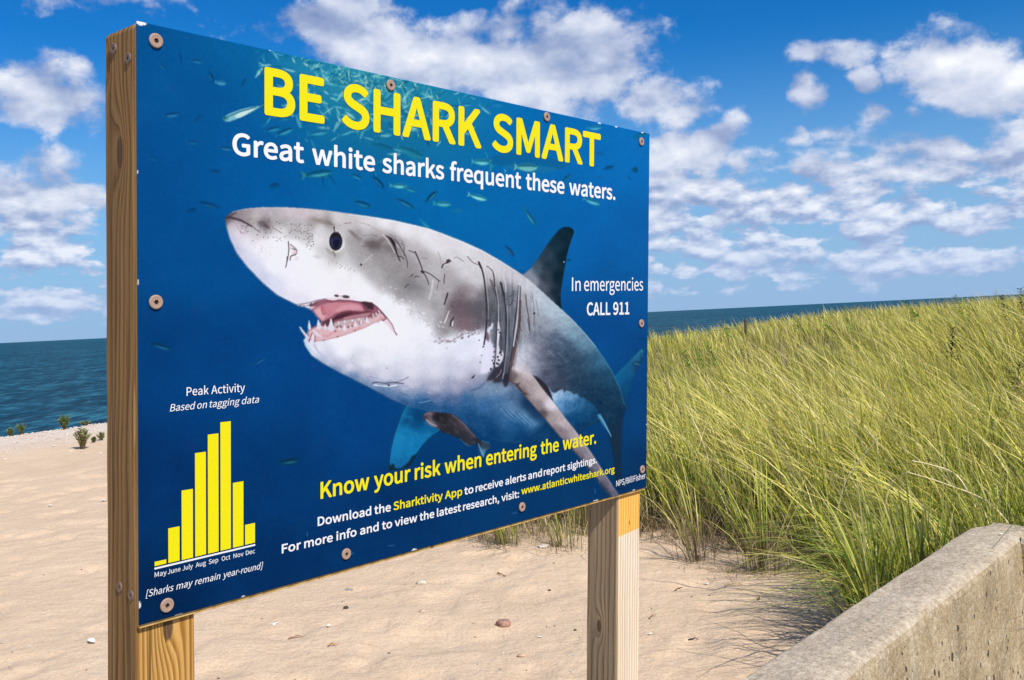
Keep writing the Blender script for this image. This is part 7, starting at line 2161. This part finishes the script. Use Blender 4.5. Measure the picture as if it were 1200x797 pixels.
for i, a in enumerate([(813, 412, 11.0, 14, 'low weed leftmost in the dune grass beside the sign', (-.3, 0)), (832, 408, 10.5, 16, 'weed with drooping leaves, second from the sign', (-.4, 0)), (850, 402, 10.5, 18, 'bright leafy weed right of the drooping one near the sign', (-.5, 0)),
                       (855, 384, 15., 8, 'small weed just left of the fence post'), (937, 372, 14.5, 10, 'thin weed on the dune crest right of the fence post'), (978, 371, 14., 12, 'broad leafy weed in the middle of the dune crest', (-.5, 0)), (1004, 372, 13.5, 16, 'leafy weed with several arching tips on the dune crest', (-.5, 0)),
                       (1083, 353, 14., 12, 'arched weed against the sea on the right of the crest', (-.8, 0)), (1127, 346, 14., 20, 'tall weed rising above the horizon on the dune crest', (-.3, 0)), (1112, 386, 9.5, 22, 'dark upright weed within the grass on the right slope', (.1, 0), True),
                       (1190, 425, 8., 30, 'dark weed at the right end of the grass slope', (.1, 0), True), (1178, 346, 13., 16, 'dry dark weed on the skyline at the far right', (-.2, 0), True), (1196, 339, 13., 20, 'bushy dark weed on the skyline, rightmost', (.0, 0), True)]):
    x, y, d, h, lab = a[:5]
    leafy_weed(x, y, d, h, lab, 100 + i, *(a[5:] if len(a) > 5 else ()))
for i, a in enumerate([(12, 507, 9, 9, 'tiny green shrub at the left edge by the water'), (25, 504, 13, 13, 'small rounded green shrub near the left edge by the water'), (76, 500, 16, 16, 'green shrub standing on the crest against the water'),
                       (100, 492, 5, 15, 'flat low green shrub on the crest left of the post'), (97, 525, 23, 18, 'largest shrub, olive and open, on the pale sand below the crest'), (110, 518, 7, 5, 'tiny shrub just right of the olive shrub', ), (119, 515, 9, 9, 'small olive shrub beside the near post')]):
    beach_shrub(a[0], a[1], a[2], a[3], a[4], 200 + i, .02, pale=i in (4, 6))
# ---------------------------------------------------------------- fence post, stones, shells, twigs
def build_fence():
    p = at_dist(873, 374, 19.)
    x, y = p[0], p[1]
    gz = float(ground_z(np.array([x]), np.array([y]), False)[0])
    root = empty('wire_fence', Matrix.Translation((x, y, gz)))
    tag(root, 'grey wooden fence post with thin wire on the dune crest against the sea', 'fence')
    bm = bmesh.new()
    top = p[2] - gz
    tube(bm, [(0, 0, -.3), (0, 0, top * .5), (.004, 0, top - .01), (.004, 0, top)], [.027, .025, .024, .02], 10)
    link('post', from_bm('post', bm), plain_mat('weathered grey post', (.09, .07, .055, 1), .85, .2, .3, 30.), root)
    q = at_dist(700, 384, 17.5)
    wm = plain_mat('fence wire', (.10, .09, .085, 1), .5, .5, .1, 30., .6)
    for dz in (.03, .16):
        bm = bmesh.new()
        e = Vector((q[0] - x, q[1] - y, q[2] - gz + .08))
        s = Vector((0, 0, top - dz))
        e.z = s.z + .02
        pts = [s.lerp(e, t) - Vector((0, 0, .05 * 4 * t * (1 - t))) for t in np.linspace(0, 1, 12)]
        tube(bm, pts, [.003] * 12, 5)
        link('wire', from_bm('wire', bm), wm, root)


def stone_mesh(name, sx, sy, sz, seed, rough=.22, sub=3):
    bm = bmesh.new()
    bmesh.ops.create_icosphere(bm, subdivisions=sub, radius=1.)
    r = np.random.default_rng(seed)
    planes = [(Vector(r.normal(0, 1, 3)).normalized(), r.uniform(.62, .9)) for _ in range(9)]
    for v in bm.verts:
        c = v.co.copy()
        for n_, d in planes:
            k = c.dot(n_)
            if k > d:
                c -= n_ * (k - d) * .85
        nn = fbm2(np.array([c.x * 1.7 + c.z + 5]), np.array([c.y * 1.7 - c.z]), seed, 3, 1.)[0]
        c *= 1 + nn * rough * .4
        v.co = Vector((c.x * sx, c.y * sy, c.z * sz))
    return from_bm(name, bm, False)


STONE_MATS = {}


def stone_mat(key, rgb, var=.22):
    if key not in STONE_MATS:
        m, T, bs = mat_new(key)
        tc = T.add('ShaderNodeTexCoord').outputs['Object']
        n = T.noise(tc, 60., 4, .65); n2 = T.noise(tc, 260., 3, .7)
        c = T.mix(T.rng(n, .35, .65), L8(*[int(v * (1 - var)) for v in rgb]), L8(*rgb))
        c = T.mix(T.rng(n2, .55, .75, 0., .6), c, L8(*[int(v * .55) for v in rgb]))
        set_in(T, bs, color=c, rough=.8, spec=.3, normal=bump(T, T.m('ADD', n, T.m('MULTIPLY', n2, .4)), .7, .004))
        STONE_MATS[key] = m
    return STONE_MATS[key]


def stone(px, py, wpx, hpx, rgb, key, name, label, cat, seed, group=None, flat=.6, rot=0.):
    g = gp(px, py)
    gz = float(ground_z(np.array([g[0]]), np.array([g[1]]))[0])
    g = gp(px, py, gz)
    d = math.hypot(g[0], g[1])
    sx = wpx / FPX * d * .5; sz = max(.004, hpx / FPX * d * .5)
    me = stone_mesh(name, sx, sx * .8, sz * flat + .002, seed, sub=3 if wpx > 9 else 2)
    o = link(name, me, stone_mat(key, rgb))
    o.location = (g[0], g[1], gz + sz * flat * .45)
    o.rotation_euler = (0, 0, rot)
    tag(o, label, cat, group)


def shell_mesh(name, s, seed):
    """a broken fan of shell: a ribbed shallow cup"""
    r = np.random.default_rng(seed)
    nu, nv = 12, 6
    V = []
    a0, a1 = r.uniform(-1.4, -.9), r.uniform(.7, 1.4)
    for i in range(nu + 1):
        a = a0 + (a1 - a0) * i / nu
        edge = s * (1 + .06 * math.sin(i * 2.6) - (.25 * r.random() if i in (0, nu) else 0))
        for j in range(nv + 1):
            t = j / nv
            V.append((edge * t * math.sin(a), edge * t * math.cos(a), s * .38 * math.sin(t * 2.4) * (.75 + .25 * math.cos(a)) + .02 * s * math.cos(i * 3.1)))
    F = [(i * (nv + 1) + j, (i + 1) * (nv + 1) + j, (i + 1) * (nv + 1) + j + 1, i * (nv + 1) + j + 1) for i in range(nu) for j in range(nv)]
    me = mesh_np(name, V, np.array(F), None, True)
    return me


def twig(px, py, len_px, ang, rgb, label, seed, group=None):
    r = np.random.default_rng(seed)
    g = gp(px, py)
    gz = float(ground_z(np.array([g[0]]), np.array([g[1]]))[0])
    d = math.hypot(g[0], g[1])
    L = len_px / FPX * d
    bm = bmesh.new()
    n = 6
    pts = []
    a = ang
    x = y = 0.
    for i in range(n + 1):
        pts.append((x - L / 2 * math.cos(ang), y - L / 2 * math.sin(ang), .005 + .008 * math.sin(i / n * 3.1) * r.uniform(.3, 1.3)))
        a += r.normal(0, .22)
        x += L / n * math.cos(a); y += L / n * math.sin(a)
    tube(bm, pts, [.0030, .0034, .0032, .0028, .0024, .0018, .0009], 6)
    k = 3
    tube(bm, [pts[k], (pts[k][0] + L * .12 * math.cos(ang + .8), pts[k][1] + L * .12 * math.sin(ang + .8), .012), (pts[k][0] + L * .22 * math.cos(ang + .6), pts[k][1] + L * .22 * math.sin(ang + .6), .008)], [.002, .0015, .0007], 5)
    o = link('twig', from_bm('twig', bm, True), stone_mat('dry twig %d' % rgb[0], rgb, .3))
    o.location = (g[0], g[1], gz)
    tag(o, label, 'twig', group)


build_fence()
stone(590, 734, 19, 13, (176, 134, 116), 'pinkish rock', 'rock', 'pinkish brown angular rock, largest stone on the sand beneath the sign', 'rock', 1, flat=.9)
stone(494, 684, 13, 8, (226, 208, 184), 'pale stone', 'stone', 'cream rounded stone on sand below the middle of the sign', 'stone', 2, flat=.7)
stone(405, 692, 19, 6, (150, 146, 136), 'flat grey stone', 'stone', 'flat grey stone on sand above the dark pebble', 'stone', 3, flat=.5)
stone(405, 713, 7, 6, (84, 74, 66), 'dark pebble', 'pebble', 'dark pebble on sand below the flat grey stone', 'pebble', 4)
stone(644, 693, 5, 5, (70, 58, 52), 'dark pebble', 'pebble', 'dark pebble on sand left of the bleached post', 'pebble', 5)
stone(674, 739, 4, 4, (70, 58, 52), 'dark pebble', 'pebble', 'tiny dark pebble close beside the bleached post', 'pebble', 6)
stone(495, 717, 9, 5, (214, 190, 164), 'buff stone', 'stone', 'small buff stone half sunk below the cream stone', 'stone', 7)
stone(611, 769, 10, 6, (214, 176, 150), 'buff stone pink', 'stone', 'small pinkish stone on sand below the largest rock', 'stone', 8)
stone(636, 641, 12, 6, (232, 222, 208), 'white stone', 'stone', 'white stone among the dry grass left of the bleached post', 'stone', 9)
stone(521, 640, 6, 4, (226, 214, 200), 'white stone', 'stone', 'small white stone just under the lower edge of the sign', 'stone', 10)
stone(1175, 622.5, .01, .01, (0, 0, 0), 'x', 'stone', 'x', 'x', 11) if False else None
SH = stone_mat('bleached shell', (240, 232, 222), .06)
for i, (px, py, w, lab) in enumerate([(322, 734, 11, 'white shell fragment on sand right of the near post'), (388, 734, 9, 'pale shell fragment on sand between the near post and the grey stone'), (632, 747, 7, 'narrow white shell sliver right of the largest rock'), (826, 686, 9, 'white shell fragment on sand right of the bleached post'),
                                      (763, 744, 6, 'white shell bit beside the bleached post, right side'), (112, 752, 16, 'large pale shell fragment left of the near post'), (120, 588, 10, 'white shell fragment on sand left of the near post, level with the chart'), (56, 594, 8, 'white shell on the open sand at the far left')]):
    g = gp(px, py); gz = float(ground_z(np.array([g[0]]), np.array([g[1]]))[0]); g = gp(px, py, gz)
    d = math.hypot(g[0], g[1])
    o = link('shell', shell_mesh('shell', w / FPX * d * .5, 30 + i), SH)
    o.location = (g[0], g[1], gz + .002); o.rotation_euler = (.12, -.1, i * 1.7)
    tag(o, lab, 'shell')
# the bit of shell left on the wall
g = gp(1174, 628, WALL_Z)
o = link('shell', shell_mesh('shell', .012, 50), SH); o.location = (g[0], g[1], WALL_Z + .004); tag(o, 'white shell bit lying on top of the concrete wall', 'shell')
for i, (px, py, l, a, c, lab) in enumerate([(583, 671, 20, 2.7, (150, 104, 60), 'thin brown twig on sand below the short grass'), (347, 743, 18, .2, (176, 128, 84), 'light brown twig on sand right of the near post'), (390, 755, 12, .5, (196, 130, 90), 'orange brown twig below the pale shell fragment'), (813, 749, 13, .1, (84, 66, 56), 'dark twig on open sand right of the bleached post'),
                                            (796, 692, 15, .7, (120, 88, 62), 'brown twig leaning on sand below the splayed grass clump'), (891, 701, 14, 1.1, (110, 72, 48), 'short dark brown twig below the forward grass clump'), (767, 725, 16, .6, (170, 138, 104), 'pale twig beside the lower part of the bleached post'), (859, 687, 22, .3, (180, 150, 110), 'straw coloured twig on sand between the grass clumps and wall')]):
    twig(px, py, l, a, c, lab, 70 + i)

# the many small bits one cannot tell apart
srng = np.random.default_rng(9)
protos = {}
for kind, rgb in [('pebble', (120, 100, 86)), ('shell_bit', (236, 226, 212))]:
    ms = [stone_mesh(kind, 1, .75, .45, 300 + k, sub=2) for k in range(4)]
    for me in ms:
        me.materials.append(stone_mat('small ' + kind, rgb))
    protos[kind] = ms
placed = 0
while placed < 80:
    px, py = srng.uniform(240, 960), srng.uniform(640, 800)
    if srng.random() < .25:
        px, py = srng.uniform(0, 122), srng.uniform(520, 790)
    g = gp(px, py)
    if inside(np.array([g[0]]), np.array([g[1]]), GRASS_POLY)[0] or wall_coords(g[0], g[1])[1] > -.1:
        continue
    gz = float(ground_z(np.array([g[0]]), np.array([g[1]]))[0])
    kind = 'shell_bit' if srng.random() < .6 else 'pebble'
    o = link(kind, protos[kind][srng.integers(4)])
    s = srng.uniform(.003, .007) * (1 + .05 * g[1])
    o.scale = (s, s, s * .8); o.location = (g[0], g[1], gz + s * .15); o.rotation_euler = (0, 0, srng.uniform(0, 6))
    if kind == 'pebble':
        tag(o, 'tiny brownish pebble scattered on the open sand', 'pebble', 'tiny pebbles scattered on the sand')
    else:
        tag(o, 'tiny pale shell bit scattered on the open sand', 'shell', 'tiny shell bits scattered on the sand')
    placed += 1
# stony line along the crest of the beach
VV, FF, off = [], [], 0
base = protos['shell_bit'][0]
bv = np.array([v.co[:] for v in base.vertices]); bf = np.array([p.vertices[:] for p in base.polygons])
n = 0
while n < 2600:
    t = srng.uniform(-2, 7); s = srng.normal(-1.6, .9) if srng.random() < .6 else srng.normal(-.1, .4)
    p = SH_A + SH_D * t * 1.3 + SH_N * s
    sc = srng.uniform(.008, .026)
    a = srng.uniform(0, 6.28)
    v = bv * sc
    v = np.stack([v[:, 0] * math.cos(a) - v[:, 1] * math.sin(a), v[:, 0] * math.sin(a) + v[:, 1] * math.cos(a), v[:, 2]], 1)
    gz = ground_z(np.array([p[0]]), np.array([p[1]]))[0]
    VV.append(v + np.array([p[0], p[1], gz + sc * .1])); FF.append(bf + off); off += len(bv); n += 1
o = link('beach_shingle', mesh_np('beach_shingle', np.concatenate(VV), np.concatenate(FF)), stone_mat('pale shingle', (226, 212, 198)))
tag(o, 'line of pale shingle and shells along the beach crest', 'shingle', kind='stuff')

# single long dead reeds lying over the grass by the wall
for i, (p0, p1, d, w, lab) in enumerate([((991, 564), (1030, 513), 5.3, .009, 'pale dry reed leaning to the right against the dark grass left of the wall'), ((1042, 571), (1066, 552), 5.0, .009, 'short pale dry reed in front of the grass above the wall end'),
                                          ((1122, 558), (1068, 540), 4.9, .010, 'long pale bent reed lying over the grass above the wall'), ((1160, 590), (1062, 553), 4.7, .009, 'lowest pale dry reed lying over the grass behind the wall end')]):
    a = Vector(at_dist(*p0, d)); b = Vector(at_dist(*p1, d - .05))
    m = a.lerp(b, .55) + Vector((0, 0, .012))
    bm = bmesh.new()
    foot = a + (a - b) * .35 - Vector((0, 0, .12))
    pts = [foot - a, Vector((0, 0, 0)), m - a, b - a]
    pts = smooth_poly([tuple(v) for v in pts], 5, False)
    n = len(pts)
    tube(bm, [tuple(v) for v in pts], [w * .5 * (1 - .55 * k / n) for k in range(n)], 6)
    o = link('dry_reed', from_bm('dry_reed', bm, True), plain_mat('dry reed', (.74, .62, .36, 1), .6, .2, .15, 60.))
    o.location = a
    tag(o, lab, 'reed')
